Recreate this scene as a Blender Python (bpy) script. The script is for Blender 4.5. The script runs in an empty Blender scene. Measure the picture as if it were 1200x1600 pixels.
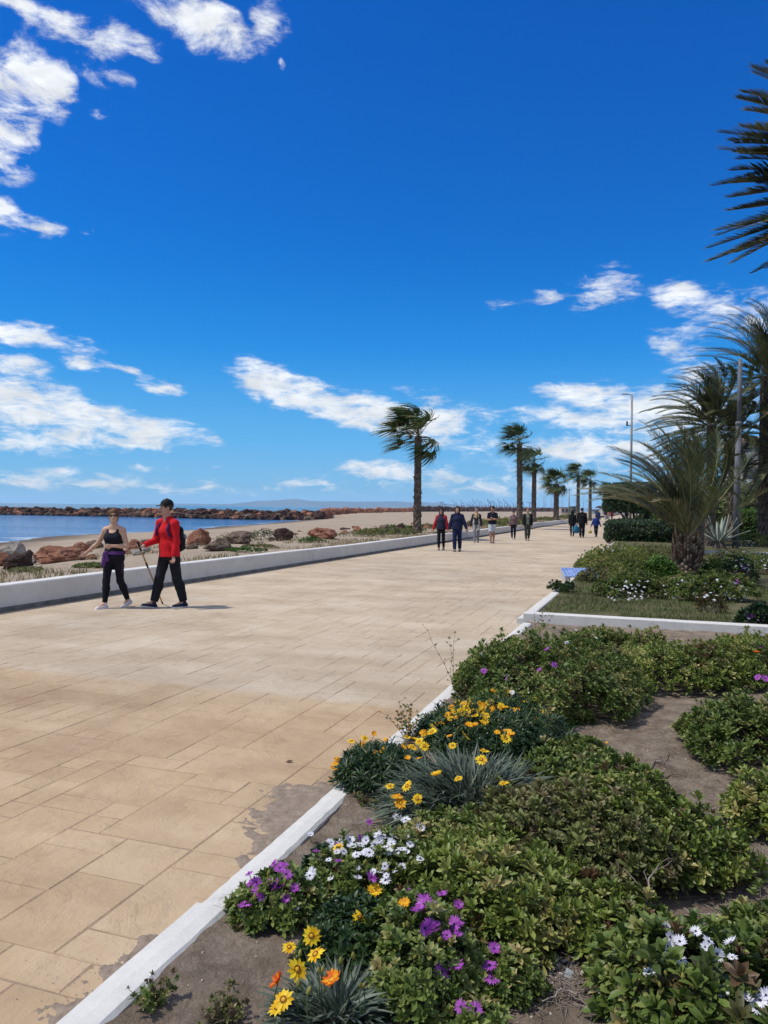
import bpy, math, random
import numpy as np
from mathutils import Vector, Matrix
R = math.radians
sc = bpy.context.scene
# ---------------------------------------------------------------- camera
CAM = np.array((0.0, 0.0, 1.62))
cam_d = bpy.data.cameras.new('camera')
cam = bpy.data.objects.new('camera', cam_d)
sc.collection.objects.link(cam)
cam_d.sensor_fit = 'VERTICAL'; cam_d.sensor_height = 36; cam_d.lens = 27
cam_d.clip_start = 0.05; cam_d.clip_end = 60000
CM = Matrix.Rotation(R(90 - 0.34), 3, 'X') @ Matrix.Rotation(R(0.72), 3, 'Z')
cam.matrix_world = Matrix.Translation(Vector(CAM)) @ CM.to_4x4()
sc.camera = cam
CMn = np.array(CM)
def ray(px, py):
    d = CMn @ np.array(((px - 600) / 1200, (800 - py) / 1200, -1.0))
    return d
def at(px, py, z=0.0):                       # point of the plane z seen in that direction
    d = ray(px, py); k = (z - CAM[2]) / d[2]
    return CAM + d * k
def atd(px, py, Y):                          # point at ground distance Y
    d = ray(px, py); return CAM + d * (Y / d[1])
# ---------------------------------------------------------------- sun, sky, exposure
SUN_EL, SUN_AZ = 60.0, -97.0                 # azimuth clockwise from +Y
vs = sc.view_settings
vs.view_transform = 'Standard'; vs.look = 'None'; vs.gamma = 1; vs.use_curve_mapping = False
vs.exposure = 0.18
sd = bpy.data.lights.new('sun', 'SUN'); sun = bpy.data.objects.new('sun', sd); sc.collection.objects.link(sun)
sd.energy = 3.3; sd.angle = R(3.0); sd.color = (1.0, 0.95, 0.87)
sdir = Vector((math.sin(R(SUN_AZ)) * math.cos(R(SUN_EL)), math.cos(R(SUN_AZ)) * math.cos(R(SUN_EL)), math.sin(R(SUN_EL))))
sun.rotation_euler = sdir.to_track_quat('Z', 'Y').to_euler()
world = bpy.data.worlds.new('World'); sc.world = world; world.use_nodes = True
wt = world.node_tree; wt.nodes.clear(); WN = wt.nodes.new; WL = wt.links.new
def wmath(op, a, b=None, c=None, clamp=False):
    n = WN('ShaderNodeMath'); n.operation = op; n.use_clamp = clamp
    for i, v in enumerate((a, b, c)):
        if v is None: continue
        if isinstance(v, (int, float)): n.inputs[i].default_value = v
        else: WL(v, n.inputs[i])
    return n.outputs[0]
wo = WN('ShaderNodeOutputWorld'); bg = WN('ShaderNodeBackground'); WL(bg.outputs[0], wo.inputs[0])
bg.inputs[1].default_value = 0.1
sky = WN('ShaderNodeTexSky'); sky.sky_type = 'NISHITA'; sky.sun_disc = False
sky.sun_elevation = R(SUN_EL); sky.sun_rotation = R(SUN_AZ)
sky.altitude = 0; sky.air_density = 1.0; sky.dust_density = 0.3; sky.ozone_density = 2.0
gm = WN('ShaderNodeGamma'); gm.inputs[1].default_value = 1.0
gm.inputs[1].default_value = 2.6; rdn = WN('ShaderNodeVectorMath'); rdn.operation = 'MULTIPLY'; rdn.inputs[1].default_value = (.42, .955, .95); WL(sky.outputs[0], rdn.inputs[0]); WL(rdn.outputs[0], gm.inputs[0])              # the deep blue of a very clear day
ssep = WN('ShaderNodeSeparateColor'); WL(sky.outputs[0], ssep.inputs[0])
hs = WN('ShaderNodeVectorMath'); hs.operation = 'SCALE'; WL(gm.outputs[0], hs.inputs[0])
WL(wmath('DIVIDE', 1.674, wmath('POWER', wmath('MAXIMUM', ssep.outputs[2], .01), 1.7)), hs.inputs['Scale'])
tc = WN('ShaderNodeTexCoord'); sep = WN('ShaderNodeSeparateXYZ'); WL(tc.outputs['Generated'], sep.inputs[0])
az = wmath('ARCTAN2', sep.outputs[0], sep.outputs[1]); el = wmath('ARCSINE', sep.outputs[2])
comb = WN('ShaderNodeCombineXYZ'); WL(az, comb.inputs[0]); WL(el, comb.inputs[1])
# cloud layer seen from below: direction projected on a flat sheet
zz = wmath('ADD', wmath('MAXIMUM', sep.outputs[2], 0.0), 0.09)
pc = WN('ShaderNodeCombineXYZ'); WL(wmath('DIVIDE', sep.outputs[0], zz), pc.inputs[0]); WL(wmath('DIVIDE', sep.outputs[1], zz), pc.inputs[1])
def wnoise(vec, scale, detail, rough, dist=0.0):
    n = WN('ShaderNodeTexNoise'); n.inputs['Scale'].default_value = scale; n.inputs['Detail'].default_value = detail
    n.inputs['Roughness'].default_value = rough; n.inputs['Distortion'].default_value = dist; WL(vec, n.inputs['Vector']); return n.outputs[0]
stm = WN('ShaderNodeMapping'); stm.inputs['Scale'].default_value = (26, 66, 1); stm.inputs['Rotation'].default_value = (0, 0, R(10)); WL(comb.outputs[0], stm.inputs[0])
nA = wnoise(stm.outputs[0], 1.0, 9, 0.66, 0.5)
nB = wnoise(pc.outputs[0], 8.5, 9, 0.66, 0.3)
nC = wnoise(comb.outputs[0], 5.0, 3, 0.5)
# warp the patch outlines
wv = WN('ShaderNodeTexNoise'); wv.inputs['Scale'].default_value = 17; wv.inputs['Detail'].default_value = 5; WL(comb.outputs[0], wv.inputs['Vector'])
ws = WN('ShaderNodeVectorMath'); ws.operation = 'SUBTRACT'; WL(wv.outputs['Color'], ws.inputs[0]); ws.inputs[1].default_value = (.5, .5, .5)
wm = WN('ShaderNodeVectorMath'); wm.operation = 'MULTIPLY'; WL(ws.outputs[0], wm.inputs[0]); wm.inputs[1].default_value = (.055, .028, 0)
wa = WN('ShaderNodeVectorMath'); wa.operation = 'ADD'; WL(comb.outputs[0], wa.inputs[0]); WL(wm.outputs[0], wa.inputs[1])
def ang(px, py):
    d = ray(px, py); d = d / np.linalg.norm(d); return math.atan2(d[0], d[1]), math.asin(d[2])
CLOUDS = [  # where the patches of cloud stand in the sky: place, half sizes, tilt, density
 (30,118,85,50,-10,.8),(85,148,42,34,20,.75),(108,46,76,24,5,.75),(8,172,50,50,0,.65),(10,246,52,34,10,.75),(0,335,44,26,10,.85),(72,358,30,14,10,.8),(290,24,95,36,20,.75),(355,62,42,32,40,.85),
 (215,66,50,18,12,.9),(415,35,32,40,40,.7),(25,8,45,14,0,.7),(160,108,45,22,15,.55),(185,122,22,14,0,.5),(446,105,8,10,0,.5),(158,178,12,8,0,.4),(132,362,12,7,0,.5),
 (66,528,92,19,12,.95),(10,520,40,18,10,.8),(24,566,58,13,6,1.0),(126,569,32,10,6,1.0),(196,575,42,7,8,.85),(250,602,48,11,8,.9),(62,586,16,6,0,.5),
 (40,612,95,30,14,1.0),(80,655,190,28,10,1.05),(215,660,130,18,11,1.1),(60,697,95,17,4,.95),(228,692,60,8,4,.9),(225,730,45,6,2,.6),
 (440,598,80,30,16,1.05),(520,630,150,30,14,1.1),(600,650,110,22,6,1.05),(700,652,80,30,6,.8),(690,690,90,16,0,.4),(660,610,70,14,10,.3),(600,735,65,13,3,.8),(340,727,20,5,0,.6),(470,755,55,10,2,.45),
 (945,452,66,32,-6,.72),(795,471,38,9,0,.6),(864,462,24,12,-10,.65),(1135,482,110,34,6,.7),(1060,458,42,22,-5,.85),(1050,540,52,26,8,.75),(1090,582,60,16,4,.6),(1170,520,60,20,0,.4),
 (990,645,165,42,2,.72),(900,612,70,18,2,.95),(870,652,90,14,2,.7),(1050,625,80,30,0,.55),(915,705,90,18,2,.7),(1000,705,170,30,0,.5),(1140,640,110,60,0,.3),(790,700,150,20,0,.35),
 (130,750,220,16,1,.5),(300,765,260,12,0,.3),(720,745,300,26,0,.42),(900,765,300,18,0,.4),(40,740,80,12,0,.35)]
acc = None
for (px, py, w, h, rot, st) in CLOUDS:
    a0, e0 = ang(px, py); k = math.cos(math.atan((px - 600) / 1200)) ** 2
    mp = WN('ShaderNodeMapping'); mp.vector_type = 'TEXTURE'; WL(wa.outputs[0], mp.inputs['Vector'])
    mp.inputs['Location'].default_value = (a0, e0, 0); mp.inputs['Rotation'].default_value = (0, 0, R(-rot))
    s = 1.3 / 1200
    mp.inputs['Scale'].default_value = (w * s * k, h * s * math.cos(e0), 1)
    g = WN('ShaderNodeTexGradient'); g.gradient_type = 'QUADRATIC_SPHERE'; WL(mp.outputs[0], g.inputs[0])
    g.gradient_type = 'SPHERICAL'
    v = wmath('MULTIPLY', g.outputs['Fac'], st)
    acc = v if acc is None else wmath('ADD', acc, v)
low = wmath('SUBTRACT', 1.0, wmath('DIVIDE', el, 0.42), clamp=True)        # streaky low clouds, lumpy high ones
nmix = wmath('ADD', wmath('MULTIPLY', nA, low), wmath('MULTIPLY', nB, wmath('SUBTRACT', 1.0, low)))
# extra unseen cloud added beside, behind and above the view as neutral fill light
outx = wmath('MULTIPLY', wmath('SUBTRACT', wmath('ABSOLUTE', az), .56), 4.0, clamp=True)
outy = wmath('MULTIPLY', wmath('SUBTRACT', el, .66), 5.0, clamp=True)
fill_cloud = wmath('MULTIPLY', wmath('MAXIMUM', outx, outy), .52)
acc = wmath('ADD', acc, fill_cloud)
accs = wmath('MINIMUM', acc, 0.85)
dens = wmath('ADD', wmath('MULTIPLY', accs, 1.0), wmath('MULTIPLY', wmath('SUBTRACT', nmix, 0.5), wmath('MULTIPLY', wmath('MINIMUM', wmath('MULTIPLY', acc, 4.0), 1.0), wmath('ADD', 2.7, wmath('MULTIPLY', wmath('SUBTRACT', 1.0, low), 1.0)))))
mr = WN('ShaderNodeMapRange'); mr.interpolation_type = 'SMOOTHSTEP'; WL(dens, mr.inputs[0])
mr.inputs[1].default_value = 0.12; mr.inputs[2].default_value = 1.05; mr.inputs[3].default_value = 0.0; mr.inputs[4].default_value = 0.97
# cloud brightness varies with its own thickness
cr = WN('ShaderNodeMapRange'); WL(wnoise(stm.outputs[0], 0.6, 5, 0.55, 0.3), cr.inputs[0]); cr.inputs[1].default_value = .3; cr.inputs[2].default_value = .7; cr.inputs[3].default_value = 7.0; cr.inputs[4].default_value = 10.0
cc = WN('ShaderNodeMix'); cc.data_type = 'RGBA'; cc.inputs[6].default_value = (0, 0, 0, 1)
vm = WN('ShaderNodeVectorMath'); vm.operation = 'SCALE'; vm.inputs[0].default_value = (0.93, 0.965, 1.0); WL(cr.outputs[0], vm.inputs['Scale'])
# pale air close to the horizon
hzr = WN('ShaderNodeMapRange'); hzr.interpolation_type = 'SMOOTHSTEP'; WL(el, hzr.inputs[0]); hzr.inputs[1].default_value = .06; hzr.inputs[2].default_value = .34; hzr.inputs[3].default_value = .96; hzr.inputs[4].default_value = 0
hc = WN('ShaderNodeValToRGB'); WL(wmath('DIVIDE', wmath('MAXIMUM', el, 0.0), .4), hc.inputs[0]); he = hc.color_ramp.elements
for _ in range(2): he.new(.5)
for k, (p_, c_) in enumerate(((0, (.26, .50, .78)), (.2, (.125, .42, .80)), (.5, (.03, .25, .73)), (1, (.01, .14, .55)))): he[k].position = p_; he[k].color = (*c_, 1)
hsc = WN('ShaderNodeVectorMath'); hsc.operation = 'SCALE'; hsc.inputs['Scale'].default_value = 9.7; WL(hc.outputs[0], hsc.inputs[0])
hm = WN('ShaderNodeMix'); hm.data_type = 'RGBA'; WL(hzr.outputs[0], hm.inputs[0]); WL(hs.outputs[0], hm.inputs[6]); WL(hsc.outputs[0], hm.inputs[7])
mx = WN('ShaderNodeMix'); mx.data_type = 'RGBA'; WL(mr.outputs[0], mx.inputs[0]); WL(hm.outputs[2], mx.inputs[6]); WL(vm.outputs[0], mx.inputs[7])
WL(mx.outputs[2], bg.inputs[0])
# ---------------------------------------------------------------- helpers
rng = np.random.default_rng(7); random.seed(7)
LINK = sc.collection.objects.link
def tag(o, label=None, cat=None, group=None, kind=None):
    if label: o['label'] = label
    if cat: o['category'] = cat
    if group: o['group'] = group
    if kind: o['kind'] = kind
    return o
def empty(name, loc, label=None, cat=None, group=None):
    o = bpy.data.objects.new(name, None); LINK(o); o.location = loc; o.empty_display_size = .2
    return tag(o, label, cat, group)
class MB:
    """collects geometry; build() makes ONE mesh object"""
    def __init__(s): s.v = []; s.f = {}; s.n = 0; s.r = []; s.big = []
    def add(s, v, faces, mi=0, rnd=0.5):
        v = np.asarray(v, float).reshape(-1, 3); b = s.n
        s.v.append(v); s.n += len(v)
        s.r.append(np.full(len(v), rnd) if np.isscalar(rnd) else np.asarray(rnd, float))
        if isinstance(faces, np.ndarray): s.f.setdefault((faces.shape[1], mi), []).append(faces + b)
        else:
            by = {}
            for f in faces: by.setdefault(len(f), []).append(f)
            for k, L in by.items(): s.f.setdefault((k, mi), []).append(np.array(L) + b)
        return s
    def inst(s, tv, tf, M, T, rnd):
        """template (verts, {mat:[faces arrays]}) copied with matrices M (n,3,3) and offsets T (n,3)"""
        tv = np.asarray(tv, float); N = len(T); nv = len(tv)
        V = np.einsum('nij,vj->nvi', M, tv) + T[:, None, :]
        b = s.n; s.v.append(V.reshape(-1, 3)); s.n += N * nv
        s.r.append(np.repeat(np.asarray(rnd, float), nv))
        off = (np.arange(N) * nv)[:, None, None] + b
        for mi, L in tf.items():
            for fa in L: s.f.setdefault((fa.shape[1], mi), []).append((fa[None] + off).reshape(-1, fa.shape[1]))
        return s
    def build(s, name, mats, parent=None, loc=None, smooth=True):
        me = bpy.data.meshes.new(name)
        V = np.concatenate(s.v) if s.v else np.zeros((0, 3))
        if loc is not None: V = V - np.asarray(loc, float)
        me.vertices.add(len(V)); me.vertices.foreach_set('co', V.astype(np.float32).ravel())
        li = []; ls = []; mi_ = []; c = 0
        for (k, mi), L in s.f.items():
            A = np.concatenate(L); li.append(A.ravel()); ls.append(c + np.arange(len(A)) * k); c += A.size; mi_.append(np.full(len(A), mi))
        li = np.concatenate(li); ls = np.concatenate(ls); mi_ = np.concatenate(mi_)
        me.loops.add(len(li)); me.loops.foreach_set('vertex_index', li.astype(np.int32))
        me.polygons.add(len(ls)); me.polygons.foreach_set('loop_start', ls.astype(np.int32))
        me.polygons.foreach_set('material_index', mi_.astype(np.int32))
        me.polygons.foreach_set('use_smooth', np.full(len(ls), smooth))
        at_ = me.attributes.new('rnd', 'FLOAT', 'POINT'); at_.data.foreach_set('value', np.concatenate(s.r).astype(np.float32))
        for m in (mats if isinstance(mats, (list, tuple)) else [mats]): me.materials.append(m)
        me.update(calc_edges=True); me.validate()
        o = bpy.data.objects.new(name, me); LINK(o)
        if parent is not None: o.parent = parent
        if loc is not None: o.location = loc
        return o
def box(mb, c, s, rz=0.0, mi=0, rnd=.5, bev=0.0, M=None):
    """box, optionally with chamfered edges"""
    hx, hy, hz = [q / 2 for q in s]; b = bev
    if b <= 0:
        v = np.array([(x, y, z) for x in (-hx, hx) for y in (-hy, hy) for z in (-hz, hz)])
        f = [(0, 1, 3, 2), (4, 6, 7, 5), (0, 4, 5, 1), (2, 3, 7, 6), (0, 2, 6, 4), (1, 5, 7, 3)]
    else:
        v = []; idx = {}
        for x in (-1, 1):
            for y in (-1, 1):
                for z in (-1, 1):
                    for a in range(3):
                        p = [x * (hx - b), y * (hy - b), z * (hz - b)]; p[a] = (x, y, z)[a] * (hx, hy, hz)[a]
                        idx[(x, y, z, a)] = len(v); v.append(p)
        v = np.array(v); f = []
        for a in range(3):
            u, w = (a + 1) % 3, (a + 2) % 3
            for sg in (-1, 1):
                q = []
                for (pu, pw) in ((-1, -1), (1, -1), (1, 1), (-1, 1)):
                    k = [0, 0, 0]; k[a] = sg; k[u] = pu; k[w] = pw; q.append(idx[(k[0], k[1], k[2], a)])
                f.append(q if sg > 0 else q[::-1])
            for pu in (-1, 1):          # edges along a
                for pw in (-1, 1):
                    q = []
                    for sg, ax in ((-1, u), (-1, w), (1, w), (1, u)):
                        k = [0, 0, 0]; k[a] = sg; k[u] = pu; k[w] = pw; q.append(idx[(k[0], k[1], k[2], ax)])
                    f.append(q if pu * pw > 0 else q[::-1])
        for x in (-1, 1):
            for y in (-1, 1):
                for z in (-1, 1):
                    q = [idx[(x, y, z, a)] for a in range(3)]; f.append(q if x * y * z > 0 else q[::-1])
    cz, sz = math.cos(rz), math.sin(rz); Rz = np.array(((cz, -sz, 0), (sz, cz, 0), (0, 0, 1)))
    if M is not None: Rz = np.array(M)
    mb.add(v @ Rz.T + np.asarray(c, float), f, mi, rnd)
def frame_of(d):
    d = np.asarray(d, float); d = d / (np.linalg.norm(d) + 1e-9)
    u = np.cross(d, (0, 0, 1.0)) if abs(d[2]) < .95 else np.cross(d, (1.0, 0, 0))
    u /= np.linalg.norm(u); return u, np.cross(u, d), d
def tube(mb, pts, rad, n=8, mi=0, rnd=.5, cap=True, twist=0.0):
    pts = np.asarray(pts, float); m = len(pts)
    if np.isscalar(rad): rad = [rad] * m
    tg = np.gradient(pts, axis=0); V = []
    u = None
    for i in range(m):
        d = tg[i] / (np.linalg.norm(tg[i]) + 1e-9)
        if u is None: u, w, _ = frame_of(d)
        else:
            u = u - d * np.dot(u, d); u /= np.linalg.norm(u); w = np.cross(u, d)
        a = np.arange(n) * 2 * math.pi / n + twist * i
        V.append(pts[i] + rad[i] * (np.cos(a)[:, None] * u + np.sin(a)[:, None] * w))
    V = np.concatenate(V); i, j = np.meshgrid(np.arange(m - 1), np.arange(n), indexing='ij'); i = i.ravel(); j = j.ravel()
    F = np.stack((i * n + j, i * n + (j + 1) % n, (i + 1) * n + (j + 1) % n, (i + 1) * n + j), 1)[:, ::-1]
    b = mb.n; mb.add(V, F, mi, rnd)
    if cap:
        mb.f.setdefault((n, mi), []).append(np.array([list(range(n))]) + b)
        mb.f.setdefault((n, mi), []).append(np.array([list(range(n))[::-1]]) + b + (m - 1) * n)
def lathe(mb, prof, c=(0, 0, 0), n=20, mi=0, rnd=.5):
    V = []; a = np.arange(n) * 2 * math.pi / n
    for r, z in prof: V.append(np.stack((r * np.cos(a), r * np.sin(a), np.full(n, z)), 1))
    m = len(prof); i, j = np.meshgrid(np.arange(m - 1), np.arange(n), indexing='ij'); i = i.ravel(); j = j.ravel()
    F = np.stack((i * n + j, i * n + (j + 1) % n, (i + 1) * n + (j + 1) % n, (i + 1) * n + j), 1)
    mb.add(np.concatenate(V) + np.asarray(c, float), F, mi, rnd)
# ---------------------------------------------------------------- materials
def setin(n, k, v):
    if k in n.inputs: n.inputs[k].default_value = v
def newmat(name, rough=.8, spec=.3):
    m = bpy.data.materials.new(name); m.use_nodes = True; nt = m.node_tree
    b = nt.nodes['Principled BSDF']; b.inputs['Roughness'].default_value = rough; setin(b, 'Specular IOR Level', spec)
    return m, nt, b
def c4(c): return (c[0], c[1], c[2], 1)
def ramp(nt, fac, cols):
    r = nt.nodes.new('ShaderNodeValToRGB'); e = r.color_ramp.elements
    while len(e) < len(cols): e.new(.5)
    for k, (p, c) in enumerate(cols): e[k].position = p; e[k].color = c4(c)
    nt.links.new(fac, r.inputs[0]); return r.outputs[0]
def nz(nt, scale, detail=5, rough=.6, vec=None, stretch=None, dist=0.0):
    n = nt.nodes.new('ShaderNodeTexNoise'); n.inputs['Scale'].default_value = scale; n.inputs['Detail'].default_value = detail
    n.inputs['Roughness'].default_value = rough; n.inputs['Distortion'].default_value = dist
    if vec is None:
        t = nt.nodes.new('ShaderNodeTexCoord'); vec = t.outputs['Object']
    if stretch is not None:
        mp = nt.nodes.new('ShaderNodeMapping'); mp.inputs['Scale'].default_value = stretch[0]; mp.inputs['Rotation'].default_value = (0, 0, stretch[1])
        nt.links.new(vec, mp.inputs[0]); vec = mp.outputs[0]
    nt.links.new(vec, n.inputs['Vector']); return n.outputs[0]
def bump(nt, b, h, strength, dist=.02, prev=None):
    n = nt.nodes.new('ShaderNodeBump'); n.inputs['Strength'].default_value = strength; n.inputs['Distance'].default_value = dist
    nt.links.new(h, n.inputs['Height'])
    if prev is not None: nt.links.new(prev, n.inputs['Normal'])
    nt.links.new(n.outputs[0], b.inputs['Normal']); return n.outputs[0]
def noisy(name, cols, scale=5, rough=.85, bmp=.4, bscale=None, bdist=.02, detail=8, spec=.25, attr=False, stretch=None):
    m, nt, b = newmat(name, rough, spec)
    n = nz(nt, scale, detail, .65, stretch=stretch)
    if attr:
        a = nt.nodes.new('ShaderNodeAttribute'); a.attribute_name = 'rnd'
        mm = nt.nodes.new('ShaderNodeMath'); mm.operation = 'ADD'; nt.links.new(n, mm.inputs[0])
        m2 = nt.nodes.new('ShaderNodeMath'); m2.operation = 'MULTIPLY_ADD'; nt.links.new(a.outputs['Fac'], m2.inputs[0]); m2.inputs[1].default_value = attr; m2.inputs[2].default_value = -attr / 2
        nt.links.new(m2.outputs[0], mm.inputs[1]); n = mm.outputs[0]
    nt.links.new(ramp(nt, n, cols), b.inputs['Base Color'])
    if bmp: bump(nt, b, nz(nt, bscale or scale * 3, 8, .7), bmp, bdist)
    return m
def leafmat(name, cols, rough=.5, transl=.25, spec=.35):
    """cols picked by the per-leaf value 'rnd'; thin leaves let some light through"""
    m, nt, b = newmat(name, rough, spec)
    a = nt.nodes.new('ShaderNodeAttribute'); a.attribute_name = 'rnd'
    k = len(cols); col = ramp(nt, a.outputs['Fac'], [((i + .5) / k, c) for i, c in enumerate(cols)])
    nt.links.new(col, b.inputs['Base Color'])
    tr = nt.nodes.new('ShaderNodeBsdfTranslucent'); nt.links.new(col, tr.inputs[0])
    ms = nt.nodes.new('ShaderNodeMixShader'); ms.inputs[0].default_value = transl
    nt.links.new(b.outputs[0], ms.inputs[1]); nt.links.new(tr.outputs[0], ms.inputs[2])
    nt.links.new(ms.outputs[0], nt.nodes['Material Output'].inputs[0]); return m
def flat(name, col, rough=.7, spec=.3, var=.12, scale=30, bmp=0.0):
    lo = tuple(c * (1 - var) for c in col); hi = tuple(min(1, c * (1 + var)) for c in col)
    return noisy(name, [(.35, lo), (.65, hi)], scale, rough, bmp, spec=spec)
# ---------------------------------------------------------------- promenade frame
TH = math.atan(0.342); AX = np.array((math.sin(TH), math.cos(TH), 0)); NX = np.array((math.cos(TH), -math.sin(TH), 0))
def P(s, t, z=0.0): return AX * s + NX * t + np.array((0, 0, z))
def st_of(p): return float(np.dot(p, AX)), float(np.dot(p, NX))
T_KERB, T_WALL = -1.64, -9.02
def fbm(x, y, seed=0, oct=4, sc_=1.0):
    """cheap smooth noise from sines, vectorised, about -1..1"""
    r = np.random.default_rng(seed); o = np.zeros_like(np.asarray(x, float)); amp = 1.0; tot = 0; f = sc_
    for _ in range(oct):
        for q in range(3):
            a = r.uniform(0, 6.28); k = f * r.uniform(.7, 1.4)
            o = o + amp * np.sin(k * (x * math.cos(a) + y * math.sin(a)) + r.uniform(0, 6.28) + 1.3 * np.sin(k * .6 * (x * math.sin(a) - y * math.cos(a)) + r.uniform(0, 6.28))) / 3
        tot += amp; amp *= .55; f *= 2.05
    return o / tot * 1.8
def grid(mb, X, Y, Z, mi=0, rnd=.5):
    nu, nv = X.shape; V = np.stack((X, Y, Z), -1).reshape(-1, 3)
    i, j = np.meshgrid(np.arange(nu - 1), np.arange(nv - 1), indexing='ij'); i = i.ravel(); j = j.ravel()
    mb.add(V, np.stack((i * nv + j, (i + 1) * nv + j, (i + 1) * nv + j + 1, i * nv + j + 1), 1), mi, rnd)
# ================================================================ SETTING
# ---- sea
SEA_Z = -0.75
m, nt, b = newmat('sea_water', .12, .5)
tcn = nt.nodes.new('ShaderNodeTexCoord')
sepn = nt.nodes.new('ShaderNodeSeparateXYZ'); nt.links.new(tcn.outputs['Object'], sepn.inputs[0])
def nmath(nt, op, a, b_=None, clamp=False, c=None):
    n = nt.nodes.new('ShaderNodeMath'); n.operation = op; n.use_clamp = clamp
    for i, v in enumerate((a, b_, c)):
        if v is None: continue
        if isinstance(v, (int, float)): n.inputs[i].default_value = v
        else: nt.links.new(v, n.inputs[i])
    return n.outputs[0]
far = nt.nodes.new('ShaderNodeMapRange'); nt.links.new(sepn.outputs[1], far.inputs[0]); far.inputs[1].default_value = 146; far.inputs[2].default_value = 175
wn = nz(nt, .06, 6, .6, stretch=((.35, 1, 1), 0))
c1 = ramp(nt, wn, [(.3, (.030, .105, .24)), (.6, (.06, .17, .34))])
c2 = ramp(nt, wn, [(.3, (.010, .060, .088)), (.7, (.025, .095, .125))])
mxn = nt.nodes.new('ShaderNodeMix'); mxn.data_type = 'RGBA'; nt.links.new(far.outputs[0], mxn.inputs[0]); nt.links.new(c1, mxn.inputs[6]); nt.links.new(c2, mxn.inputs[7])
a = nt.nodes.new('ShaderNodeAttribute'); a.attribute_name = 'rnd'      # foam amount near the shore
fo = nz(nt, .55, 7, .7, stretch=((.22, 1, 1), R(-8)))
fm = nmath(nt, 'MULTIPLY', nmath(nt, 'SUBTRACT', nmath(nt, 'ADD', fo, a.outputs['Fac']), .98), 7.0, True)
mx2 = nt.nodes.new('ShaderNodeMix'); mx2.data_type = 'RGBA'; nt.links.new(fm, mx2.inputs[0]); nt.links.new(mxn.outputs[2], mx2.inputs[6]); mx2.inputs[7].default_value = (.62, .68, .74, 1)
nt.links.new(mx2.outputs[2], b.inputs['Base Color'])
bn = bump(nt, b, nz(nt, 1.1, 6, .6, stretch=((.5, 1, 1), R(-10))), 1.0, .35)
bump(nt, b, nz(nt, .12, 4, .6, stretch=((.4, 1, 1), R(-6))), .8, 1.6, bn)
M_SEA = m
# shoreline (left to right) in world coordinates, traced where sand meets water
SHORE = np.array([at(x, y, SEA_Z)[:2] for x, y in ((-700, 1010), (-300, 893), (-60, 853), (20, 846), (67, 839), (140, 835), (200, 832.5), (240, 831), (300, 828), (340, 823), (383, 820.5), (430, 817), (470, 813), (496, 812))])
def dist_poly(X, Y, poly):
    d = np.full(X.shape, 1e9)
    for (x0, y0), (x1, y1) in zip(poly[:-1], poly[1:]):
        vx, vy = x1 - x0, y1 - y0; L = vx * vx + vy * vy
        t = np.clip(((X - x0) * vx + (Y - y0) * vy) / L, 0, 1)
        d = np.minimum(d, np.hypot(X - x0 - t * vx, Y - y0 - t * vy))
    return d
def inside(X, Y, poly):
    c = np.zeros(X.shape, bool)
    for (x0, y0), (x1, y1) in zip(poly, np.roll(poly, -1, 0)):
        k = ((y0 > Y) != (y1 > Y)) & (X < (x1 - x0) * (Y - y0) / (y1 - y0 + 1e-12) + x0); c ^= k
    return c
BREAK = [tuple(at(x, y, -.6)[:2]) for x, y in ((-260, 800), (0, 803), (200, 806.3), (360, 810), (440, 811), (500, 811))]
BREAK2 = [BREAK[-1], (-9.5, 205.), (2, 270.), (14, 340.), (60, 460.), (150, 640.)]
LAND = np.array(list(map(tuple, SHORE)) + BREAK2 + [(900, 900), (900, -200), (-60, -200), tuple(SHORE[0] + (-40, -60))])
mb = MB()
ys = np.concatenate((np.linspace(20, 200, 160), np.geomspace(203, 5200, 60))); xs = np.concatenate((-np.geomspace(9000, 130, 24), np.linspace(-125, 60, 150), np.geomspace(65, 12000, 26)))
X, Y = np.meshgrid(xs, ys, indexing='ij'); D = dist_poly(X, Y, SHORE)
foam = np.clip(.62 - D / 26, 0, .62) + .28 * np.exp(-((D - 11) / 2.0) ** 2) - .1
grid(mb, X, Y, np.full(X.shape, SEA_Z), rnd=np.clip(foam, 0, 1).ravel())
tag(mb.build('sea', M_SEA), kind='structure')
# ---- beach and dune strip behind the low wall
def beach_z(X, Y):
    D = dist_poly(X, Y, SHORE); ins = inside(X, Y, LAND)
    h = np.where(ins, SEA_Z + np.minimum(D * .055, .62 + D * .006), SEA_Z - D * .08)
    s = X * AX[0] + Y * AX[1]; t = X * NX[0] + Y * NX[1]; dw = T_WALL - .3 - t
    h = np.minimum(h, -.02 + 0 * h)
    k = np.clip(1 - dw / 15, 0, 1); k = k * k * (3 - 2 * k)
    h = h * (1 - k) + .34 * k
    mid = np.exp(-((dw - 7) / 4.5) ** 2)
    h = h + mid * (.16 * fbm(X, Y, 3, 3, .7) + .05) + .02 * fbm(X, Y, 5, 3, 1.9) * (ins)
    h = np.where(dw < .6, np.minimum(h, .36), h)
    return h
mb = MB()
dws = np.concatenate(([-.12], np.geomspace(.02, 40, 90), np.geomspace(42, 420, 26))); ss = np.concatenate((np.linspace(-30, 0, 10), np.linspace(1, 70, 150), np.geomspace(71, 900, 70)))
S_, T_ = np.meshgrid(ss, T_WALL - .3 - dws, indexing='ij'); X = S_ * AX[0] + T_ * NX[0]; Y = S_ * AX[1] + T_ * NX[1]
grid(mb, X, Y, beach_z(X, Y))
m, nt, b = newmat('beach_sand', .95, .1)
n1 = nz(nt, .35, 6, .6); n2 = nz(nt, 6, 8, .75)
cs = ramp(nt, n1, [(.3, (.30, .235, .17)), (.7, (.40, .325, .245))])
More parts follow.
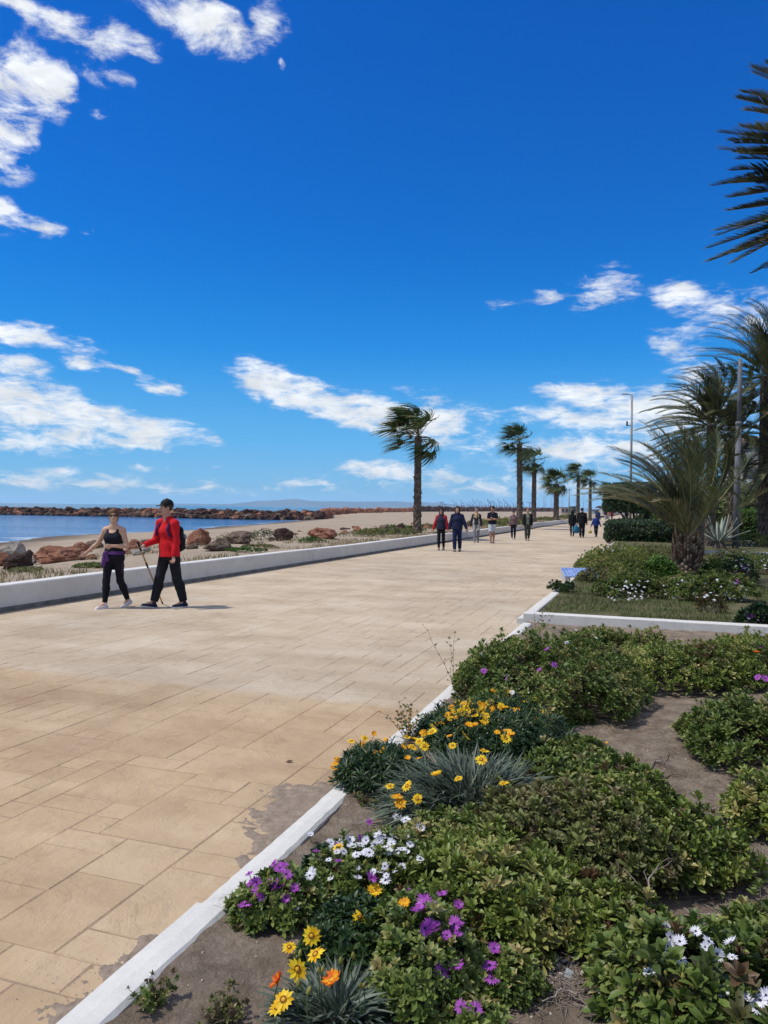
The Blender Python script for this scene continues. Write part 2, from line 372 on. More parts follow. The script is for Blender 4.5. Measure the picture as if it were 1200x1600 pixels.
geo = nt.nodes.new('ShaderNodeNewGeometry'); sg = nt.nodes.new('ShaderNodeSeparateXYZ'); nt.links.new(geo.outputs['Position'], sg.inputs[0])
wet = nt.nodes.new('ShaderNodeMapRange'); nt.links.new(sg.outputs[2], wet.inputs[0]); wet.inputs[1].default_value = -.66; wet.inputs[2].default_value = -.45
mw = nt.nodes.new('ShaderNodeMix'); mw.data_type = 'RGBA'; nt.links.new(wet.outputs[0], mw.inputs[0]); mw.inputs[6].default_value = (.13, .10, .075, 1); nt.links.new(cs, mw.inputs[7])
dk = nt.nodes.new('ShaderNodeMix'); dk.data_type = 'RGBA'; dk.blend_type = 'MULTIPLY'; dk.inputs[0].default_value = 1
nt.links.new(mw.outputs[2], dk.inputs[6]); nt.links.new(ramp(nt, n2, [(.32, (.62, .62, .6)), (.5, (1, 1, 1))]), dk.inputs[7]); nt.links.new(dk.outputs[2], b.inputs['Base Color'])
bump(nt, b, n2, .9, .05); M_BEACH = m
tag(mb.build('beach', M_BEACH), kind='structure')
# ---- ground (land sheet to the horizon, right of and below everything)
M_SOIL = noisy('sandy_soil', [(.28, (.13, .098, .07)), (.48, (.25, .195, .145)), (.70, (.37, .30, .23))], 7, .95, 1.0, 26, .05, spec=.1)
mb = MB()
pts = [P(-60, -9.2, -.12), P(-60, 900, -.12), P(5000, 9000, -.12), P(9000, 900, -.12), P(900, 40, -.12), P(300, -9.2, -.12)]
mb.add([p for p in pts], [tuple(range(len(pts)))[::-1]])
tag(mb.build('ground', noisy('distant_ground', [(.3, (.10, .085, .055)), (.7, (.19, .16, .11))], .08, .95, .0)), kind='structure')
# ---- promenade: stamped concrete slabs, each slab real geometry with open joints
m, nt, b = newmat('stamped_concrete', .86, .12)
tcn = nt.nodes.new('ShaderNodeTexCoord'); sp = nt.nodes.new('ShaderNodeSeparateXYZ'); nt.links.new(tcn.outputs['Object'], sp.inputs[0])
a = nt.nodes.new('ShaderNodeAttribute'); a.attribute_name = 'rnd'
n1 = nz(nt, 1.1, 7, .62, stretch=((.7, 1, 1), 0)); n2 = nz(nt, 7, 9, .72, dist=.6); n3 = nz(nt, .25, 4, .5)
tot = nmath(nt, 'ADD', nmath(nt, 'MULTIPLY', n1, .90), nmath(nt, 'MULTIPLY', a.outputs['Fac'], .10))
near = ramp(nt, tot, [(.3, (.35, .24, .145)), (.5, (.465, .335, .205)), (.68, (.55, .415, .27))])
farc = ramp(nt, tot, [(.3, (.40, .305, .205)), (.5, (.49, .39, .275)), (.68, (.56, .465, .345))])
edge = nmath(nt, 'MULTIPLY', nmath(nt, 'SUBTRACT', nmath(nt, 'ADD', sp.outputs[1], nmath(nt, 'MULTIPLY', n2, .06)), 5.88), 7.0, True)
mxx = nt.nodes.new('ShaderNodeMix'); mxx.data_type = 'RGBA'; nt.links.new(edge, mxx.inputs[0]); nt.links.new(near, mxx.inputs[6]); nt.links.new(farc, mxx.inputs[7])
mu = nt.nodes.new('ShaderNodeMix'); mu.data_type = 'RGBA'; mu.blend_type = 'MULTIPLY'; mu.inputs[0].default_value = 1
nt.links.new(mxx.outputs[2], mu.inputs[6]); nt.links.new(ramp(nt, n2, [(.25, (.8, .785, .77)), (.48, (1, 1, 1)), (.75, (1.0, 1.0, 1.0))]), mu.inputs[7])
mu2 = nt.nodes.new('ShaderNodeMix'); mu2.data_type = 'RGBA'; mu2.blend_type = 'MULTIPLY'; mu2.inputs[0].default_value = 1
nt.links.new(mu.outputs[2], mu2.inputs[6]); nt.links.new(ramp(nt, n3, [(.35, (.84, .85, .87)), (.6, (1, 1, 1))]), mu2.inputs[7])
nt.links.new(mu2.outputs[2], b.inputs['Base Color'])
b1 = bump(nt, b, nz(nt, 3.2, 8, .68, dist=.7), .8, .035); bump(nt, b, nz(nt, 26, 8, .75), .5, .008, b1)
M_PAVE = m
M_JOINT = noisy('joint_grout', [(.3, (.22, .155, .10)), (.7, (.34, .25, .17))], 8, .95, 0)
mb = MB(); U = 0.178; W = 7.4; nc = int(W / U) ; sizes = [(4, 2), (2, 2), (2, 2), (3, 2), (2, 1), (2, 1), (1, 1), (4, 3), (1, 2), (2, 3), (3, 3)]
nr = 560; occ = np.zeros((nc, nr), bool); rr = random.Random(5); tiles = []
for j in range(nr):
    for i in range(nc):
        if occ[i, j]: continue
        rr.shuffle(sizes)
        for (w, h) in sizes + [(1, 1)]:
            if i + w <= nc and j + h <= nr and not occ[i:i + w, j:j + h].any():
                occ[i:i + w, j:j + h] = True; tiles.append((i, j, w, h)); break
t0 = T_KERB - nc * U
V = []; F5 = []; RN = []; g, bv = .0016, .0045
for k, (i, j, w, h) in enumerate(tiles):
    x0, x1, y0, y1 = t0 + i * U + g, t0 + (i + w) * U - g, -4 + j * U + g * 2.4, -4 + (j + h) * U - g * 2.4
    q = rr.uniform(-.0012, .0012); wob = [rr.uniform(-.0035, .0035) for _ in range(8)]
    c = [(x0 + wob[0], y0 + wob[1]), (x1 + wob[2], y0 + wob[3]), (x1 + wob[4], y1 + wob[5]), (x0 + wob[6], y1 + wob[7])]
    ci = [(c[0][0] + bv, c[0][1] + bv), (c[1][0] - bv, c[1][1] + bv), (c[2][0] - bv, c[2][1] - bv), (c[3][0] + bv, c[3][1] - bv)]
    V += [(x, y, q) for x, y in ci] + [(x, y, -.0035) for x, y in c]; rn = rr.random(); RN += [rn] * 8
    o_ = k * 8; F5 += [(o_, o_ + 1, o_ + 2, o_ + 3)] + [(o_ + 4 + e, o_ + 4 + (e + 1) % 4, o_ + (e + 1) % 4, o_ + e) for e in range(4)]
mb.add(V, np.array(F5), 0, np.array(RN))
SE = -4 + nr * U
mb.add([(t0 - .3, -4, -.0032), (T_KERB, -4, -.0032), (T_KERB, SE, -.0032), (t0 - .3, SE, -.0032)], [(0, 1, 2, 3)], 1)
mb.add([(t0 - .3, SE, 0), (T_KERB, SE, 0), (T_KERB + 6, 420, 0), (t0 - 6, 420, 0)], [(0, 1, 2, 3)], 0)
prom = mb.build('promenade', [M_PAVE, M_JOINT], smooth=False); prom.rotation_euler.z = -TH; tag(prom, kind='structure')
# ---- white painted things
def whitewash(name, base=.70, stain=(.34, .31, .27)):
    m, nt, b = newmat(name, .8, .2)
    n = nz(nt, 2.2, 9, .7); n2 = nz(nt, 14, 8, .75)
    n3 = nz(nt, 55, 8, .8); mm = nmath(nt, 'ADD', nmath(nt, 'MULTIPLY', n, .45), nmath(nt, 'ADD', nmath(nt, 'MULTIPLY', n2, .3), nmath(nt, 'MULTIPLY', n3, .25)))
    nt.links.new(ramp(nt, mm, [(.36, stain), (.44, (base * .86, base * .84, base * .78)), (.6, (base, base * .965, base * .895))]), b.inputs['Base Color'])
    bump(nt, b, n2, .5, .012); return m
M_WHITE = whitewash('whitewashed_concrete', .64, (.27, .26, .24)); M_KERB = whitewash('painted_kerb', .62, (.24, .20, .15))
M_BASE = noisy('dark_base', [(.3, (.10, .10, .09)), (.7, (.26, .25, .235))], 4, .9, .4)  # darker strip along the foot of the wall
def wall_section(s0, s1, t, h, wdt, label, n=60, tilt=0.0):
    mb = MB(); L = s1 - s0; xs_ = np.linspace(0, L, n)
    # rounded rectangular profile, slightly uneven
    pr = [(.0, -.05), (.0, .07), (.006, h - .02), (.02, h), (wdt - .02, h), (wdt, h - .02), (wdt, -.3)]
    V = []
    for i, x in enumerate(xs_):
        w1 = .012 * math.sin(x * .9 + 1) + rr.uniform(-.003, .003); w2 = .010 * math.sin(x * .37) + rr.uniform(-.003, .003)
        for (d, z) in pr: V.append(P(s0 + x, t - d + w1 * (z > 0) + tilt * x, z + (w2 if z > .1 else 0)))
    k = len(pr); F = []; FB = []
    for i in range(n - 1):
        for j in range(k - 1): (FB if j == 0 else F).append((i * k + j, i * k + j + 1, (i + 1) * k + j + 1, (i + 1) * k + j))
    b0 = mb.n; mb.add(V, np.array(F), 0); mb.f.setdefault((4, 1), []).append(np.array(FB) + b0)
    mb.f.setdefault((k, 0), []).append(np.array([list(range(k))[::-1]]) + b0); mb.f.setdefault((k, 0), []).append(np.array([list(range(k))]) + b0 + (n - 1) * k)
    o = mb.build('low_wall', [M_WHITE, M_BASE], loc=P(s0, t), smooth=False)
    return tag(o, label, 'wall')
wall_section(-6, 66, T_WALL, .40, .30, 'long low whitewashed wall between the promenade and the beach, running behind the walking couple', 220)
wall_section(66.4, 150, T_WALL - .25, .42, .30, 'farther low whitewashed wall section beyond the end of the long wall, by the distant palms', 60, .012)
def kerb(p0, p1, wdt, h, z0=-.1, n=24, seed=1, side=1, name='kerb', lean=0.0):
    """kerb strip from p0 to p1 (points), its width laid out to the right"""
    r = random.Random(seed); d = np.asarray(p1) - np.asarray(p0); L = np.linalg.norm(d); d = d / L; nr_ = np.array((d[1], -d[0], 0)) * side
    mb = MB(); pr = [(0, z0), (0, h - .012), (.012, h), (wdt * .5, h + .004), (wdt - .015, h), (wdt, h - .014), (wdt, z0)]; k = len(pr); V = []
    for i in range(n):
        x = L * i / (n - 1); a_, c_ = r.uniform(-.0025, .0025) + .004 * math.sin(x * 2.1), r.uniform(-.002, .002) + .003 * math.sin(x * 2.3 + 1); e_ = r.uniform(-.0015, .0015)
        for j, (q, z) in enumerate(pr): V.append(np.asarray(p0) + d * x + nr_ * (q + (a_ if j < 3 else c_)) + np.array((0, 0, z + (e_ if z > 0 else 0) + lean * x)))
    F = [(i * k + j, (i + 1) * k + j, (i + 1) * k + j + 1, i * k + j + 1) for i in range(n - 1) for j in range(k - 1)]
    F = np.array(F); F = F if side < 0 else F[:, ::-1]
    b0 = mb.n; mb.add(V, F); mb.f.setdefault((k, 0), []).append(np.array([list(range(k))]) + b0); mb.f.setdefault((k, 0), []).append(np.array([list(range(k))[::-1]]) + b0 + (n - 1) * k)
    return tag(mb.build(name, M_KERB, loc=p0, smooth=False), kind='structure')
S_K2, S_K3 = 10.85, 29.3
kerb(P(-3, -1.70), P(2.62, -1.665), .145, .055, n=50, seed=2)
kerb(P(2.63, -1.650), P(4.55, -1.645), .13, .05, n=40, seed=3)
kerb(P(4.60, -1.640), P(S_K2 - .25, -1.60), .13, .06, n=50, seed=4)
kerb(P(S_K2 + .02, -1.72), P(S_K3, -1.52), .16, .075, n=60, seed=5)
kerb(P(S_K3 + .2, -1.6), P(39, -1.5), .16, .09, n=30, seed=8)
kerb(P(S_K2, -1.62), P(S_K2, 9), .18, .165, z0=-.1, n=70, seed=6, side=-1)
kerb(P(S_K3, -1.2), P(S_K3, 22), .22, .24, z0=-.1, n=50, seed=7, side=-1)
# ---- planted beds: soil surfaces
def soil_z1(s, t): return .03 + .018 * fbm(s, t, 11, 4, 2.2) + .014 * fbm(s, t, 12, 4, 11) + .05 * np.clip((t + .6) / 5, 0, 1) + .014 * np.exp(-((t + 1.55) / .25) ** 2)
mb = MB(); S_, T_ = np.meshgrid(np.linspace(-2, S_K2 + .05, 300), np.concatenate((np.linspace(-1.56, 3.5, 190), np.linspace(3.55, 14, 60))), indexing='ij')
Z_ = soil_z1(S_, T_); grid(mb, S_ * AX[0] + T_ * NX[0], S_ * AX[1] + T_ * NX[1], Z_); mb.f = {k: [a_[:, ::-1] for a_ in v] for k, v in mb.f.items()}
tag(mb.build('soil', M_SOIL), kind='structure')
M_LAWN = noisy('lawn_soil', [(.3, (.05, .06, .022)), (.5, (.10, .098, .045)), (.68, (.17, .135, .09))], 3, .95, .8, 40, .03, spec=.1)
def soil_z2(s, t): return .085 + .02 * fbm(s, t, 21, 3, 1.2) + .012 * fbm(s, t, 22, 3, 6)
mb = MB(); S_, T_ = np.meshgrid(np.linspace(S_K2 + .16, S_K3 + .05, 120), np.linspace(-1.5, 22, 160), indexing='ij')
Z_ = soil_z2(S_, T_); grid(mb, S_ * AX[0] + T_ * NX[0], S_ * AX[1] + T_ * NX[1], Z_); mb.f = {k: [a_[:, ::-1] for a_ in v] for k, v in mb.f.items()}
tag(mb.build('lawn_ground', M_LAWN), kind='structure')
mb = MB(); S_, T_ = np.meshgrid(np.linspace(S_K3 + .1, 75, 60), np.linspace(-1.4, 60, 80), indexing='ij')
grid(mb, S_ * AX[0] + T_ * NX[0], S_ * AX[1] + T_ * NX[1], .16 + .03 * fbm(S_, T_, 31, 3, .8)); mb.f = {k: [a_[:, ::-1] for a_ in v] for k, v in mb.f.items()}
tag(mb.build('far_lawn', M_LAWN), kind='structure')
def gz(x, y):
    s, t = x * AX[0] + y * AX[1], x * NX[0] + y * NX[1]
    if t < -1.55: return 0.0
    return float(soil_z1(np.array(s), np.array(t)) if s < S_K2 else soil_z2(np.array(s), np.array(t)) if s < S_K3 else .16)
# ---- sand blown on to the paving along the kerb
def sand_patch(px_poly, amp, seed):
    pts_ = np.array([at(x, y, 0)[:2] for x, y in px_poly]); st = np.array([(p[0] * AX[0] + p[1] * AX[1], p[0] * NX[0] + p[1] * NX[1]) for p in pts_])
    s0, s1, t0_, t1_ = st[:, 0].min() - .15, st[:, 0].max() + .15, st[:, 1].min() - .2, -1.60
    S_, T_ = np.meshgrid(np.linspace(s0, s1, 170), np.linspace(t0_, t1_, 110), indexing='ij')
    D = dist_poly(S_, T_, np.vstack((st, st[:1]))); I = inside(S_, T_, st); D = np.where(I, D, -D)
    H = np.clip(.0065 + D * .10 + .010 * fbm(S_, T_, seed, 5, 11) + .006 * fbm(S_, T_, seed + 1, 4, 45), -.02, amp) + np.where(D > .02, .0025 * fbm(S_, T_, seed + 2, 3, 42), 0)
    mb = MB(); grid(mb, S_ * AX[0] + T_ * NX[0], S_ * AX[1] + T_ * NX[1], H); mb.f = {k: [a_[:, ::-1] for a_ in v] for k, v in mb.f.items()}
    return tag(mb.build('blown_sand', M_DSAND), 'dark damp sand blown against the kerb over the paving', 'sand', kind='stuff')
M_DSAND = noisy('damp_sand', [(.3, (.18, .14, .105)), (.7, (.31, .245, .19))], 22, .95, .6, 70, .01, spec=.1)
sand_patch([(585, 1222), (545, 1222), (470, 1228), (432, 1236), (415, 1262), (412, 1295), (395, 1318), (400, 1338), (425, 1345), (520, 1262)], .011, 51)
sand_patch([(262, 1490), (215, 1492), (170, 1530), (140, 1560), (80, 1600), (40, 1660), (110, 1680), (250, 1520)], .009, 61)
# ---- mountains across the bay
mb = MB(); prof = [(-3000, 0), (-1500, 6), (-950, 26), (-700, 34), (-520, 60), (-380, 52), (-300, 72), (-150, 92), (-60, 112), (60, 96), (200, 98), (340, 92), (480, 104), (620, 84), (800, 92), (950, 76), (1150, 50), (1500, 60), (1900, 40), (2600, 46), (3600, 25), (5200, 0)]
px_ = np.array([(600 + (p - 600)) for p in range(0, 1)])
M_MOUNT = noisy('far_mountain', [(.3, (.07, .10, .09)), (.7, (.13, .15, .13))], .003, .95, 0)
mp_ = [(150, 0), (230, 1), (300, 2.5), (360, 3), (403, 8), (440, 9.3), (463, 12), (480, 10.6), (503, 9.5), (525, 10), (550, 8.6), (575, 9.4), (593, 8.8), (615, 9.6), (636, 9.2), (665, 9.4), (690, 8), (730, 6), (800, 5), (900, 3), (1000, 2), (1200, 1.5), (1400, 0)]
xw = np.linspace(-500, 1500, 0)
DM = 12000.0; xs_ = np.linspace(100, 1400, 220); hp = np.interp(xs_, [a_[0] for a_ in mp_], [a_[1] for a_ in mp_])
hp = np.maximum(hp * (1 + .10 * fbm(xs_ / 9, xs_ * 0, 77, 3, .8)), 0.0)
rows = []
for k, q in enumerate((0, .35, .7, 1.0, .6, 0)):
    yy = DM - 700 + k * 300
    rows.append(np.stack(((xs_ - 600) / 1200 * yy, np.full(len(xs_), yy), SEA_Z - 2 + hp / 1200 * yy * q * (1 + .12 * fbm(xs_ / 25, xs_ * 0 + k, 78, 3, .9) * (0 < q < 1))), -1))
rows = np.array(rows); grid(mb, rows[..., 0], rows[..., 1], rows[..., 2]); mb.f = {k: [a_[:, ::-1] for a_ in v] for k, v in mb.f.items()}
tag(mb.build('mountains', M_MOUNT), kind='structure')
# ================================================================ PLANTS
def rotm(yaw, tilt, roll=None):
    """(n,3,3): local z tilted by 'tilt' toward 'yaw', then spun by roll about itself"""
    yaw = np.asarray(yaw, float); tilt = np.asarray(tilt, float); roll = np.zeros_like(yaw) if roll is None else np.asarray(roll, float)
    cy, sy, ct, st, cr, sr = np.cos(yaw), np.sin(yaw), np.cos(tilt), np.sin(tilt), np.cos(roll), np.sin(roll)
    Z = np.zeros_like(cy); O = np.ones_like(cy)
    A = np.array([[cy, -sy, Z], [sy, cy, Z], [Z, Z, O]]).transpose(2, 0, 1)
    B = np.array([[ct, Z, st], [Z, O, Z], [-st, Z, ct]]).transpose(2, 0, 1)
    C = np.array([[cr, -sr, Z], [sr, cr, Z], [Z, Z, O]]).transpose(2, 0, 1)
    return A @ B @ C
def leaf(L, w, tipw=.7, fold=.12, droop=.25, seg=3):
    """one leaf growing along +x, widest at tipw, folded on its midrib; returns verts, faces"""
    V = [(0, 0, 0)]; F = []
    xs_ = [(i + 1) / (seg + 1) for i in range(seg)]
    for t in xs_:
        ww = w * math.sin(math.pi * min(1, t / tipw * .5 if t < tipw else .5 + (t - tipw) / (1 - tipw) * .5)) ** .8
        z = -droop * L * t * t
        V += [(t * L, -ww, z + fold * ww * 2), (t * L, 0, z), (t * L, ww, z + fold * ww * 2)]
    V.append((L, 0, -droop * L)); n = len(V)
    F3 = [(0, 1, 2), (0, 2, 3), (n - 4, n - 1, n - 3), (n - 3, n - 1, n - 2)]
    F4 = []
    for i in range(seg - 1):
        b = 1 + 3 * i; F4 += [(b, b + 3, b + 4, b + 1), (b + 1, b + 4, b + 5, b + 2)]
    return np.array(V), np.array(F3), (np.array(F4) if F4 else None)
def rosette(n, L, w, t0=.35, t1=1.35, seed=0, seg=2, **kw):
    """leaves round a twig tip (local z = twig direction)"""
    r = random.Random(seed); mb = MB()
    for i in range(n):
        q = i / max(1, n - 1); ll = L * (.65 + .45 * q) * r.uniform(.8, 1.15)
        v, f3, f4 = leaf(ll, w * r.uniform(.8, 1.15), seg=seg, **kw)
        pitch = t0 + (t1 - t0) * q + r.uniform(-.15, .15); a = i * 2.4 + r.uniform(-.3, .3); roll = r.uniform(-.35, .35)
        v = v @ np.array(Matrix.Rotation(roll, 3, 'X')).T
        v = v @ np.array(Matrix.Rotation(-(math.pi / 2 - pitch), 3, 'Y')).T @ np.array(Matrix.Rotation(a, 3, 'Z')).T
        v = v + np.array((0, 0, L * .25 * (1 - q)))
        mb.add(v, f3); b = mb.n - len(v)
        if f4 is not None: mb.f.setdefault((4, 0), []).append(f4 + b)
    tf = {0: [np.concatenate(v) for (k, mi), v in mb.f.items()]}
    return np.concatenate(mb.v), tf
def mound(rx, ry, h, n, seed, lump=.3, inner=.35, cov=1.0):
    """points through the upper shell of a lumpy low dome: positions (relative), outward yaw, tilt, depth value 0..1"""
    r = np.random.default_rng(seed); a = r.uniform(0, 2 * np.pi, n); q = np.sqrt(r.uniform(0, 1, n)) * cov
    lx, ly = np.cos(a), np.sin(a)
    lum = 1 + lump * fbm(lx * 2.2 + seed, ly * 2.2, seed, 3, 1.3)
    x, y = lx * q * rx * lum, ly * q * ry * lum
    top = h * np.sqrt(np.clip(1 - (q * .97) ** 2.4, .02, 1)) * (1 + lump * .9 * fbm(x / h * .4 + seed, y / h * .4, seed + 1, 3, 1.6))
    dep = r.uniform(0, 1, n) ** 1.5; z = top * (1.04 + .15 * r.normal(0, 1, n) - dep * inner * 1.7) ; z = np.maximum(z, .015)
    yaw = np.arctan2(ly * rx, lx * ry) + r.normal(0, .5, n); tilt = np.clip(q ** 2 * .8 + r.normal(0, .3, n), 0, 1.6)
    return np.stack((x, y, z), 1), yaw, tilt, dep
ROS = {}
def rset(kind):
    if kind in ROS: return ROS[kind]
    spec = {'broad': (10, .049, .0074, dict(tipw=.68, droop=.14, fold=.25, seg=3)), 'broadbig': (9, .060, .0105, dict(tipw=.7, droop=.2, fold=.25, seg=3)), 'small': (8, .030, .0075, dict(tipw=.65, droop=.1, fold=.2, seg=1)),
            'daisy': (9, .040, .0075, dict(tipw=.7, droop=.1, fold=.2, seg=2)), 'narrow': (9, .085, .0058, dict(tipw=.6, droop=.35, fold=.2, seg=3)), 'hedge': (6, .09, .030, dict(tipw=.6, droop=.2, fold=.2, seg=1)),
            'far': (6, .085, .022, dict(tipw=.65, droop=.15, fold=.2, seg=1))}[kind]
    n, L, w, kw = spec; ROS[kind] = [rosette(n, L, w, seed=k, t0=.12 if kind[:5] == 'broad' else .35, t1=1.15 if kind[:5] == 'broad' else 1.35, **kw) for k in range(4)]; return ROS[kind]
def foliage(mb, kind, pos, yaw, tilt, rnd, scale=(.75, 1.2), mi=0, seed=0):
    r = np.random.default_rng(seed + 99); ts = rset(kind); k = r.integers(0, len(ts), len(pos)); sc_ = r.uniform(scale[0], scale[1], len(pos)); roll = r.uniform(0, 6.28, len(pos))
    M = rotm(yaw, tilt, roll) * sc_[:, None, None]
    for q, (tv, tf) in enumerate(ts):
        s = k == q
        if s.any(): mb.inst(tv, {mi: tf[0]}, M[s], pos[s], rnd[s])
LEAF = {
 'light': leafmat('leaves_light_green', [(.16, .09, .045), (.075, .10, .02), (.13, .18, .032), (.19, .245, .048), (.27, .30, .075), (.38, .33, .12)], .42),
 'mid': leafmat('leaves_mid_green', [(.13, .08, .04), (.06, .09, .02), (.095, .145, .03), (.145, .20, .042), (.22, .26, .07), (.36, .30, .12)], .45),
 'dark': leafmat('leaves_dark_green', [(.010, .022, .010), (.022, .048, .018), (.04, .078, .024), (.07, .11, .032)], .4),
 'grey': leafmat('leaves_grey_green', [(.040, .060, .040), (.075, .105, .072), (.12, .155, .11), (.19, .22, .17)], .55),
 'olive': leafmat('leaves_olive', [(.09, .065, .035), (.12, .14, .04), (.18, .20, .06), (.27, .22, .11)], .55),
 'bright': leafmat('leaves_bright_green', [(.020, .055, .008), (.042, .105, .012), (.075, .165, .02), (.12, .21, .035)], .45),
 'rust': leafmat('leaves_rusty', [(.09, .045, .02), (.17, .08, .03), (.12, .09, .03), (.06, .06, .02)], .6)}
M_TWIG = noisy('twig_bark', [(.3, (.12, .085, .06)), (.7, (.30, .23, .17))], 40, .9, 0)
def twigs(mb, base, tips, r0=.003, seed=0, mi=0, sag=.15):
    r = random.Random(seed)
    for t in tips:
        b = np.array((t[0] * r.uniform(.15, .7), t[1] * r.uniform(.3, .85), 0.0)); mid = (b + t) / 2 + np.array((r.uniform(-.03, .03), r.uniform(-.03, .03), sag * t[2] * r.uniform(-.3, 1)))
        tube(mb, [b, mid, t], [r0, r0 * .8, r0 * .45], 4, mi, r.random(), cap=False)
SHRUBS = []
def shrub(name, label, cat, px, py, rx, ry, h, n, kind='broad', mat='light', seed=0, group=None, ntwig=40, lump=.24, scale=(.6, 1.2), bare=.40, twigr=.003, z=None, pos=None, inner=.4, yawoff=-TH, contrast=.5):
    p = np.array(pos, float) if pos is not None else None
    if p is None:
        p = at(px, py, .05); p[2] = gz(p[0], p[1]); 
    if z is not None: p[2] = z
    n = int(n * 1.85); h = h * (.80 if group and 'near bed' in group else 1.0)
    L, yaw, tilt, dep = mound(rx, ry, h, n, seed, lump, inner)
    c, s_ = math.cos(yawoff), math.sin(yawoff)
    xy = L[:, :2] @ np.array(((c, s_), (-s_, c))); L = np.column_stack((xy, L[:, 2])); yaw = yaw + yawoff
    root = empty(name, tuple(p), label, cat, group)
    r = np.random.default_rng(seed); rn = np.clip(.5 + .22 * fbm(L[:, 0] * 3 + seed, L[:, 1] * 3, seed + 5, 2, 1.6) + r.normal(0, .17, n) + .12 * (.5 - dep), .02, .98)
    if cat == 'flowers': bare = .08
    if bare: keep = fbm(L[:, 0] * 2.3 + seed, L[:, 1] * 2.3, seed + 9, 3, 2) > (-1.2 + 2 * bare); L, yaw, tilt, rn = L[keep], yaw[keep], tilt[keep], rn[keep]
    mb = MB(); foliage(mb, kind, L, yaw, tilt, rn, scale, seed=seed); mb.build('foliage', LEAF[mat], root)
    if ntwig:
        ntwig = int(ntwig * 2.2)
        mb = MB(); idx = r.choice(len(L), min(ntwig, len(L)), replace=False); twigs(mb, p, L[idx], twigr, seed); mb.build('stems', M_TWIG, root)
    SHRUBS.append((p, rx, ry, h)); return root
def surf(px, py, lift=.02):
    """where the sight line meets the planting (mounds) or the soil"""
    d = ray(px, py); d = d / np.linalg.norm(d); k = 1.2
    c, s_ = math.cos(-TH), math.sin(-TH)
    while k < 40:
        q = CAM + d * k; z = gz(q[0], q[1])
        for (p, rx, ry, h) in SHRUBS:
            dx, dy = q[0] - p[0], q[1] - p[1]; lx, ly = dx * c + dy * s_, -dx * s_ + dy * c; e = (lx / rx) ** 2 + (ly / ry) ** 2
            if e < 1: z = max(z, p[2] + h * math.sqrt(max(0, 1 - e ** 1.2)) * 1.12)
        if q[2] <= z + lift: return q
        k += .015
    return None
# ---- flower heads (templates, shared meshes)
def petal_mat(name, cols, rough=.5): return leafmat(name, cols, rough, .3, .2)
M_YEL = petal_mat('petal_yellow', [(.75, .42, .01), (.83, .54, .015), (.88, .63, .03)])
M_ORA = petal_mat('petal_orange', [(.70, .13, .008), (.80, .24, .01), (.84, .38, .02)])
M_PUR = petal_mat('petal_purple', [(.30, .05, .34), (.38, .08, .44), (.46, .13, .52)])
M_WHI = petal_mat('petal_white', [(.66, .64, .72), (.78, .78, .82), (.85, .85, .86)])
M_GOLD = petal_mat('petal_golden', [(.72, .28, .006), (.80, .40, .01), (.84, .48, .02)])
M_RED = petal_mat('petal_red_orange', [(.50, .06, .006), (.66, .12, .01), (.78, .26, .02)])
M_EYE = flat('flower_eye_dark', (.018, .016, .05), .8); M_EYEY = flat('flower_eye_amber', (.62, .33, .02), .9); M_RING = flat('flower_ring_brown', (.11, .03, .006), .7)
M_STALK = leafmat('flower_stalk', [(.05, .09, .03), (.10, .15, .05)], .5, .1)
def flower_mesh(n, rad, w, tipw, m_p, eye, eye_r, ring=None, cup=.15, seed=0, layers=1):
    r = random.Random(seed); mb = MB()
    for la in range(layers):
        for i in range(n):
            v, f3, f4 = leaf(rad * r.uniform(.9, 1.06) * (1 - .12 * la), w * r.uniform(.9, 1.1), tipw=tipw, fold=.12, droop=-cup + r.uniform(-.12, .12), seg=2)
            a = (i + .5 * la) * 2 * math.pi / n + r.uniform(-.07, .07)
            v = v + np.array((0, 0, .0015 * la)); v = v @ np.array(Matrix.Rotation(r.uniform(-.25, .25), 3, 'X')).T @ np.array(Matrix.Rotation(a, 3, 'Z')).T
            mb.add(v, f3, 0, r.uniform(.1, .9)); mb.f.setdefault((4, 0), []).append(f4 + mb.n - len(v))
    if ring:
        for i in range(n):
            a = i * 2 * math.pi / n; d = np.array((math.cos(a), math.sin(a), 0)); e = np.array((-d[1], d[0], 0)); z0 = np.array((0, 0, .0028))
            mb.add([d * eye_r * .8 + z0, d * ring * .8 - e * w * .5 + z0 * 1.2, d * ring + z0 * 1.5, d * ring * .8 + e * w * .5 + z0 * 1.2], [(0, 1, 2, 3)], 1)
    return mb, [m_p, M_RING]
def eye_mesh(r_):
    mb = MB(); lathe(mb, [(r_, .0), (r_ * .95, r_ * .35), (r_ * .6, r_ * .6), (.0004, r_ * .68)], n=8); return mb
FL = {}
def fmesh(key):
    if key in FL: return FL[key]
    n, rad, w, tw, mp, em, er, ring, cup = {
      'gazania': (12, .036, .0068, .55, M_YEL, M_EYEY, .0075, .0115, .02), 'gazania_deep': (12, .030, .006, .55, M_GOLD, M_EYEY, .007, None, .05), 'gazania_orange': (12, .034, .0065, .55, M_ORA, M_EYEY, .008, .013, .1),
      'gazania_red': (12, .033, .0062, .55, M_RED, M_EYEY, .008, .013, .25), 'purple': (17, .031, .0036, .75, M_PUR, M_EYE, .0055, None, .05), 'white': (16, .026, .0036, .75, M_WHI, M_EYE, .005, None, .08)}[key]
    L = []
    for k in range(3):
        mb, ms = flower_mesh(n, rad, w, tw, mp, em, er, ring, cup + (.0, .25, -.1)[k], seed=k + 3, layers=2 if key.startswith('gaz') and k == 1 else 1); o = mb.build('flower', ms, smooth=True); me = o.data; bpy.data.objects.remove(o); L.append(me)
    o = eye_mesh(er).build('flower_centre', em); em_ = o.data; bpy.data.objects.remove(o)
    FL[key] = (L, em_); return FL[key]
fr = random.Random(21)
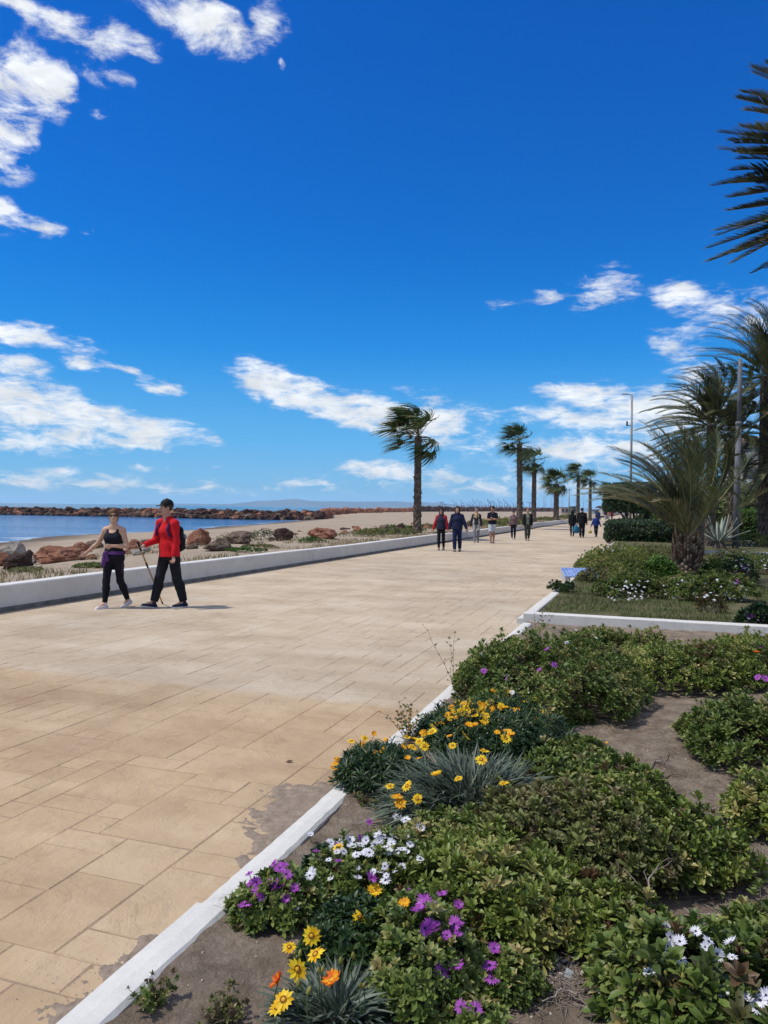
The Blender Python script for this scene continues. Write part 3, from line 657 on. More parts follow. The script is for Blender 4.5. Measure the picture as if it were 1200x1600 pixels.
def flower(key, p, parent, size=1.0, tilt=None, yaw=None, centre=True, stalk=.10):
    """one flower head on its stalk, a part of its plant"""
    L, em = fmesh(key); o = bpy.data.objects.new('flower', fr.choice(L)); LINK(o); o.parent = parent
    loc = np.asarray(p) - np.array(parent.location); o.location = loc
    tilt = fr.gauss(.5, .32) if tilt is None else tilt; yaw = fr.gauss(-math.pi * .62, .8) if yaw is None else yaw
    q = Matrix.Rotation(yaw, 4, 'Z') @ Matrix.Rotation(tilt, 4, 'Y') @ Matrix.Rotation(fr.uniform(0, 6.28), 4, 'Z'); o.rotation_euler = q.to_euler(); o.scale = (size,) * 3
    if centre:
        c = bpy.data.objects.new('flower_centre', em); LINK(c); c.parent = o
    if stalk:
        mb_ = MB()
        b = loc + np.array((fr.uniform(-.03, .03), fr.uniform(-.03, .03), -stalk)); tube(mb_, [b, (b + loc) / 2 + (fr.uniform(-.01, .01), 0, 0), loc], .0016, 4, 0, fr.random(), cap=False); mb_.build('flower_stalk', M_STALK, parent)
    return o
STK = {}
def strap_clump(name, label, cat, px, py, R_, h, n, L, w, mat, seed=0, group=None, spread=1.0, lobes=1):
    """clump of narrow strap leaves springing from crowns on the soil"""
    p = at(px, py, .05); p[2] = gz(p[0], p[1]); r = np.random.default_rng(seed); root = empty(name, tuple(p), label, cat, group); mb = MB()
    ts = []
    for k in range(5):
        mbt = MB(); v, f3, f4 = leaf(1, w / L * (.8 + .1 * k), tipw=.62, fold=.22, droop=.12 + .14 * k, seg=4); ts.append((v, {0: [f3, f4]}))
    a = r.uniform(0, 6.28, n); q = np.sqrt(r.uniform(0, 1, n)) * R_ * .62; pos = np.stack((q * np.cos(a), q * np.sin(a), (1 - (q / R_) ** 2) * h * .35 * r.uniform(0, 1, n)), 1)
    yaw = a + r.normal(0, .6, n); el = np.clip(1.25 - 1.05 * (q / (R_ * .62)) * spread + r.normal(0, .22, n), .05, 1.5); sc_ = L * r.uniform(.6, 1.15, n)
    k = r.integers(0, 5, n); M = rotm(yaw, -el, np.zeros(n)) * sc_[:, None, None]
    # local x rises with elevation el
    RX = np.stack([np.array(Matrix.Rotation(x, 3, 'X')) for x in r.uniform(-.6, .6, n)]); M = M @ RX
    rn = np.clip(r.normal(.5, .22, n), .02, .98)
    for t in range(5):
        s = k == t; mb.inst(ts[t][0], ts[t][1], M[s], pos[s], rn[s])
    mb.build('foliage', LEAF[mat], root); SHRUBS.append((p, R_, R_, h)); return root
# ================================================================ NEAR BED
G1 = 'low shrubs of the near bed'
# big light-green shrub mass
s1 = shrub('shrub', 'leafy light green shrub at the middle of the near bed, right of the white daisies', 'shrub', 765, 1420, .37, .36, .30, 700, 'broad', 'light', 1, G1, 90)
s2 = shrub('shrub', 'olive green shrub with reddish twigs at the centre right of the near bed', 'shrub', 895, 1345, .46, .40, .34, 800, 'broad', 'olive', 2, G1, 110)
s3 = shrub('shrub', 'light green shrub beside the bare soil path, left of the fallen branches', 'shrub', 1005, 1345, .40, .34, .33, 760, 'broad', 'light', 3, G1, 90)
s4 = shrub('shrub', 'pale tipped shrub low in the near bed, above the dry twigs and shells', 'shrub', 925, 1458, .30, .20, .22, 380, 'broad', 'light', 4, G1, 80)
s5 = shrub('shrub', 'mid green shrub between the grey grassy clump and the bare soil path', 'shrub', 905, 1232, .38, .36, .24, 620, 'broad', 'mid', 5, G1, 60)
s6 = shrub('shrub', 'dark green shrub directly below the grey grassy clump', 'shrub', 700, 1345, .30, .26, .20, 420, 'broad', 'mid', 6, G1, 50)
s7 = shrub('shrub', 'bushy bright green shrub with a few white daisies in the bottom right corner', 'shrub', 1120, 1610, .35, .30, .27, 600, 'broadbig', 'mid', 7, G1, 70)
s8 = shrub('shrub', 'green shrub cut by the right edge of the picture, behind the corner shrub', 'shrub', 1250, 1560, .30, .34, .26, 420, 'broad', 'mid', 8, G1, 40)
s9 = shrub('shrub', 'large twiggy shrub with purple flowers at the back of the near bed, by the kerb', 'shrub', 858, 1092, .80, 1.0, .52, 2300, 'broad', 'mid', 9, G1, 140, lump=.2)
s10 = shrub('shrub', 'wide leafy shrub in front of the white cross kerb, right of the twiggy shrub', 'shrub', 1092, 1062, .80, .72, .36, 1900, 'broad', 'light', 10, G1, 90)
s11 = shrub('shrub', 'tall green shrub at the right edge beside the bare soil path', 'shrub', 1185, 1185, .50, .48, .36, 1100, 'broad', 'mid', 11, G1, 80)
s12 = shrub('shrub', 'small green shrub leaning over the white cross kerb', 'shrub', 1018, 1032, .30, .28, .30, 320, 'broad', 'mid', 12, G1, 30)
s13 = shrub('shrub', 'small leafy shrub on the right side of the soil path, beside the fallen branch', 'shrub', 1200, 1300, .20, .22, .26, 260, 'broad', 'light', 13, G1, 30)
s14 = shrub('shrub', 'low green tuft of shrub at the near edge of the soil path', 'shrub', 890, 1125, .16, .14, .12, 110, 'broad', 'mid', 14, G1, 14)
s15 = shrub('shrub', 'leafy shrub against the white cross kerb at the right edge', 'shrub', 1175, 1035, .45, .4, .34, 620, 'broad', 'light', 15, G1, 40)
s16 = shrub('shrub', 'small shrub with orange and pink flowers at the right edge by the cross kerb', 'shrub', 1195, 1068, .22, .2, .32, 260, 'broad', 'mid', 16, G1, 20)
s17 = shrub('shrub', 'dark leafy shrub behind the yellow flower clumps', 'shrub', 795, 1200, .34, .32, .22, 520, 'daisy', 'dark', 17, G1, 30)
s18 = shrub('shrub', 'low twiggy shrub right behind the large one, touching the white cross kerb', 'shrub', 945, 1022, .50, .42, .34, 620, 'broad', 'mid', 18, G1, 50)
# flowering clumps
g1 = strap_clump('gazania_clump', 'grey green gazania clump with yellow and orange flowers at the bottom edge of the bed', 'flowers', 528, 1600, .22, .22, 1300, .13, .0052, 'grey', 31)
g2 = strap_clump('gazania_clump', 'silvery grassy clump with a few yellow flowers in the middle of the bed', 'flowers', 735, 1268, .50, .36, 3200, .25, .0052, 'grey', 32)
g3 = shrub('gazania_clump', 'dark green gazania clump crowded with yellow flowers, behind the silvery grassy clump', 'flowers', 775, 1165, .48, .44, .22, 900, 'narrow', 'dark', 33, None, 10, scale=(.6, 1.0))
g4 = shrub('gazania_clump', 'dark green gazania clump spilling over the kerb with orange yellow flowers', 'flowers', 598, 1215, .30, .26, .13, 520, 'narrow', 'dark', 34, None, 8, scale=(.5, .9))
g5 = shrub('daisy_clump', 'clump of white daisies in the middle left of the near bed', 'flowers', 590, 1385, .25, .24, .17, 520, 'daisy', 'mid', 35, None, 30)
g6 = shrub('daisy_clump', 'clump of purple daisies leaning over the white kerb', 'flowers', 436, 1415, .17, .22, .12, 420, 'daisy', 'mid', 36, None, 16)
g7 = shrub('daisy_clump', 'leafy clump with bright purple daisies between the yellow gazanias and the light green shrub', 'flowers', 655, 1535, .21, .24, .20, 520, 'daisy', 'mid', 37, None, 24)
g8 = shrub('daisy_clump', 'small daisy plant with purple flowers beside the little heap of shells', 'flowers', 790, 1545, .10, .10, .09, 110, 'daisy', 'mid', 38, None, 8)
g9 = shrub('daisy_clump', 'dark leafy clump with a yellow gazania between the purple daisies and the bottom clump', 'flowers', 555, 1500, .20, .18, .15, 420, 'daisy', 'dark', 39, None, 16)
g10 = shrub('daisy_clump', 'low daisy plant with two purple flowers at the bottom edge of the picture', 'flowers', 738, 1612, .10, .08, .07, 100, 'daisy', 'mid', 40, None, 6)
g11 = shrub('daisy_clump', 'low dark tuft between the kerb end and the white daisies', 'flowers', 520, 1345, .10, .12, .08, 130, 'daisy', 'dark', 41, None, 6)
def put(key, plant, pts_, size=1.0, dz=.0, **kw):
    for (x, y) in pts_:
        q = surf(x, y, .04)
        if q is not None: flower(key, q + np.array((0, 0, dz)), plant, size * fr.uniform(.76, 1.04), **kw)
put('gazania', g1, [(452, 1480), (487, 1462), (493, 1491), (464, 1515), (434, 1575), (443, 1562)], 1.0)
put('gazania_orange', g1, [(519, 1531)], 1.0, tilt=.5); put('gazania_red', g1, [(435, 1534)], 1.0, tilt=.9, yaw=math.pi)
put('gazania', g9, [(562, 1434)], .95, tilt=.7); put('gazania', g5, [(585, 1392), (505, 1341), (528, 1326)], .9)
put('gazania_deep', g9, [(632, 1412)], .9)
put('gazania', g2, [(609, 1228), (636, 1228), (652, 1248), (682, 1210), (752, 1187), (790, 1154)], .95)
put('gazania_deep', g2, [(620, 1245), (626, 1255)], 1.2)
Y3 = [(705, 1105), (722, 1112), (735, 1100), (745, 1092), (760, 1088), (775, 1086), (790, 1088), (716, 1098), (808, 1111), (728, 1106), (712, 1121), (742, 1118), (755, 1104), (765, 1097), (733, 1132), (760, 1118), (793, 1141), (852, 1116), (862, 1127), (850, 1133), (690, 1129), (680, 1134), (770, 1108), (727, 1149), (700, 1117), (752, 1112), (771, 1079), (797, 1081)]
for k, q in enumerate(Y3): put('gazania' if k % 2 else 'gazania_deep', g3, [q], 1.0)
put('gazania', g4, [(549, 1158), (644, 1167), (636, 1152), (668, 1126), (675, 1143), (570, 1153), (655, 1158)], .9)
put('gazania_deep', g4, [(527, 1186), (522, 1200), (530, 1210), (519, 1219), (524, 1193), (567, 1163), (585, 1176), (597, 1172), (551, 1211), (603, 1156), (536, 1204)], .9)
put('white', g5, [(634, 1281), (621, 1278), (656, 1294), (600, 1307), (615, 1307), (635, 1306), (572, 1313), (591, 1305), (571, 1331), (557, 1335), (577, 1332), (608, 1330), (620, 1331), (641, 1319), (547, 1311), (550, 1323), (530, 1319), (657, 1341), (602, 1376), (563, 1320), (586, 1320), (612, 1318), (628, 1327), (537, 1330)], 1.0)
put('white', g6, [(497, 1350), (487, 1363), (484, 1368), (461, 1418)], 1.0); put('white', g11, [(515, 1315), (520, 1325)], .9)
put('purple', g11, [(494, 1329), (562, 1309), (577, 1284)], .85)
put('purple', g6, [(442, 1351), (447, 1366), (431, 1383), (459, 1388), (403, 1393), (383, 1413), (400, 1378), (437, 1356)], .95)
put('purple', g5, [(580, 1371), (640, 1393)], .95)
put('purple', g7, [(690, 1396), (660, 1414), (655, 1422), (671, 1445), (677, 1456), (664, 1450), (712, 1507), (690, 1518), (710, 1444), (662, 1408)], 1.0)
put('purple', g8, [(772, 1482), (765, 1508), (768, 1529)], 1.0); put('purple', g10, [(720, 1573), (743, 1576)], .95)
put('white', s7, [(1043, 1450), (1047, 1464), (1044, 1479), (1062, 1471), (1064, 1500), (1087, 1455), (1107, 1471), (1142, 1472), (968, 1490), (937, 1543), (1129, 1547), (1120, 1490)], .95)
put('white', s8, [(1166, 1559), (1188, 1563), (1181, 1576), (1196, 1555)], 1.0)
put('purple', s9, [(843, 1047), (866, 1039), (756, 1048), (793, 1060), (855, 1015)], 1.0); put('white', s9, [(752, 1010), (750, 1022), (756, 1003), (925, 992), (932, 996), (900, 985), (886, 1004)], 1.1)
put('white', g3, [(800, 1082), (808, 1086), (822, 1083), (786, 1079)], 1.0)
put('gazania_red', s16, [(1182, 1020)], 1.3); put('purple', s16, [(1190, 1012), (1196, 1060), (1184, 1058)], 1.2)
put('gazania_deep', s5, [(948, 1160)], .5)
def more(key, plant, n, x0, x1, y0, y1, size=.85):
    for _ in range(n): put(key, plant, [(fr.uniform(x0, x1), fr.uniform(y0, y1))], size)
more('gazania', g3, 24, 690, 850, 1085, 1135); more('gazania_deep', g3, 12, 690, 800, 1090, 1150, .8); more('gazania_deep', g4, 7, 560, 670, 1140, 1190, .75); more('white', g5, 20, 480, 640, 1295, 1375, .8); more('purple', g6, 8, 385, 470, 1345, 1410, .75); more('gazania', g2, 6, 640, 800, 1150, 1230, .8); more('purple', g7, 7, 640, 720, 1400, 1480, .75); more('purple', g11, 3, 470, 530, 1320, 1350, .7); more('white', s7, 4, 980, 1150, 1460, 1560, .8)
# open kerb-side weeds, tall flowering weed, wispy weed
def weed(name, label, px, py, stems, H, wild, tips, seed, top=None, leafy='mid', cat='weed', lean=(0, 0)):
    r = random.Random(seed); p = at(px, py, .03); p[2] = gz(p[0], p[1]); root = empty(name, tuple(p), label, cat); ms = MB(); mf = MB(); pos = []; yw = []
    for k in range(stems):
        a = r.uniform(0, 6.28); hh = H * r.uniform(.6, 1); d = np.array((lean[0] + wild * math.cos(a), lean[1] + wild * math.sin(a), 1.0)); pts_ = [np.array((r.uniform(-.03, .03), r.uniform(-.03, .03), 0))]
        for j in range(7):
            d = d + np.array((r.uniform(-.25, .25), r.uniform(-.25, .25), 0)); d = d / np.linalg.norm(d); pts_.append(pts_[-1] + d * hh / 7)
            if r.random() < tips:
                e = pts_[-1] + np.array((r.uniform(-1, 1), r.uniform(-1, 1), r.uniform(.1, .9))) * .05; tube(ms, [pts_[-1], e], [.0014, .0009], 4, cap=False); pos.append(e); yw.append(r.uniform(0, 6.28))
            pos.append(pts_[-1]); yw.append(r.uniform(0, 6.28))
        tube(ms, pts_, list(np.linspace(.0024, .001, len(pts_))), 5, cap=False)
    ms.build('stems', M_TWIG, root); pos = np.array(pos); n = len(pos)
    foliage(mf, 'small', pos, np.array(yw), np.full(n, .7), np.array([r.random() for _ in range(n)]), (.35, .8), seed=seed); mf.build('foliage', LEAF[leafy], root)
    if top:
        for q in pos[::max(1, len(pos) // top)][:top]: flower('gazania_deep', q + np.array(root.location) + (0, 0, .01), root, .28, centre=False, stalk=0)
    return root
w1 = weed('weed', 'tall thin weed with reddish seed heads standing above the kerb', 712, 1085, 3, .62, .12, .6, 3, leafy='olive', lean=(-.28, 0))
w2 = weed('weed', 'wispy weed with tiny yellow flower heads beside the kerb', 640, 1160, 9, .26, .5, .8, 4, 26, leafy='mid')
w3 = weed('weed', 'small green weed growing against the kerb at the bottom edge', 238, 1575, 12, .06, 1.1, .4, 5, leafy='mid')
w4 = weed('weed', 'dry yellowish weed tuft on the bare soil near the bottom edge', 350, 1592, 14, .07, 1.0, .4, 6, leafy='olive')
w5 = weed('weed', 'tall leggy weed with thin arching stems over the kerb corner', 838, 1000, 4, .48, .45, .5, 7, leafy='olive')
w6 = weed('weed', 'small weed tuft beside the purple daisy clump on the kerb side', 385, 1450, 9, .05, 1.1, .4, 8, leafy='mid')
w7 = weed('weed', 'grey green seedling by the white kerb end', 575, 1255, 8, .05, .9, .3, 9, leafy='mid')
def bud_mesh():
    mb = MB(); lathe(mb, [(.0005, -.009), (.0045, -.004), (.0055, .002), (.0035, .008), (.0005, .012)], n=7); o = mb.build('flower_bud', M_BUD); me = o.data; bpy.data.objects.remove(o); return me
M_BUD = leafmat('flower_bud', [(.08, .13, .03), (.22, .20, .04), (.50, .33, .03)], .5, .1); BUD = bud_mesh()
for pl, L_ in ((g1, [(470, 1500), (500, 1520), (480, 1540), (540, 1500), (560, 1540)]), (g3, [(740, 1125), (780, 1120), (715, 1135), (820, 1125), (800, 1150)]), (g4, [(590, 1165), (620, 1170), (560, 1185), (605, 1190)]), (g5, [(560, 1345), (590, 1350), (640, 1345), (605, 1360)]), (g7, [(640, 1440), (700, 1470), (660, 1490), (690, 1430)]), (s7, [(1000, 1500), (1080, 1520), (1030, 1530)]), (g6, [(420, 1370), (440, 1395), (410, 1400)])):
    for (x, y) in L_:
        for q_ in range(2):
            q = surf(x + fr.uniform(-14, 14), y + fr.uniform(-10, 10), .05)
            if q is None: continue
            o = bpy.data.objects.new('flower_bud', BUD); LINK(o); o.parent = pl; loc = q - np.array(pl.location); o.location = loc; o.rotation_euler = (fr.uniform(-.5, .5), fr.uniform(-.5, .5), 0); o.scale = (fr.uniform(.8, 1.4),) * 3
            mb_ = MB(); tube(mb_, [loc - (0, 0, .08), loc - (fr.uniform(-.01, .01), 0, .04), loc],   .0015, 4, 0, fr.random(), cap=False); mb_.build('flower_stalk', M_STALK, pl)
for k, (pa, mb) in STK.items(): mb.build('flower_stalks', M_STALK, pa)
STK.clear()
# ---- litter: dead twigs, branches, shells, glass
def branch(label, pts_px, rad, seed, lift=.03, forks=3, cat='branch'):
    r = random.Random(seed); P0 = [at(x, y, .05) + (0, 0, 0) for x, y in pts_px]
    for q in P0: q[2] = gz(q[0], q[1]) + rad + r.uniform(0, lift)
    o = np.array(P0[0]); mb = MB(); Q = [q - o for q in P0]
    # resample with wiggle
    R2 = []
    for a_, b_ in zip(Q[:-1], Q[1:]):
        for t in np.linspace(0, 1, 5)[:-1]: R2.append(a_ * (1 - t) + b_ * t + np.array((r.uniform(-.006, .006), r.uniform(-.006, .006), r.uniform(-.004, .006))))
    R2.append(Q[-1]); tube(mb, R2, list(np.linspace(rad, rad * .4, len(R2))), 7)
    for _ in range(forks):
        i = r.randrange(1, len(R2) - 1); e = R2[i] + np.array((r.uniform(-.12, .12), r.uniform(-.12, .12), r.uniform(.0, .06))); m_ = (R2[i] + e) / 2 + np.array((r.uniform(-.02, .02), r.uniform(-.02, .02), .01))
        tube(mb, [R2[i], m_, e], [rad * .5, rad * .4, rad * .2], 5)
    return tag(mb.build('branch', M_DEAD, loc=tuple(o)) if False else _bl(mb, 'branch', M_DEAD, o), label, cat)
def _bl(mb, name, m, o):
    ob = mb.build(name, m); ob.location = tuple(o); return ob
M_DEAD = noisy('dead_wood', [(.3, (.16, .125, .10)), (.7, (.36, .30, .25))], 30, .9, .5)
branch('pale dead branch lying on the soil at the right edge, upper one', [(1215, 1277), (1180, 1283), (1165, 1262), (1155, 1250)], .010, 1)
branch('grey dead branch lying on the soil at the right edge, beside the light green shrub', [(1210, 1372), (1150, 1380), (1110, 1362), (1095, 1345)], .007, 2)
branch('long thin dead branch below the grey one at the right edge', [(1220, 1440), (1160, 1432), (1110, 1425), (1070, 1430)], .008, 3)
branch('arching dead twig lying at the left end of the bare soil path', [(1010, 1205), (1022, 1190), (1035, 1192), (1045, 1175)], .006, 4, forks=5)
branch('bare upright dead twig standing among the pale tipped shrub leaves', [(1010, 1460), (1015, 1420), (1040, 1380), (1030, 1350)], .004, 5, lift=.2, forks=6)
branch('curved dry stalk on the soil by the bottom edge', [(905, 1570), (880, 1560), (850, 1572), (830, 1560)], .004, 6, forks=2)
mb = MB(); r = random.Random(8)      # dry leaf and twig litter
for k in range(2200):
    if k % 3 == 0: x, y = r.gauss(880, 60), r.gauss(1540, 22)
    elif k % 3 == 1: x, y = r.uniform(1080, 1240), r.gauss(1390, 60)
    else: x, y = r.uniform(830, 1180), r.gauss(1190, 50)
    if y > 1640: continue
    q = at(x, y, .04); q[2] = gz(q[0], q[1]) + .003; a = r.uniform(0, 6.28); L = r.uniform(.02, .09); d = np.array((math.cos(a), math.sin(a), r.uniform(-.05, .25))) * L
    tube(mb, [q, q + d * .5 + (r.uniform(-.006, .006), r.uniform(-.006, .006), .004), q + d], [.0013, .0012, .0006], 4, 0, r.random(), cap=False)
tag(mb.build('twig_litter', M_DEAD), 'dry twigs and stalks scattered on the bare soil', 'twigs', kind='stuff')
M_SHELL = flat('shell_white', (.55, .50, .44), .6, var=.3, scale=60)
def pebble(r, s):
    v = []; f = []
    mb = MB(); lathe(mb, [(.002 * s, -.5 * s), (.8 * s, -.35 * s), (s, 0), (.75 * s, .4 * s), (.002 * s, .5 * s)], n=7); return np.concatenate(mb.v), {0: [np.concatenate(x) for x in mb.f.values()]}
tv, tf = pebble(r, 1.0)
def scatter_pebbles(name, label, pts_, size, m, seed):
    r = np.random.default_rng(seed); n = len(pts_); S = r.uniform(.5, 1.3, n)[:, None, None] * size
    M = rotm(r.uniform(0, 6.28, n), r.uniform(0, .8, n)) * S; M = M * np.stack((r.uniform(.7, 1.2, n), r.uniform(.6, 1, n), r.uniform(.5, .8, n)), 1)[:, None, :]
    mb = MB(); mb.inst(tv, tf, M, pts_, r.uniform(0, 1, n)); return tag(mb.build(name, m), label, 'pebbles', kind='stuff')
r = random.Random(5); L_ = []
for _ in range(70):
    q = at(r.gauss(848, 22), r.gauss(1508, 13), .05); q[2] = gz(q[0], q[1]) + .004 + r.uniform(0, .01); L_.append(q)
scatter_pebbles('shells', 'little heap of whitish shells and pebbles beside the purple daisy plant', np.array(L_), .0085, M_SHELL, 1)
L_ = []
for _ in range(5200):
    s_, t_ = r.uniform(.8, S_K2), r.uniform(-1.5, 4.5); q = P(s_, t_); q[2] = gz(q[0], q[1]) + .001; L_.append(q)
scatter_pebbles('gravel', 'fine gravel and grit sprinkled over the bare soil', np.array(L_), .0052, noisy('grit', [(.3, (.16, .12, .09)), (.5, (.30, .25, .2)), (.7, (.55, .5, .44))], 25, .9, 0), 2)
mg, nt, b = newmat('clear_glass_shard', .15, .5); b.inputs['Base Color'].default_value = (.62, .70, .72, 1); setin(b, 'Transmission Weight', .55)
for k, (x, y, s, lab) in enumerate(((890, 1522, .022, 'small pale glass shard lying on the soil beside the shells'), (872, 1490, .028, 'larger greyish glass shard leaning under the pale tipped shrub'))):
    q = at(x, y, .05); q[2] = gz(q[0], q[1]) + .004; mb = MB(); pg = [(-1, -.6), (.2, -1), (.9, -.2), (.5, .8), (-.5, 1)]
    mb.add([(a_ * s, b__ * s, z) for z in (0, .004) for a_, b__ in pg], [tuple(range(5))[::-1], tuple(range(5, 10))] + [(i, (i + 1) % 5, (i + 1) % 5 + 5, i + 5) for i in range(5)])
    o = mb.build('glass_shard', mg, smooth=False); o.location = tuple(q); o.rotation_euler = (.5, .3, k); tag(o, lab, 'glass')
o = at(440, 1191, .0); mb = MB(); v, f3, f4 = leaf(.05, .012, tipw=.5, fold=.3, droop=-.1, seg=3); mb.add(v, f3); mb.f[(4, 0)] = [f4]
q = mb.build('dead_leaf', flat('dead_leaf_brown', (.09, .035, .02))); q.location = tuple(at(446, 1191, .004)); q.rotation_euler.z = .3; tag(q, 'single curled brown leaf lying on the paving slabs', 'leaf')

L_ = []; r = random.Random(55)      # sand grains and grit strayed on to the slabs
for _ in range(900):
    x, y = (r.gauss(470, 50), r.gauss(1285, 40)) if r.random() < .75 else (r.gauss(170, 60), r.gauss(1545, 45)); q = at(x, y, .0); s_, t_ = st_of(q)
    if t_ < T_KERB - .03: q[2] = .002; L_.append(q)
scatter_pebbles('sand_grains', 'loose grains of dark sand strayed over the slabs by the kerb', np.array(L_), .0022, M_DSAND, 3)
# ================================================================ PEOPLE  (bodies and clothes as smooth blended surfaces)
class Field:
    def __init__(s, lo, hi, h):
        s.h = h; s.lo = np.array(lo, float); n = np.ceil((np.array(hi) - s.lo) / h).astype(int) + 1; s.n = n; s.F = np.full(n, .25)
    def _box(s, lo, hi, m):
        a = np.maximum(0, np.floor((np.array(lo) - m - s.lo) / s.h).astype(int)); b = np.minimum(s.n, np.ceil((np.array(hi) + m - s.lo) / s.h).astype(int) + 1)
        if (b <= a).any(): return None, None
        ax = [s.lo[i] + s.h * np.arange(a[i], b[i]) for i in range(3)]
        G = np.stack(np.meshgrid(*ax, indexing='ij'), -1); return tuple(slice(a[i], b[i]) for i in range(3)), G
    def put(s, sl, d, k):
        f = s.F[sl]
        if k <= 0: s.F[sl] = np.minimum(f, d)
        else:
            hh = np.maximum(k - np.abs(f - d), 0) / k; s.F[sl] = np.minimum(f, d) - hh * hh * k * .25
    def cone(s, a, b, ra, rb, k=.02, c0=0, c1=0):
        """tapered limb; c0/c1 cut it flat at its ends"""
        a = np.array(a, float); b = np.array(b, float); m = max(ra, rb) + k + s.h * 2
        sl, G = s._box(np.minimum(a, b), np.maximum(a, b), m)
        if sl is None: return s
        v = b - a; L = np.linalg.norm(v) + 1e-9; t = ((G - a) @ v) / (L * L); tc = np.clip(t, 0, 1)
        d = np.linalg.norm(G - a - tc[..., None] * v, axis=-1) - (ra + (rb - ra) * tc)
        if c0: d = np.maximum(d, -t * L)
        if c1: d = np.maximum(d, (t - 1) * L)
        s.put(sl, d, k); return s
    def ecap(s, a, b, ua, ub, lat, k=.03, c0=0, c1=0, front=None):
        """segment with an oval section: ua=(half width, half depth) at a, ub at b; lat = sideways axis"""
        a = np.array(a, float); b = np.array(b, float); v = b - a; L = np.linalg.norm(v) + 1e-9; v = v / L
        lat = np.array(lat, float); lat = lat - v * np.dot(lat, v); lat /= np.linalg.norm(lat); dp = np.cross(v, lat); m = max(max(ua), max(ub)) + k + s.h * 2
        sl, G = s._box(np.minimum(a, b), np.maximum(a, b), m)
        if sl is None: return s
        Q = G - a; t = Q @ v; tc = np.clip(t / L, 0, 1); e = np.abs(t - np.clip(t, 0, L)); rx = ua[0] + (ub[0] - ua[0]) * tc; ry = ua[1] + (ub[1] - ua[1]) * tc; rm = np.minimum(rx, ry)
        q = np.sqrt((Q @ lat / rx) ** 2 + (Q @ dp / ry) ** 2 + (e / rm) ** 2); d = (q - 1) * rm
        if c0: d = np.maximum(d, -t)
        if c1: d = np.maximum(d, t - L)
        s.put(sl, d, k); return s
    def ell(s, c, r_, M=None, k=.02):
        c = np.array(c, float); r_ = np.array(r_, float); sl, G = s._box(c - r_.max(), c + r_.max(), k + s.h * 2)
        if sl is None: return s
        Q = G - c
        if M is not None: Q = Q @ np.array(M)
        k0 = np.linalg.norm(Q / r_, axis=-1); k1 = np.linalg.norm(Q / (r_ * r_), axis=-1) + 1e-9; s.put(sl, k0 * (k0 - 1) / k1, k); return s
    def cut(s, p, n):
        """keep the side of the plane the normal points away from"""
        ax = [s.lo[i] + s.h * np.arange(s.n[i]) for i in range(3)]; n = np.array(n, float); n /= np.linalg.norm(n)
        D = (ax[0] - p[0])[:, None, None] * n[0] + (ax[1] - p[1])[None, :, None] * n[1] + (ax[2] - p[2])[None, None, :] * n[2]
        s.F = np.maximum(s.F, D); return s
    def carve(s, c, r_, M=None):
        c = np.array(c, float); r_ = np.array(r_, float); sl, G = s._box(c - r_.max(), c + r_.max(), .01); Q = G - c
        if M is not None: Q = Q @ np.array(M)
        k0 = np.linalg.norm(Q / r_, axis=-1); k1 = np.linalg.norm(Q / (r_ * r_), axis=-1) + 1e-9; s.F[sl] = np.maximum(s.F[sl], -(k0 * (k0 - 1) / k1)); return s
    def wrinkle(s, amp, f=40, seed=0):
        ax = [s.lo[i] + s.h * np.arange(s.n[i]) for i in range(3)]; x, y, z = ax[0][:, None, None], ax[1][None, :, None], ax[2][None, None, :]
        s.F = s.F + amp * (np.sin(f * (z + .35 * x) + 3 * np.sin(9 * x + seed) + 2 * np.sin(11 * y)) * .6 + np.sin(f * .6 * (x - y + .5 * z) + seed * 2 + 2 * np.sin(13 * z)) * .6); return s
    def mesh(s):
        F = s.F; F = np.pad(F, 1, constant_values=.25); neg = F < 0; n0, n1, n2 = F.shape
        c = np.zeros((n0 - 1, n1 - 1, n2 - 1), int)
        for i in (0, 1):
            for j in (0, 1):
                for k in (0, 1): c += neg[i:n0 - 1 + i, j:n1 - 1 + j, k:n2 - 1 + k]
        I = np.argwhere((c > 0) & (c < 8)); idx = np.full(c.shape, -1); idx[tuple(I.T)] = np.arange(len(I))
        acc = np.zeros((len(I), 3)); cnt = np.zeros(len(I))
        co = [(i, j, k) for i in (0, 1) for j in (0, 1) for k in (0, 1)]
        for A in co:
            for ax in range(3):
                if A[ax]: continue
                B = list(A); B[ax] = 1; fa = F[I[:, 0] + A[0], I[:, 1] + A[1], I[:, 2] + A[2]]; fb = F[I[:, 0] + B[0], I[:, 1] + B[1], I[:, 2] + B[2]]
                m = (fa < 0) != (fb < 0); t = np.where(m, fa / np.where(m, fa - fb, 1), 0); p = np.array(A, float) + t[:, None] * (np.array(B) - np.array(A)); acc[m] += p[m]; cnt[m] += 1
        V = s.lo - s.h + s.h * (I + acc / cnt[:, None]); Q = []
        for ax in range(3):
            u, w = (ax + 1) % 3, (ax + 2) % 3; sl0 = [slice(None)] * 3; sl1 = [slice(None)] * 3; sl0[ax] = slice(0, -1); sl1[ax] = slice(1, None)
            a = neg[tuple(sl0)]; b = neg[tuple(sl1)]; E = np.argwhere(a != b); E = E[(E[:, u] > 0) & (E[:, w] > 0)]; flip = a[tuple(E.T)]
            def cell(du, dw):
                q = E.copy(); q[:, u] -= du; q[:, w] -= dw; return idx[q[:, 0], q[:, 1], q[:, 2]]
            q = np.stack((cell(1, 1), cell(0, 1), cell(0, 0), cell(1, 0)), 1); q = np.where(flip[:, None], q, q[:, ::-1]); Q.append(q)
        return V, np.concatenate(Q)
    def build(s, name, m, parent=None):
        V, Q = s.mesh(); mb = MB(); mb.add(V, Q); return mb.build(name, m, parent)
SKIN = {}
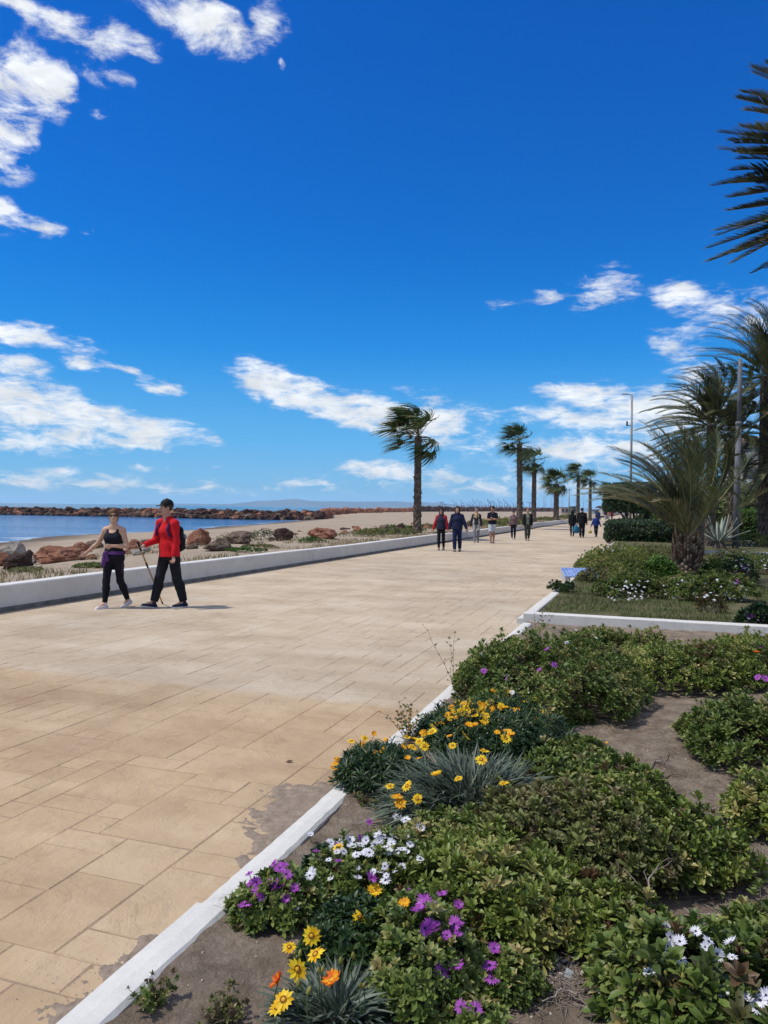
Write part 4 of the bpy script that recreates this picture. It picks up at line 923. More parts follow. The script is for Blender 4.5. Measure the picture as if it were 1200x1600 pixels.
def skin(c):
    if c not in SKIN: SKIN[c] = flat('skin', c, .55, .35, .06, 20)
    return SKIN[c]
CL = {}
def cloth(col, rough=.85):
    k = (col, rough)
    if k not in CL: CL[k] = noisy('cloth', [(.35, tuple(c * .8 for c in col)), (.65, tuple(min(1, c * 1.15) for c in col))], 14, rough, .25, 160, .002, spec=.15)
    return CL[k]
def unit(v): v = np.array(v, float); return v / np.linalg.norm(v)
def person(label, loc, heading, H=1.72, res=.011, skinc=(.42, .24, .16), legs=((12, 6), (-14, 22)), arms=None, headyaw=0.0, headpitch=0.0, build=1.0, lean=0.0, female=False,
           top=None, topcol=(.02, .02, .03), sleeve=1.0, hem=0.0, trousers=(.012, .012, .016), trlen=1.0, loose=1.0, shoe=(.02, .02, .02), sole=(.5, .5, .5), hair=(.02, .015, .01), hairlen=0, cap=None, glasses=False,
           extra=None, grip=0.5, group=None, name='person', hood=False, legyaw=0.0):
    """faces -Y before heading is applied; the person's right is -X"""
    s = H / 1.75; bw = build
    F0, RT, UP = np.array((0, -1., 0)), np.array((-1., 0, 0)), np.array((0, 0, 1.))
    J = {}; hipz = .915; lens = (.415, .405)
    FB = F0; ly_ = R(legyaw); F0 = FB * math.cos(ly_) + RT * math.sin(ly_)
    for sd, (a, kb) in zip((1, -1), legs):          # side 1 = right
        a1 = R(a); a2 = R(a - kb); hip = RT * sd * .088 + UP * hipz
        kn = hip + lens[0] * (F0 * math.sin(a1) - UP * math.cos(a1)) + RT * sd * .0; an = kn + lens[1] * (F0 * math.sin(a2) - UP * math.cos(a2)) - RT * sd * .012
        J['hip', sd], J['knee', sd], J['ank', sd], J['fa', sd] = hip, kn, an, R(a - kb)
    FLG = F0; F0 = FB
    low = {sd: J['ank', sd][2] - .082 for sd in (1, -1)}
    drop = min(low.values()); 
    for k_ in list(J):
        if k_[0] in ('hip', 'knee', 'ank'): J[k_] = J[k_] - UP * drop
    pel = UP * (hipz - drop); ln = R(lean); fw = lambda z: F0 * math.sin(ln) * z
    waist = pel + UP * .13 + fw(.13); chest = pel + UP * .36 + fw(.36); nb = pel + UP * .56 + fw(.52); head = nb + UP * .165 + fw(.10) + F0 * .02
    hy = R(headyaw); HF = F0 * math.cos(hy) + RT * math.sin(hy); HP = R(headpitch); HL = np.cross(UP, HF); HU = unit(UP * math.cos(HP) + HF * math.sin(HP)); HF = np.cross(HL, HU) if np.dot(np.cross(HL, HU), HF) > 0 else -np.cross(HL, HU)
    HM = np.stack((HL, HF, HU), 1)
    hp = lambda x, y, z: head + HL * x + HF * y + HU * z
    shw = (.155 if female else .172) * (.6 + .4 * bw)
    for sd in (1, -1):
        sh = nb + RT * sd * shw - UP * .085; u, f = arms[0 if sd == 1 else 1] if arms else ((.12, .12, -1), (.06, .35, -1))
        ud = unit(RT * sd * u[0] + F0 * u[1] + UP * u[2]); fd = unit(RT * sd * f[0] + F0 * f[1] + UP * f[2]); J['sh', sd] = sh; J['el', sd] = sh + ud * .285; J['wr', sd] = J['el', sd] + fd * .25; J['fd', sd] = fd
    allp = np.array([J[k_] for k_ in J if k_[0] in ('knee', 'ank', 'sh', 'el', 'wr')] + [head, pel]); lo = allp.min(0) - (.27, .27, .12); hi = allp.max(0) + (.27, .27, .2); lo[2] = -.02
    NEWF = lambda hh=res: Field(lo * s, hi * s, hh)
    S = lambda p: np.asarray(p) * s
    root_mat = skin(skinc); f = NEWF(); full_arm_skin = sleeve < 1
    # --- body
    wch = (.150 if female else .165) * bw; dch = .105 * bw; ww = (.122 if female else .145) * bw; wh = (.172 if female else .158) * bw
    f.ecap(S(pel), S(waist), (wh * s * .95, .105 * bw * s), (ww * s, .09 * bw * s), RT, .05 * s); f.ecap(S(waist), S(chest), (ww * s, .09 * bw * s), (wch * s, dch * s), RT, .05 * s); f.ecap(S(chest), S(nb - UP * .06), (wch * s, dch * s), (.11 * s, .06 * s), RT, .05 * s)
    f.cone(S(nb - UP * .05), S(head - UP * .03), .056 * s, .05 * s, .03 * s)
    f.ell(S(hp(0, -.008, .035)), (.074 * s, .095 * s, .098 * s), HM, .01); f.ell(S(hp(0, .018, -.045)), (.056 * s, .068 * s, .075 * s), HM, .03 * s)
    f.cone(S(hp(0, .085, .018)), S(hp(0, .108, -.018)), .010 * s, .0145 * s, .012 * s); f.ell(S(hp(0, .072, -.062)), (.024 * s, .014 * s, .008 * s), HM, .006 * s); f.ell(S(hp(0, .072, -.092)), (.022 * s, .018 * s, .016 * s), HM, .02 * s)
    for q in (1, -1):
        f.ell(S(hp(q * .076, -.008, -.005)), (.010 * s, .020 * s, .031 * s), HM, .006 * s); f.carve(S(hp(q * .031, .096, .022)), (.016 * s, .012 * s, .010 * s), HM); f.ell(S(hp(q * .031, .074, .020)), (.012 * s, .012 * s, .010 * s), HM, .003)
    for sd in (1, -1):
        hip, kn, an = J['hip', sd], J['knee', sd], J['ank', sd]; sh, el_, wr, fd = J['sh', sd], J['el', sd], J['wr', sd], J['fd', sd]
        f.cone(S(hip), S(kn), .082 * bw * s, .054 * s, .04 * s); f.cone(S(kn), S((kn * .65 + an * .35) - FLG * .012), .054 * s, .057 * s, .03 * s); f.cone(S((kn * .65 + an * .35) - FLG * .012), S(an), .055 * s, .036 * s, .03 * s)
        ft = J['fa', sd]; pitch = max(-.9, min(.55, ft * .75)) if J['ank', sd][2] > .1 or ft > .12 else 0.0; fv = unit(FLG * math.cos(pitch) + UP * math.sin(pitch)); J['fv', sd] = fv; uf = unit(np.cross(np.cross(fv, UP), fv)); J['uf', sd] = uf
        f.cone(S(an), S(an + fv * .12 - uf * .045), .034 * s, .026 * s, .02 * s)
        f.ell(S(sh), (.052 * bw * s,) * 3, None, .05 * s); f.cone(S(nb - UP * .005), S(sh + UP * .02), .042 * s, .036 * s, .05 * s); f.cone(S(sh), S(el_), .050 * bw * s, .039 * s, .03 * s); f.cone(S(el_), S(el_ * .6 + wr * .4), .040 * s, .040 * s, .02 * s); f.cone(S(el_ * .6 + wr * .4), S(wr), .039 * s, .026 * s, .02 * s)
        # hand: palm, four fingers bent at the knuckle, thumb from the side of the palm
        lat = unit(np.cross(fd, F0 if abs(np.dot(fd, F0)) < .9 else UP)); pn = unit(np.cross(lat, fd)); pn = pn if np.dot(pn, -RT * sd) > 0 else -pn; lat = unit(np.cross(pn, fd)); lat = lat if np.dot(lat, F0) > 0 else -lat
        palm = wr + fd * .085; hr = max(.0078, res * .78 / s)
        f.ecap(S(wr + fd * .02), S(palm), (.030 * s, max(.015, res) * s), (.041 * s, max(.014, res) * s), lat, .012 * s)
        for q in range(4):
            r0 = palm + lat * (.031 - .0205 * q) + fd * (.0, .006, .003, -.006)[q]; gl = (.036, .042, .039, .030)[q]; c1 = grip * (.8 + .08 * q) * 1.2; d1 = unit(fd * math.cos(c1) + pn * math.sin(c1)); m1 = r0 + d1 * gl; d2 = unit(fd * math.cos(c1 * 2.1) + pn * math.sin(c1 * 2.1)); m2 = m1 + d2 * gl * .85
            f.cone(S(r0), S(m1), hr * s * 1.08, hr * s, .004); f.cone(S(m1), S(m2), hr * s, hr * s * .85, .004)
        tb = wr + fd * .035 + lat * .026; t1 = tb + unit(lat * .75 + fd * .8 + pn * .35) * .042; t2 = t1 + unit(lat * .15 + fd + pn * (.3 + grip)) * .032; f.cone(S(tb), S(t1), hr * 1.35 * s, hr * 1.15 * s, .008); f.cone(S(t1), S(t2), hr * 1.15 * s, hr * .95 * s, .004)
        J['hand', sd] = palm
    body = f.build(name, root_mat); tag(body, label, 'person', group)
    # --- trousers
    if trousers is not None:
        f = NEWF(); e = .012 * loose; f.ecap(S(pel), S(waist - UP * .02), ((wh + e) * s, (.112 * bw + e) * s), ((ww + e * 1.2) * s, (.095 * bw + e) * s), RT, .04 * s, c1=1)
        for sd in (1, -1):
            hip, kn, an = J['hip', sd], J['knee', sd], J['ank', sd]; f.cone(S(hip), S(hip * (1 - min(1, trlen * 2)) + kn * min(1, trlen * 2)), (.085 * bw + e) * s, (.058 + e * (1.6 if trlen < .9 else 1)) * s + (.02 * s if trlen < .9 else 0), .03 * s, c1=trlen < .9)
            if trlen > .9: f.cone(S(kn), S(kn * .65 + an * .35 - FLG * .010), (.057 + e) * s, (.060 + e) * s, .03 * s); f.cone(S(kn * .65 + an * .35 - FLG * .010), S(an * .95 + kn * .05), (.059 + e) * s, (.040 + e * (1.6 if loose > 1.2 else .6)) * s, .03 * s, c1=1)
        f.wrinkle(.0022 * loose, 34, H); f.build('trousers' if trlen > .9 else 'shorts', cloth(trousers), body)
    # --- top garment
    if top:
        f = NEWF(); e = {'shirt': .013, 'jacket': .026, 'tank': .011, 'vest': .024}[top]; hemp = pel - UP * hem + UP * .02
        hx = (.024 if loose > 1.2 else .012) if top in ('shirt', 'jacket') else 0; f.ecap(S(hemp), S(waist), ((wh + e * (1.0 + 2 * hem) + hx) * s, (.108 * bw + e + hx) * s), ((ww + e * 1.5 + hx) * s, (.093 * bw + e + hx * .6) * s), RT, .04 * s, c0=1); f.ecap(S(waist), S(chest), ((ww + e * 1.5) * s, (.093 * bw + e) * s), ((wch + e) * s, (dch + e) * s), RT, .05 * s); f.ecap(S(chest), S(nb - UP * .055), ((wch + e) * s, (dch + e) * s), ((.105 + e * .7) * s, (.062 + e * .7) * s), RT, .05 * s)
        if female and top in ('tank', 'shirt'):
            for q in (1, -1): f.ell(S(chest + RT * q * .07 + F0 * .085 - UP * .02), (.062 * s, .05 * s, .06 * s), None, .04 * s)
        if top in ('shirt', 'jacket'):
            for sd in (1, -1):
                sh, el_, wr = J['sh', sd], J['el', sd], J['wr', sd]; f.ell(S(sh), ((.053 * bw + e * .8) * s,) * 3, None, .04 * s); f.cone(S(nb - UP * .005), S(sh + UP * .02), (.042 + e * .7) * s, (.037 + e * .8) * s, .05 * s)
                if sleeve >= 1: f.cone(S(sh), S(el_), (.052 * bw + e) * s, (.042 + e) * s, .03 * s); f.cone(S(el_), S(wr * .97 + el_ * .03 if sleeve == 1 else el_ * (1.9 - sleeve) + wr * (sleeve - .9)), (.043 + e) * s, (.031 + e) * s, .02 * s, c1=1)
                else: f.cone(S(sh), S(sh + (el_ - sh) * sleeve * 2), (.053 * bw + e) * s, (.045 + e * 1.6) * s, .03 * s, c1=1)
            f.cone(S(nb - UP * .06), S(nb + UP * .03), (.066 + e * .4) * s, (.058 + e * .5) * s, .02 * s, c1=1)
        if top in ('tank', 'vest'):
            for sd in (1, -1): f.ell(S(J['sh', sd] * .72 + nb * .28 - UP * .012), (.045 * s, .055 * s, .04 * s) if top == 'tank' else ((.055 * bw + e * .4) * s,) * 3, None, .03 * s)
            if top == 'vest': f.cone(S(nb - UP * .06), S(nb + UP * .03), .072 * s, .066 * s, .02 * s, c1=1)
        f.wrinkle(.0026 if top != 'tank' else .0015, 30, H * 3)
        if top == 'tank': f.carve(S(nb + F0 * .085 - UP * .045), (.085 * s, .06 * s, .085 * s)); f.carve(S(nb + UP * .04), (.08 * s, .09 * s, .07 * s))
        elif top == 'shirt': f.carve(S(nb + F0 * .08 + UP * .01), (.034 * s, .05 * s, .075 * s))
        f.build({'shirt': 'shirt', 'jacket': 'jacket', 'tank': 'tank_top', 'vest': 'padded_vest'}[top], cloth(topcol), body)
    # --- shoes
    for sd in (1, -1):
        an, fv, uf = J['ank', sd], J['fv', sd], J['uf', sd]; lt = np.cross(uf, fv)
        f = Field(S(an + fv * .05) - .21 * s, S(an + fv * .05) + .21 * s, min(res, .009)); bse = an - uf * .052
        f.ecap(S(bse - fv * .035), S(bse + fv * .06), (.038 * s, .038 * s), (.043 * s, .034 * s), lt, .02); f.ecap(S(bse + fv * .06), S(bse + fv * .165 - uf * .008), (.043 * s, .034 * s), (.038 * s, .024 * s), lt, .02); f.cone(S(bse), S(an + UP * .02), .040 * s, .044 * s, .02, c1=1)
        f.cut(S(an - uf * .078), -uf); sh_ = f.build('shoe', cloth(shoe, .6), body)
        f = Field(S(an + fv * .05) - .21 * s, S(an + fv * .05) + .21 * s, min(res, .007)); b2 = an - uf * .080
        f.ecap(S(b2 - fv * .04), S(b2 + fv * .06), (.042 * s, .03 * s), (.047 * s, .03 * s), lt, .01); f.ecap(S(b2 + fv * .06), S(b2 + fv * .170), (.047 * s, .03 * s), (.040 * s, .03 * s), lt, .01); f.cut(S(an - uf * .066), uf); f.cut(S(an - uf * .091), -uf); f.build('sole', cloth(sole, .6), sh_)
    # --- hair, cap, glasses
    if hair is not None:
        f = Field(S(head) - .34 * s, S(head) + .2 * s, min(res, .009)); f.ell(S(hp(0, -.016, .045)), (.083 * s, .100 * s, .100 * s), HM, .01)
        if hairlen >= 1: f.ell(S(hp(0, -.06, -.03)), (.078 * s, .06 * s, .10 * s), HM, .03)
        if hairlen >= 2:
            for q in (-1, 0, 1): f.cone(S(hp(q * .06, -.055 + .02 * abs(q), 0)), S(hp(q * .075, -.06 + .06 * abs(q), -.23)), .045 * s, .03 * s, .03)
        if hairlen == 1: f.ell(S(hp(0, -.125, .02)), (.045 * s, .05 * s, .055 * s), HM, .02); f.ell(S(hp(0, -.03, .05)), (.094 * s, .102 * s, .095 * s), HM, .02)
        if not hood: f.carve(S(hp(0, .115, -.045)), (.092 * s, .092 * s, .115 * s), HM)
        if hairlen == 0: f.cut(S(hp(0, 0, -.055)), -HU)
        f.wrinkle(.0045 if res < .01 else .002, 62, 1); f.build('hair', cloth(hair, .6), body)
    if cap is not None:
        f = Field(S(head) - .2 * s, S(head) + .22 * s, min(res, .008)); f.ell(S(hp(0, -.012, .058)), (.090 * s, .106 * s, .094 * s), HM, .01); f.cut(S(hp(0, 0, .045)), -HU); f.ecap(S(hp(0, .06, .052)), S(hp(0, .150, .040)), (.075 * s, .010 * s), (.052 * s, .008 * s), HL, .01); f.ell(S(hp(0, -.012, .152)), (.008 * s,) * 3); f.build('cap', cloth(cap, .7), body)
    if glasses:
        f = Field(S(hp(0, .05, 0)) - .12 * s, S(hp(0, .05, 0)) + .14 * s, .005)
        for q in (1, -1): f.ell(S(hp(q * .034, .090, .018)), (.031 * s, .009 * s, .020 * s), HM, .003); f.cone(S(hp(q * .064, .078, .026)), S(hp(q * .083, .0, .02)), .005 * s, .005 * s, .002)
        f.cone(S(hp(-.02, .096, .026)), S(hp(.02, .096, .026)), .005 * s, .005 * s, .002); m_, nt_, b_ = newmat('sunglasses_black', .15, .5); b_.inputs['Base Color'].default_value = (.008, .008, .01, 1); f.build('sunglasses', m_, body)
    if extra: extra(body, J, S, s, dict(pel=pel, waist=waist, chest=chest, nb=nb, head=head, F0=F0, RT=RT, UP=UP, NEWF=NEWF, hp=hp, HM=HM, HL=HL))
    body.location = tuple(loc); body.rotation_euler.z = R(heading); J['s'] = s; J['M'] = np.array(Matrix.Rotation(R(heading), 3, 'Z')); J['loc'] = np.array(loc, float)
    return body, J
def wp(J, p): return J['loc'] + J['M'] @ (np.asarray(p) * J['s'])
def place_obj(name, m, J, label, cat, fn, smooth=True):
    """a thing carried by a person: its own top-level object"""
    mb = MB(); o0 = fn(mb); o0 = wp(J, o0); ob = mb.build(name, m, loc=o0, smooth=smooth); return tag(ob, label, cat)
# ---- the couple in front: woman in black, man in red
def w_extra(body, J, S, s, D):
    f = D['NEWF'](); pel, RT, UP, F0 = D['pel'], D['RT'], D['UP'], D['F0']; c = pel + UP * .085
    f.ecap(S(c - UP * .03), S(c + UP * .03), (.185 * s, .135 * s), (.160 * s, .122 * s), RT, .01, c0=1, c1=1)
    f.cone(S(c + RT * .10 + F0 * .13), S(c + RT * .12 + F0 * .135 - UP * .20), .030 * s, .042 * s, .02); f.cone(S(c + RT * .07 + F0 * .14), S(c + RT * .04 + F0 * .14 - UP * .13), .022 * s, .03 * s, .02); f.ell(S(c + RT * .085 + F0 * .135), (.035 * s,) * 3)
    f.wrinkle(.003, 60, 2); f.build('tied_sweater', cloth((.10, .035, .15)), body)
    f = D['NEWF'](); f.ecap(S(c - F0 * .07 - UP * .26), S(c - F0 * .06), (.15 * s, .055 * s), (.17 * s, .07 * s), RT, .02); f.cone(S(c - RT * .15 - UP * .05), S(c - RT * .17 - UP * .33 + F0 * .02), .035 * s, .025 * s, .02); f.wrinkle(.004, 50, 5); f.build('sweater_back', cloth((.035, .018, .045)), body)
pw = at(177, 950, 0)
W1, JW = person('woman in sunglasses, black tank top and leggings with a purple sweater tied at her waist', (pw[0], pw[1], 0), -8, 1.54, .0085, (.50, .30, .20), legs=((8, 2), (-6, 22)), build=1.06, female=True,
    arms=(((.62, -.15, -.9), (.85, .15, -.72)), ((.34, .02, -1), (-.80, .62, .02))), headyaw=-22, legyaw=22, top='tank', topcol=(.012, .012, .018), hem=.04, trousers=(.010, .010, .014), loose=.3, shoe=(.62, .55, .56), sole=(.75, .72, .72), hair=(.115, .055, .025), hairlen=1, glasses=True, extra=w_extra, grip=.6)
def m_extra(body, J, S, s, D):
    nb, RT, UP, F0, chest = D['nb'], D['RT'], D['UP'], D['F0'], D['chest']
    wr, el_ = J['wr', -1], J['el', -1]; d = unit(wr - el_); f = D['NEWF'](.008); f.cone(S(wr - d * .030), S(wr - d * .012), .034 * s, .034 * s, 0, 1, 1); f.ell(S(wr - d * .02 - RT * .025), (.018 * s, .022 * s, .02 * s)); f.build('wrist_watch', cloth((.01, .01, .012), .4), body)
pm = at(264, 949, 0)
M1, JM = person('man in a red long-sleeved top, black trousers and black cap striding with a walking stick', (pm[0], pm[1], 0), -34, 1.71, .0085, (.42, .24, .17), legs=((14, 0), (-9, 9)), lean=5,
    arms=(((.10, .28, -1), (-.05, 1.0, -.32)), ((.16, .02, -1), (.06, .25, -1))), headyaw=26, headpitch=2, legyaw=22, top='shirt', topcol=(.52, .012, .018), hem=.07, sleeve=1, trousers=(.013, .015, .018), loose=1.35, shoe=(.018, .022, .045), sole=(.5, .5, .5), hair=(.05, .035, .025), cap=(.012, .013, .016), grip=1.15, extra=m_extra)
# backpack (black day pack with purple shoulder straps)
def pack():
    J = JM; s = J['s']; nbx = (J['sh', 1] + J['sh', -1]) / 2 + np.array((0, 0, .06)); F0 = np.array((0, -1., 0)); RT = np.array((-1., 0, 0)); UP = np.array((0, 0, 1.))
    root = empty('backpack', tuple(wp(J, nbx)), 'small black backpack with purple straps on the back of the man in red', 'backpack')
    def add(f, n, m): 
        V, Q = f.mesh(); mb = MB(); mb.add((V - nbx * s) @ J['M'].T, Q); return mb.build(n, m, root)
    lo, hi = (nbx - (.35, .3, .7)) * s, (nbx + (.35, .5, .3)) * s
    c = nbx - F0 * .20 - UP * .30; f = Field(lo, hi, .012); f.ecap((c - UP * .13) * s, (c + UP * .14) * s, (.14 * s, .10 * s), (.12 * s, .07 * s), RT, .03); f.ecap((c - UP * .14 - F0 * .08) * s, (c - UP * .03 - F0 * .07) * s, (.10 * s, .06 * s), (.10 * s, .05 * s), RT, .02); f.wrinkle(.004, 40, 3); add(f, 'bag_body', cloth((.012, .011, .014)))
    for q in (1, -1):
        f = Field(lo, hi, .0085); pts_ = [nbx + RT * q * .09 - F0 * .13 - UP * .12, nbx + RT * q * .10 - F0 * .05 - UP * .01, nbx + RT * q * .105 + F0 * .055 - UP * .045, nbx + RT * q * .125 + F0 * .115 - UP * .14, nbx + RT * q * .15 + F0 * .10 - UP * .24, nbx + RT * q * .185 + F0 * .0 - UP * .30, nbx + RT * q * .13 - F0 * .14 - UP * .36]
        for a_, b_ in zip(pts_[:-1], pts_[1:]): f.ecap(a_ * s, b_ * s, (.024 * s, .012 * s), (.024 * s, .012 * s), RT, .008)
        add(f, 'shoulder_strap', cloth((.035, .012, .07)))
    f = Field(lo, hi, .01); c2 = c + UP * .02 - F0 * .10 ; f.ell((c2 - RT * .02) * s, (.09 * s, .035 * s, .06 * s), None, 0); add(f, 'front_pocket', cloth((.25, .25, .26)))
pack()
def stick():
    h = wp(JM, JM['hand', 1] + np.array((0, 0, .0))); g = at(254, 944, 0); mb = MB(); g = np.array((g[0], g[1], .01)); d = unit(h - g); o = g
    tube(mb, [g - o, (g + h) / 2 - o, h + d * .10 - o], [.010, .011, .013], 8); root = mb.build('walking_stick', noisy('stick_wood', [(.3, (.30, .15, .05)), (.7, (.50, .29, .11))], 18, .6, .2), loc=None); root.location = tuple(o)
    mb = MB(); tube(mb, [h - d * .06 - o, h + d * .11 - o], [.017, .016], 8); mb.build('grip', cloth((.02, .02, .02)), root); mb = MB(); tube(mb, [np.zeros(3), d * .04], [.013, .012], 8); mb.build('rubber_tip', cloth((.02, .02, .02)), root)
    mb = MB(); q0 = h - d * .30 - o; tube(mb, [q0, q0 - d * .10], [.0145, .0145], 8); mb.build('dark_band', cloth((.03, .02, .015)), root)
    tag(root, 'wooden walking stick with dark grip held by the man in red', 'walking stick')
stick()
# ---- the other walkers
ARM_DN = (((.14, .10, -1), (.05, .30, -1)), ((.14, -.02, -1), (.05, .22, -1)))
def walker(label, px, py, Hpx, heading, **kw):
    p = at(px, py, 0); H = kw.pop('H', 1.7); return person(label, (p[0], p[1], 0), heading, H, kw.pop('res', .013), **kw)
walker('woman in a dark padded vest over red sleeves, walking left of the man in navy', 689, 860, 70, -16, H=1.62, female=True, legs=((8, 4), (-6, 10)), arms=(((.38, .02, -1), (.30, .12, -1)), ((.28, .0, -1), (.22, .1, -1))), top='jacket', topcol=(.42, .02, .03), hem=.02, hair=(.015, .012, .012), hairlen=2, glasses=True, shoe=(.25, .2, .2), trousers=(.01, .01, .012), loose=.4,
    extra=lambda b, J, S, s, D: (lambda f: (f.ecap(S(D['pel'] - D['UP'] * .02), S(D['waist']), (.212 * s, .152 * s), (.185 * s, .135 * s), D['RT'], .04, c0=1), f.ecap(S(D['waist']), S(D['chest']), (.185 * s, .135 * s), (.195 * s, .145 * s), D['RT'], .05), f.ecap(S(D['chest']), S(D['nb'] - D['UP'] * .03), (.195 * s, .145 * s), (.135 * s, .098 * s), D['RT'], .04), f.wrinkle(.004, 60), f.build('padded_vest', cloth((.02, .028, .05)), b)))(D['NEWF']()))
walker('man in a navy tracksuit and dark hood, walking beside the woman with red sleeves', 714, 862, 72, -14, H=1.70, legs=((10, 5), (-8, 12)), arms=(((.30, .05, -1), (.22, .1, -1)), ((.42, -.02, -1), (.36, .05, -1))), top='jacket', topcol=(.014, .018, .05), hem=.05, hair=(.012, .012, .016), hairlen=2, trousers=(.012, .016, .055), loose=1.3, shoe=(.02, .02, .02), build=1.0)
walker('woman in a grey headscarf and pale long cardigan, walking beside the man in shorts', 744, 848, 60, -10, H=1.64, female=True, legs=((10, 3), (-8, 10)), arms=(((.34, .05, -1), (.30, .25, -1)), ((.24, .0, -1), (.15, .2, -1))), top='jacket', topcol=(.035, .032, .035), hem=-.02, hair=(.16, .15, .17), hairlen=1, trousers=(.20, .21, .23), loose=.5, shoe=(.015, .015, .015), hood=False,
    extra=lambda b, J, S, s, D: [(lambda f: (f.ecap(S(D['pel'] + D['RT'] * q * .10 - D['UP'] * .26 + D['F0'] * .02), S(D['waist'] + D['RT'] * q * .12), (.085 * s, .10 * s), (.07 * s, .11 * s), D['RT'], .03, c0=1), f.ecap(S(D['waist'] + D['RT'] * q * .12), S(D['chest'] + D['RT'] * q * .10 + D['UP'] * .1), (.07 * s, .11 * s), (.05 * s, .115 * s), D['RT'], .03), f.wrinkle(.003), f.build('cardigan_side', cloth((.45, .42, .38)), b)))(D['NEWF']()) for q in (1, -1)]
    + [(lambda f: (f.cone(S(D['nb'] - D['UP'] * .02 + D['RT'] * .06 + D['F0'] * .05), S(D['nb'] - D['UP'] * .02 - D['RT'] * .06 + D['F0'] * .05), .05 * s, .05 * s, .02), f.cone(S(D['nb'] + D['F0'] * .08), S(D['chest'] + D['F0'] * .13 + D['UP'] * .02), .055 * s, .05 * s, .02), f.wrinkle(.004, 70), f.build('scarf', cloth((.50, .32, .13)), b)))(D['NEWF']())])
walker('man in a black T-shirt and pale grey shorts with folded arms, beside the headscarfed woman', 769, 849, 61, 2, H=1.74, skinc=(.34, .18, .115), legs=((7, 2), (-6, 8)), arms=(((.20, .30, -1), (-.9, .42, .10)), ((.20, .30, -1), (-.9, .40, .28))), headyaw=42, top='shirt', sleeve=.36, topcol=(.012, .016, .028), hem=.02, hair=(.015, .012, .010), trousers=(.48, .50, .54), trlen=.42, loose=1.3, shoe=(.02, .015, .015))
walker('woman in a patterned grey pink top and dark leggings, in front of the second palm', 802, 843, 48, -12, H=1.52, female=True, legs=((8, 3), (-4, 8)), arms=ARM_DN, top='jacket', topcol=(.17, .11, .11), hem=.0, hair=(.02, .015, .015), hairlen=0, trousers=(.014, .016, .035), loose=.5, shoe=(.6, .6, .6))
walker('person in an open black jacket over a grey green shirt and olive trousers', 824, 845, 56, -6, H=1.68, legs=((9, 3), (-10, 14)), arms=ARM_DN, top='shirt', topcol=(.16, .18, .14), hem=.03, hair=(.20, .10, .07), hairlen=0, trousers=(.055, .062, .05), loose=1.2, shoe=(.015, .015, .015),
    extra=lambda b, J, S, s, D: [(lambda f: (f.ecap(S(D['pel'] + D['RT'] * q * .125 - D['UP'] * .04), S(D['waist'] + D['RT'] * q * .12), (.075 * s, .14 * s), (.07 * s, .13 * s), D['RT'], .03, c0=1), f.ecap(S(D['waist'] + D['RT'] * q * .12), S(D['chest'] + D['RT'] * q * .13 + D['UP'] * .1), (.07 * s, .13 * s), (.07 * s, .13 * s), D['RT'], .03), f.ell(S(J['sh', q]), (.070 * s,) * 3, None, .03), f.cone(S(J['sh', q]), S(J['el', q]), .078 * s, .068 * s, .03), f.cone(S(J['el', q]), S(J['wr', q]), .068 * s, .055 * s, .02, c1=1), f.wrinkle(.003), f.build('jacket_side', cloth((.014, .013, .014)), b)))(D['NEWF']()) for q in (1, -1)])
_, JB = walker('slim person in black seen from behind, left of the blue bag', 894, 838, 43, 168, H=1.60, female=True, legs=((4, 2), (-6, 8)), arms=ARM_DN, top='jacket', topcol=(.010, .012, .012), hem=.10, hair=(.012, .01, .01), hairlen=2, trousers=(.012, .012, .014), loose=.6, shoe=(.06, .02, .02), hood=True)
_, JC = walker('broad person in black seen from behind, right of the blue bag', 909, 840, 47, 165, H=1.74, legs=((8, 2), (-8, 10)), arms=(((.20, .05, -1), (.1, .2, -1)), ((.22, .05, -1), (.1, .2, -1))), build=1.2, top='jacket', topcol=(.010, .010, .012), hem=.06, hair=(.012, .01, .01), trousers=(.014, .014, .018), loose=1.6, shoe=(.02, .02, .02))
pb = (wp(JB, JB['hand', 1]) + wp(JC, JC['hand', -1])) / 2
mb = MB(); lathe(mb, [(.02, -.52), (.15, -.50), (.19, -.34), (.15, -.14), (.05, -.03), (.02, .0)], n=12); mb.v[0] = mb.v[0] * np.array((1, .5, 1)) + .012 * np.sin(mb.v[0][:, [1, 2, 0]] * 40)
o = mb.build('shopping_bag', cloth((.025, .16, .30), .4)); o.location = tuple(pb); tag(o, 'blue shopping bag hanging between the two people in black seen from behind', 'bag'); 
for q in (-1, 1):
    mb = MB(); tube(mb, [(q * .03, 0, -.03), (q * .045, 0, .05), (0, 0, .09)], .006, 5); mb.build('bag_handle', cloth((.025, .16, .30), .4), o)
_, JD = walker('boy in a blue jacket and dark trousers walking away next to the clipped hedge', 931, 839, 34, 172, H=1.33, legs=((12, 4), (-16, 22)), arms=(((.35, .1, -1), (.4, .3, -.8)), ((.35, .0, -1), (.35, .2, -.8))), top='jacket', topcol=(.018, .04, .19), hem=.04, hair=(.015, .012, .012), trousers=(.012, .012, .022), loose=.8, shoe=(.02, .02, .03))
pq = wp(JD, JD['hand', -1]); mb = MB(); lathe(mb, [(.003, -.11), (.08, -.08), (.11, 0), (.08, .08), (.003, .11)], n=14); o = mb.build('yellow_ball', flat('ball_yellow', (.42, .33, .04), .5)); o.location = (pq[0] - .03, pq[1], pq[2] - .30); tag(o, 'yellowish toy hanging from the hand of the boy in blue', 'toy')
mb = MB(); tube(mb, [(0, 0, .1), (.03, 0, .3)], .008, 4); mb.build('string', cloth((.3, .25, .1)), o)
GF = 'distant walkers by the clipped tree'
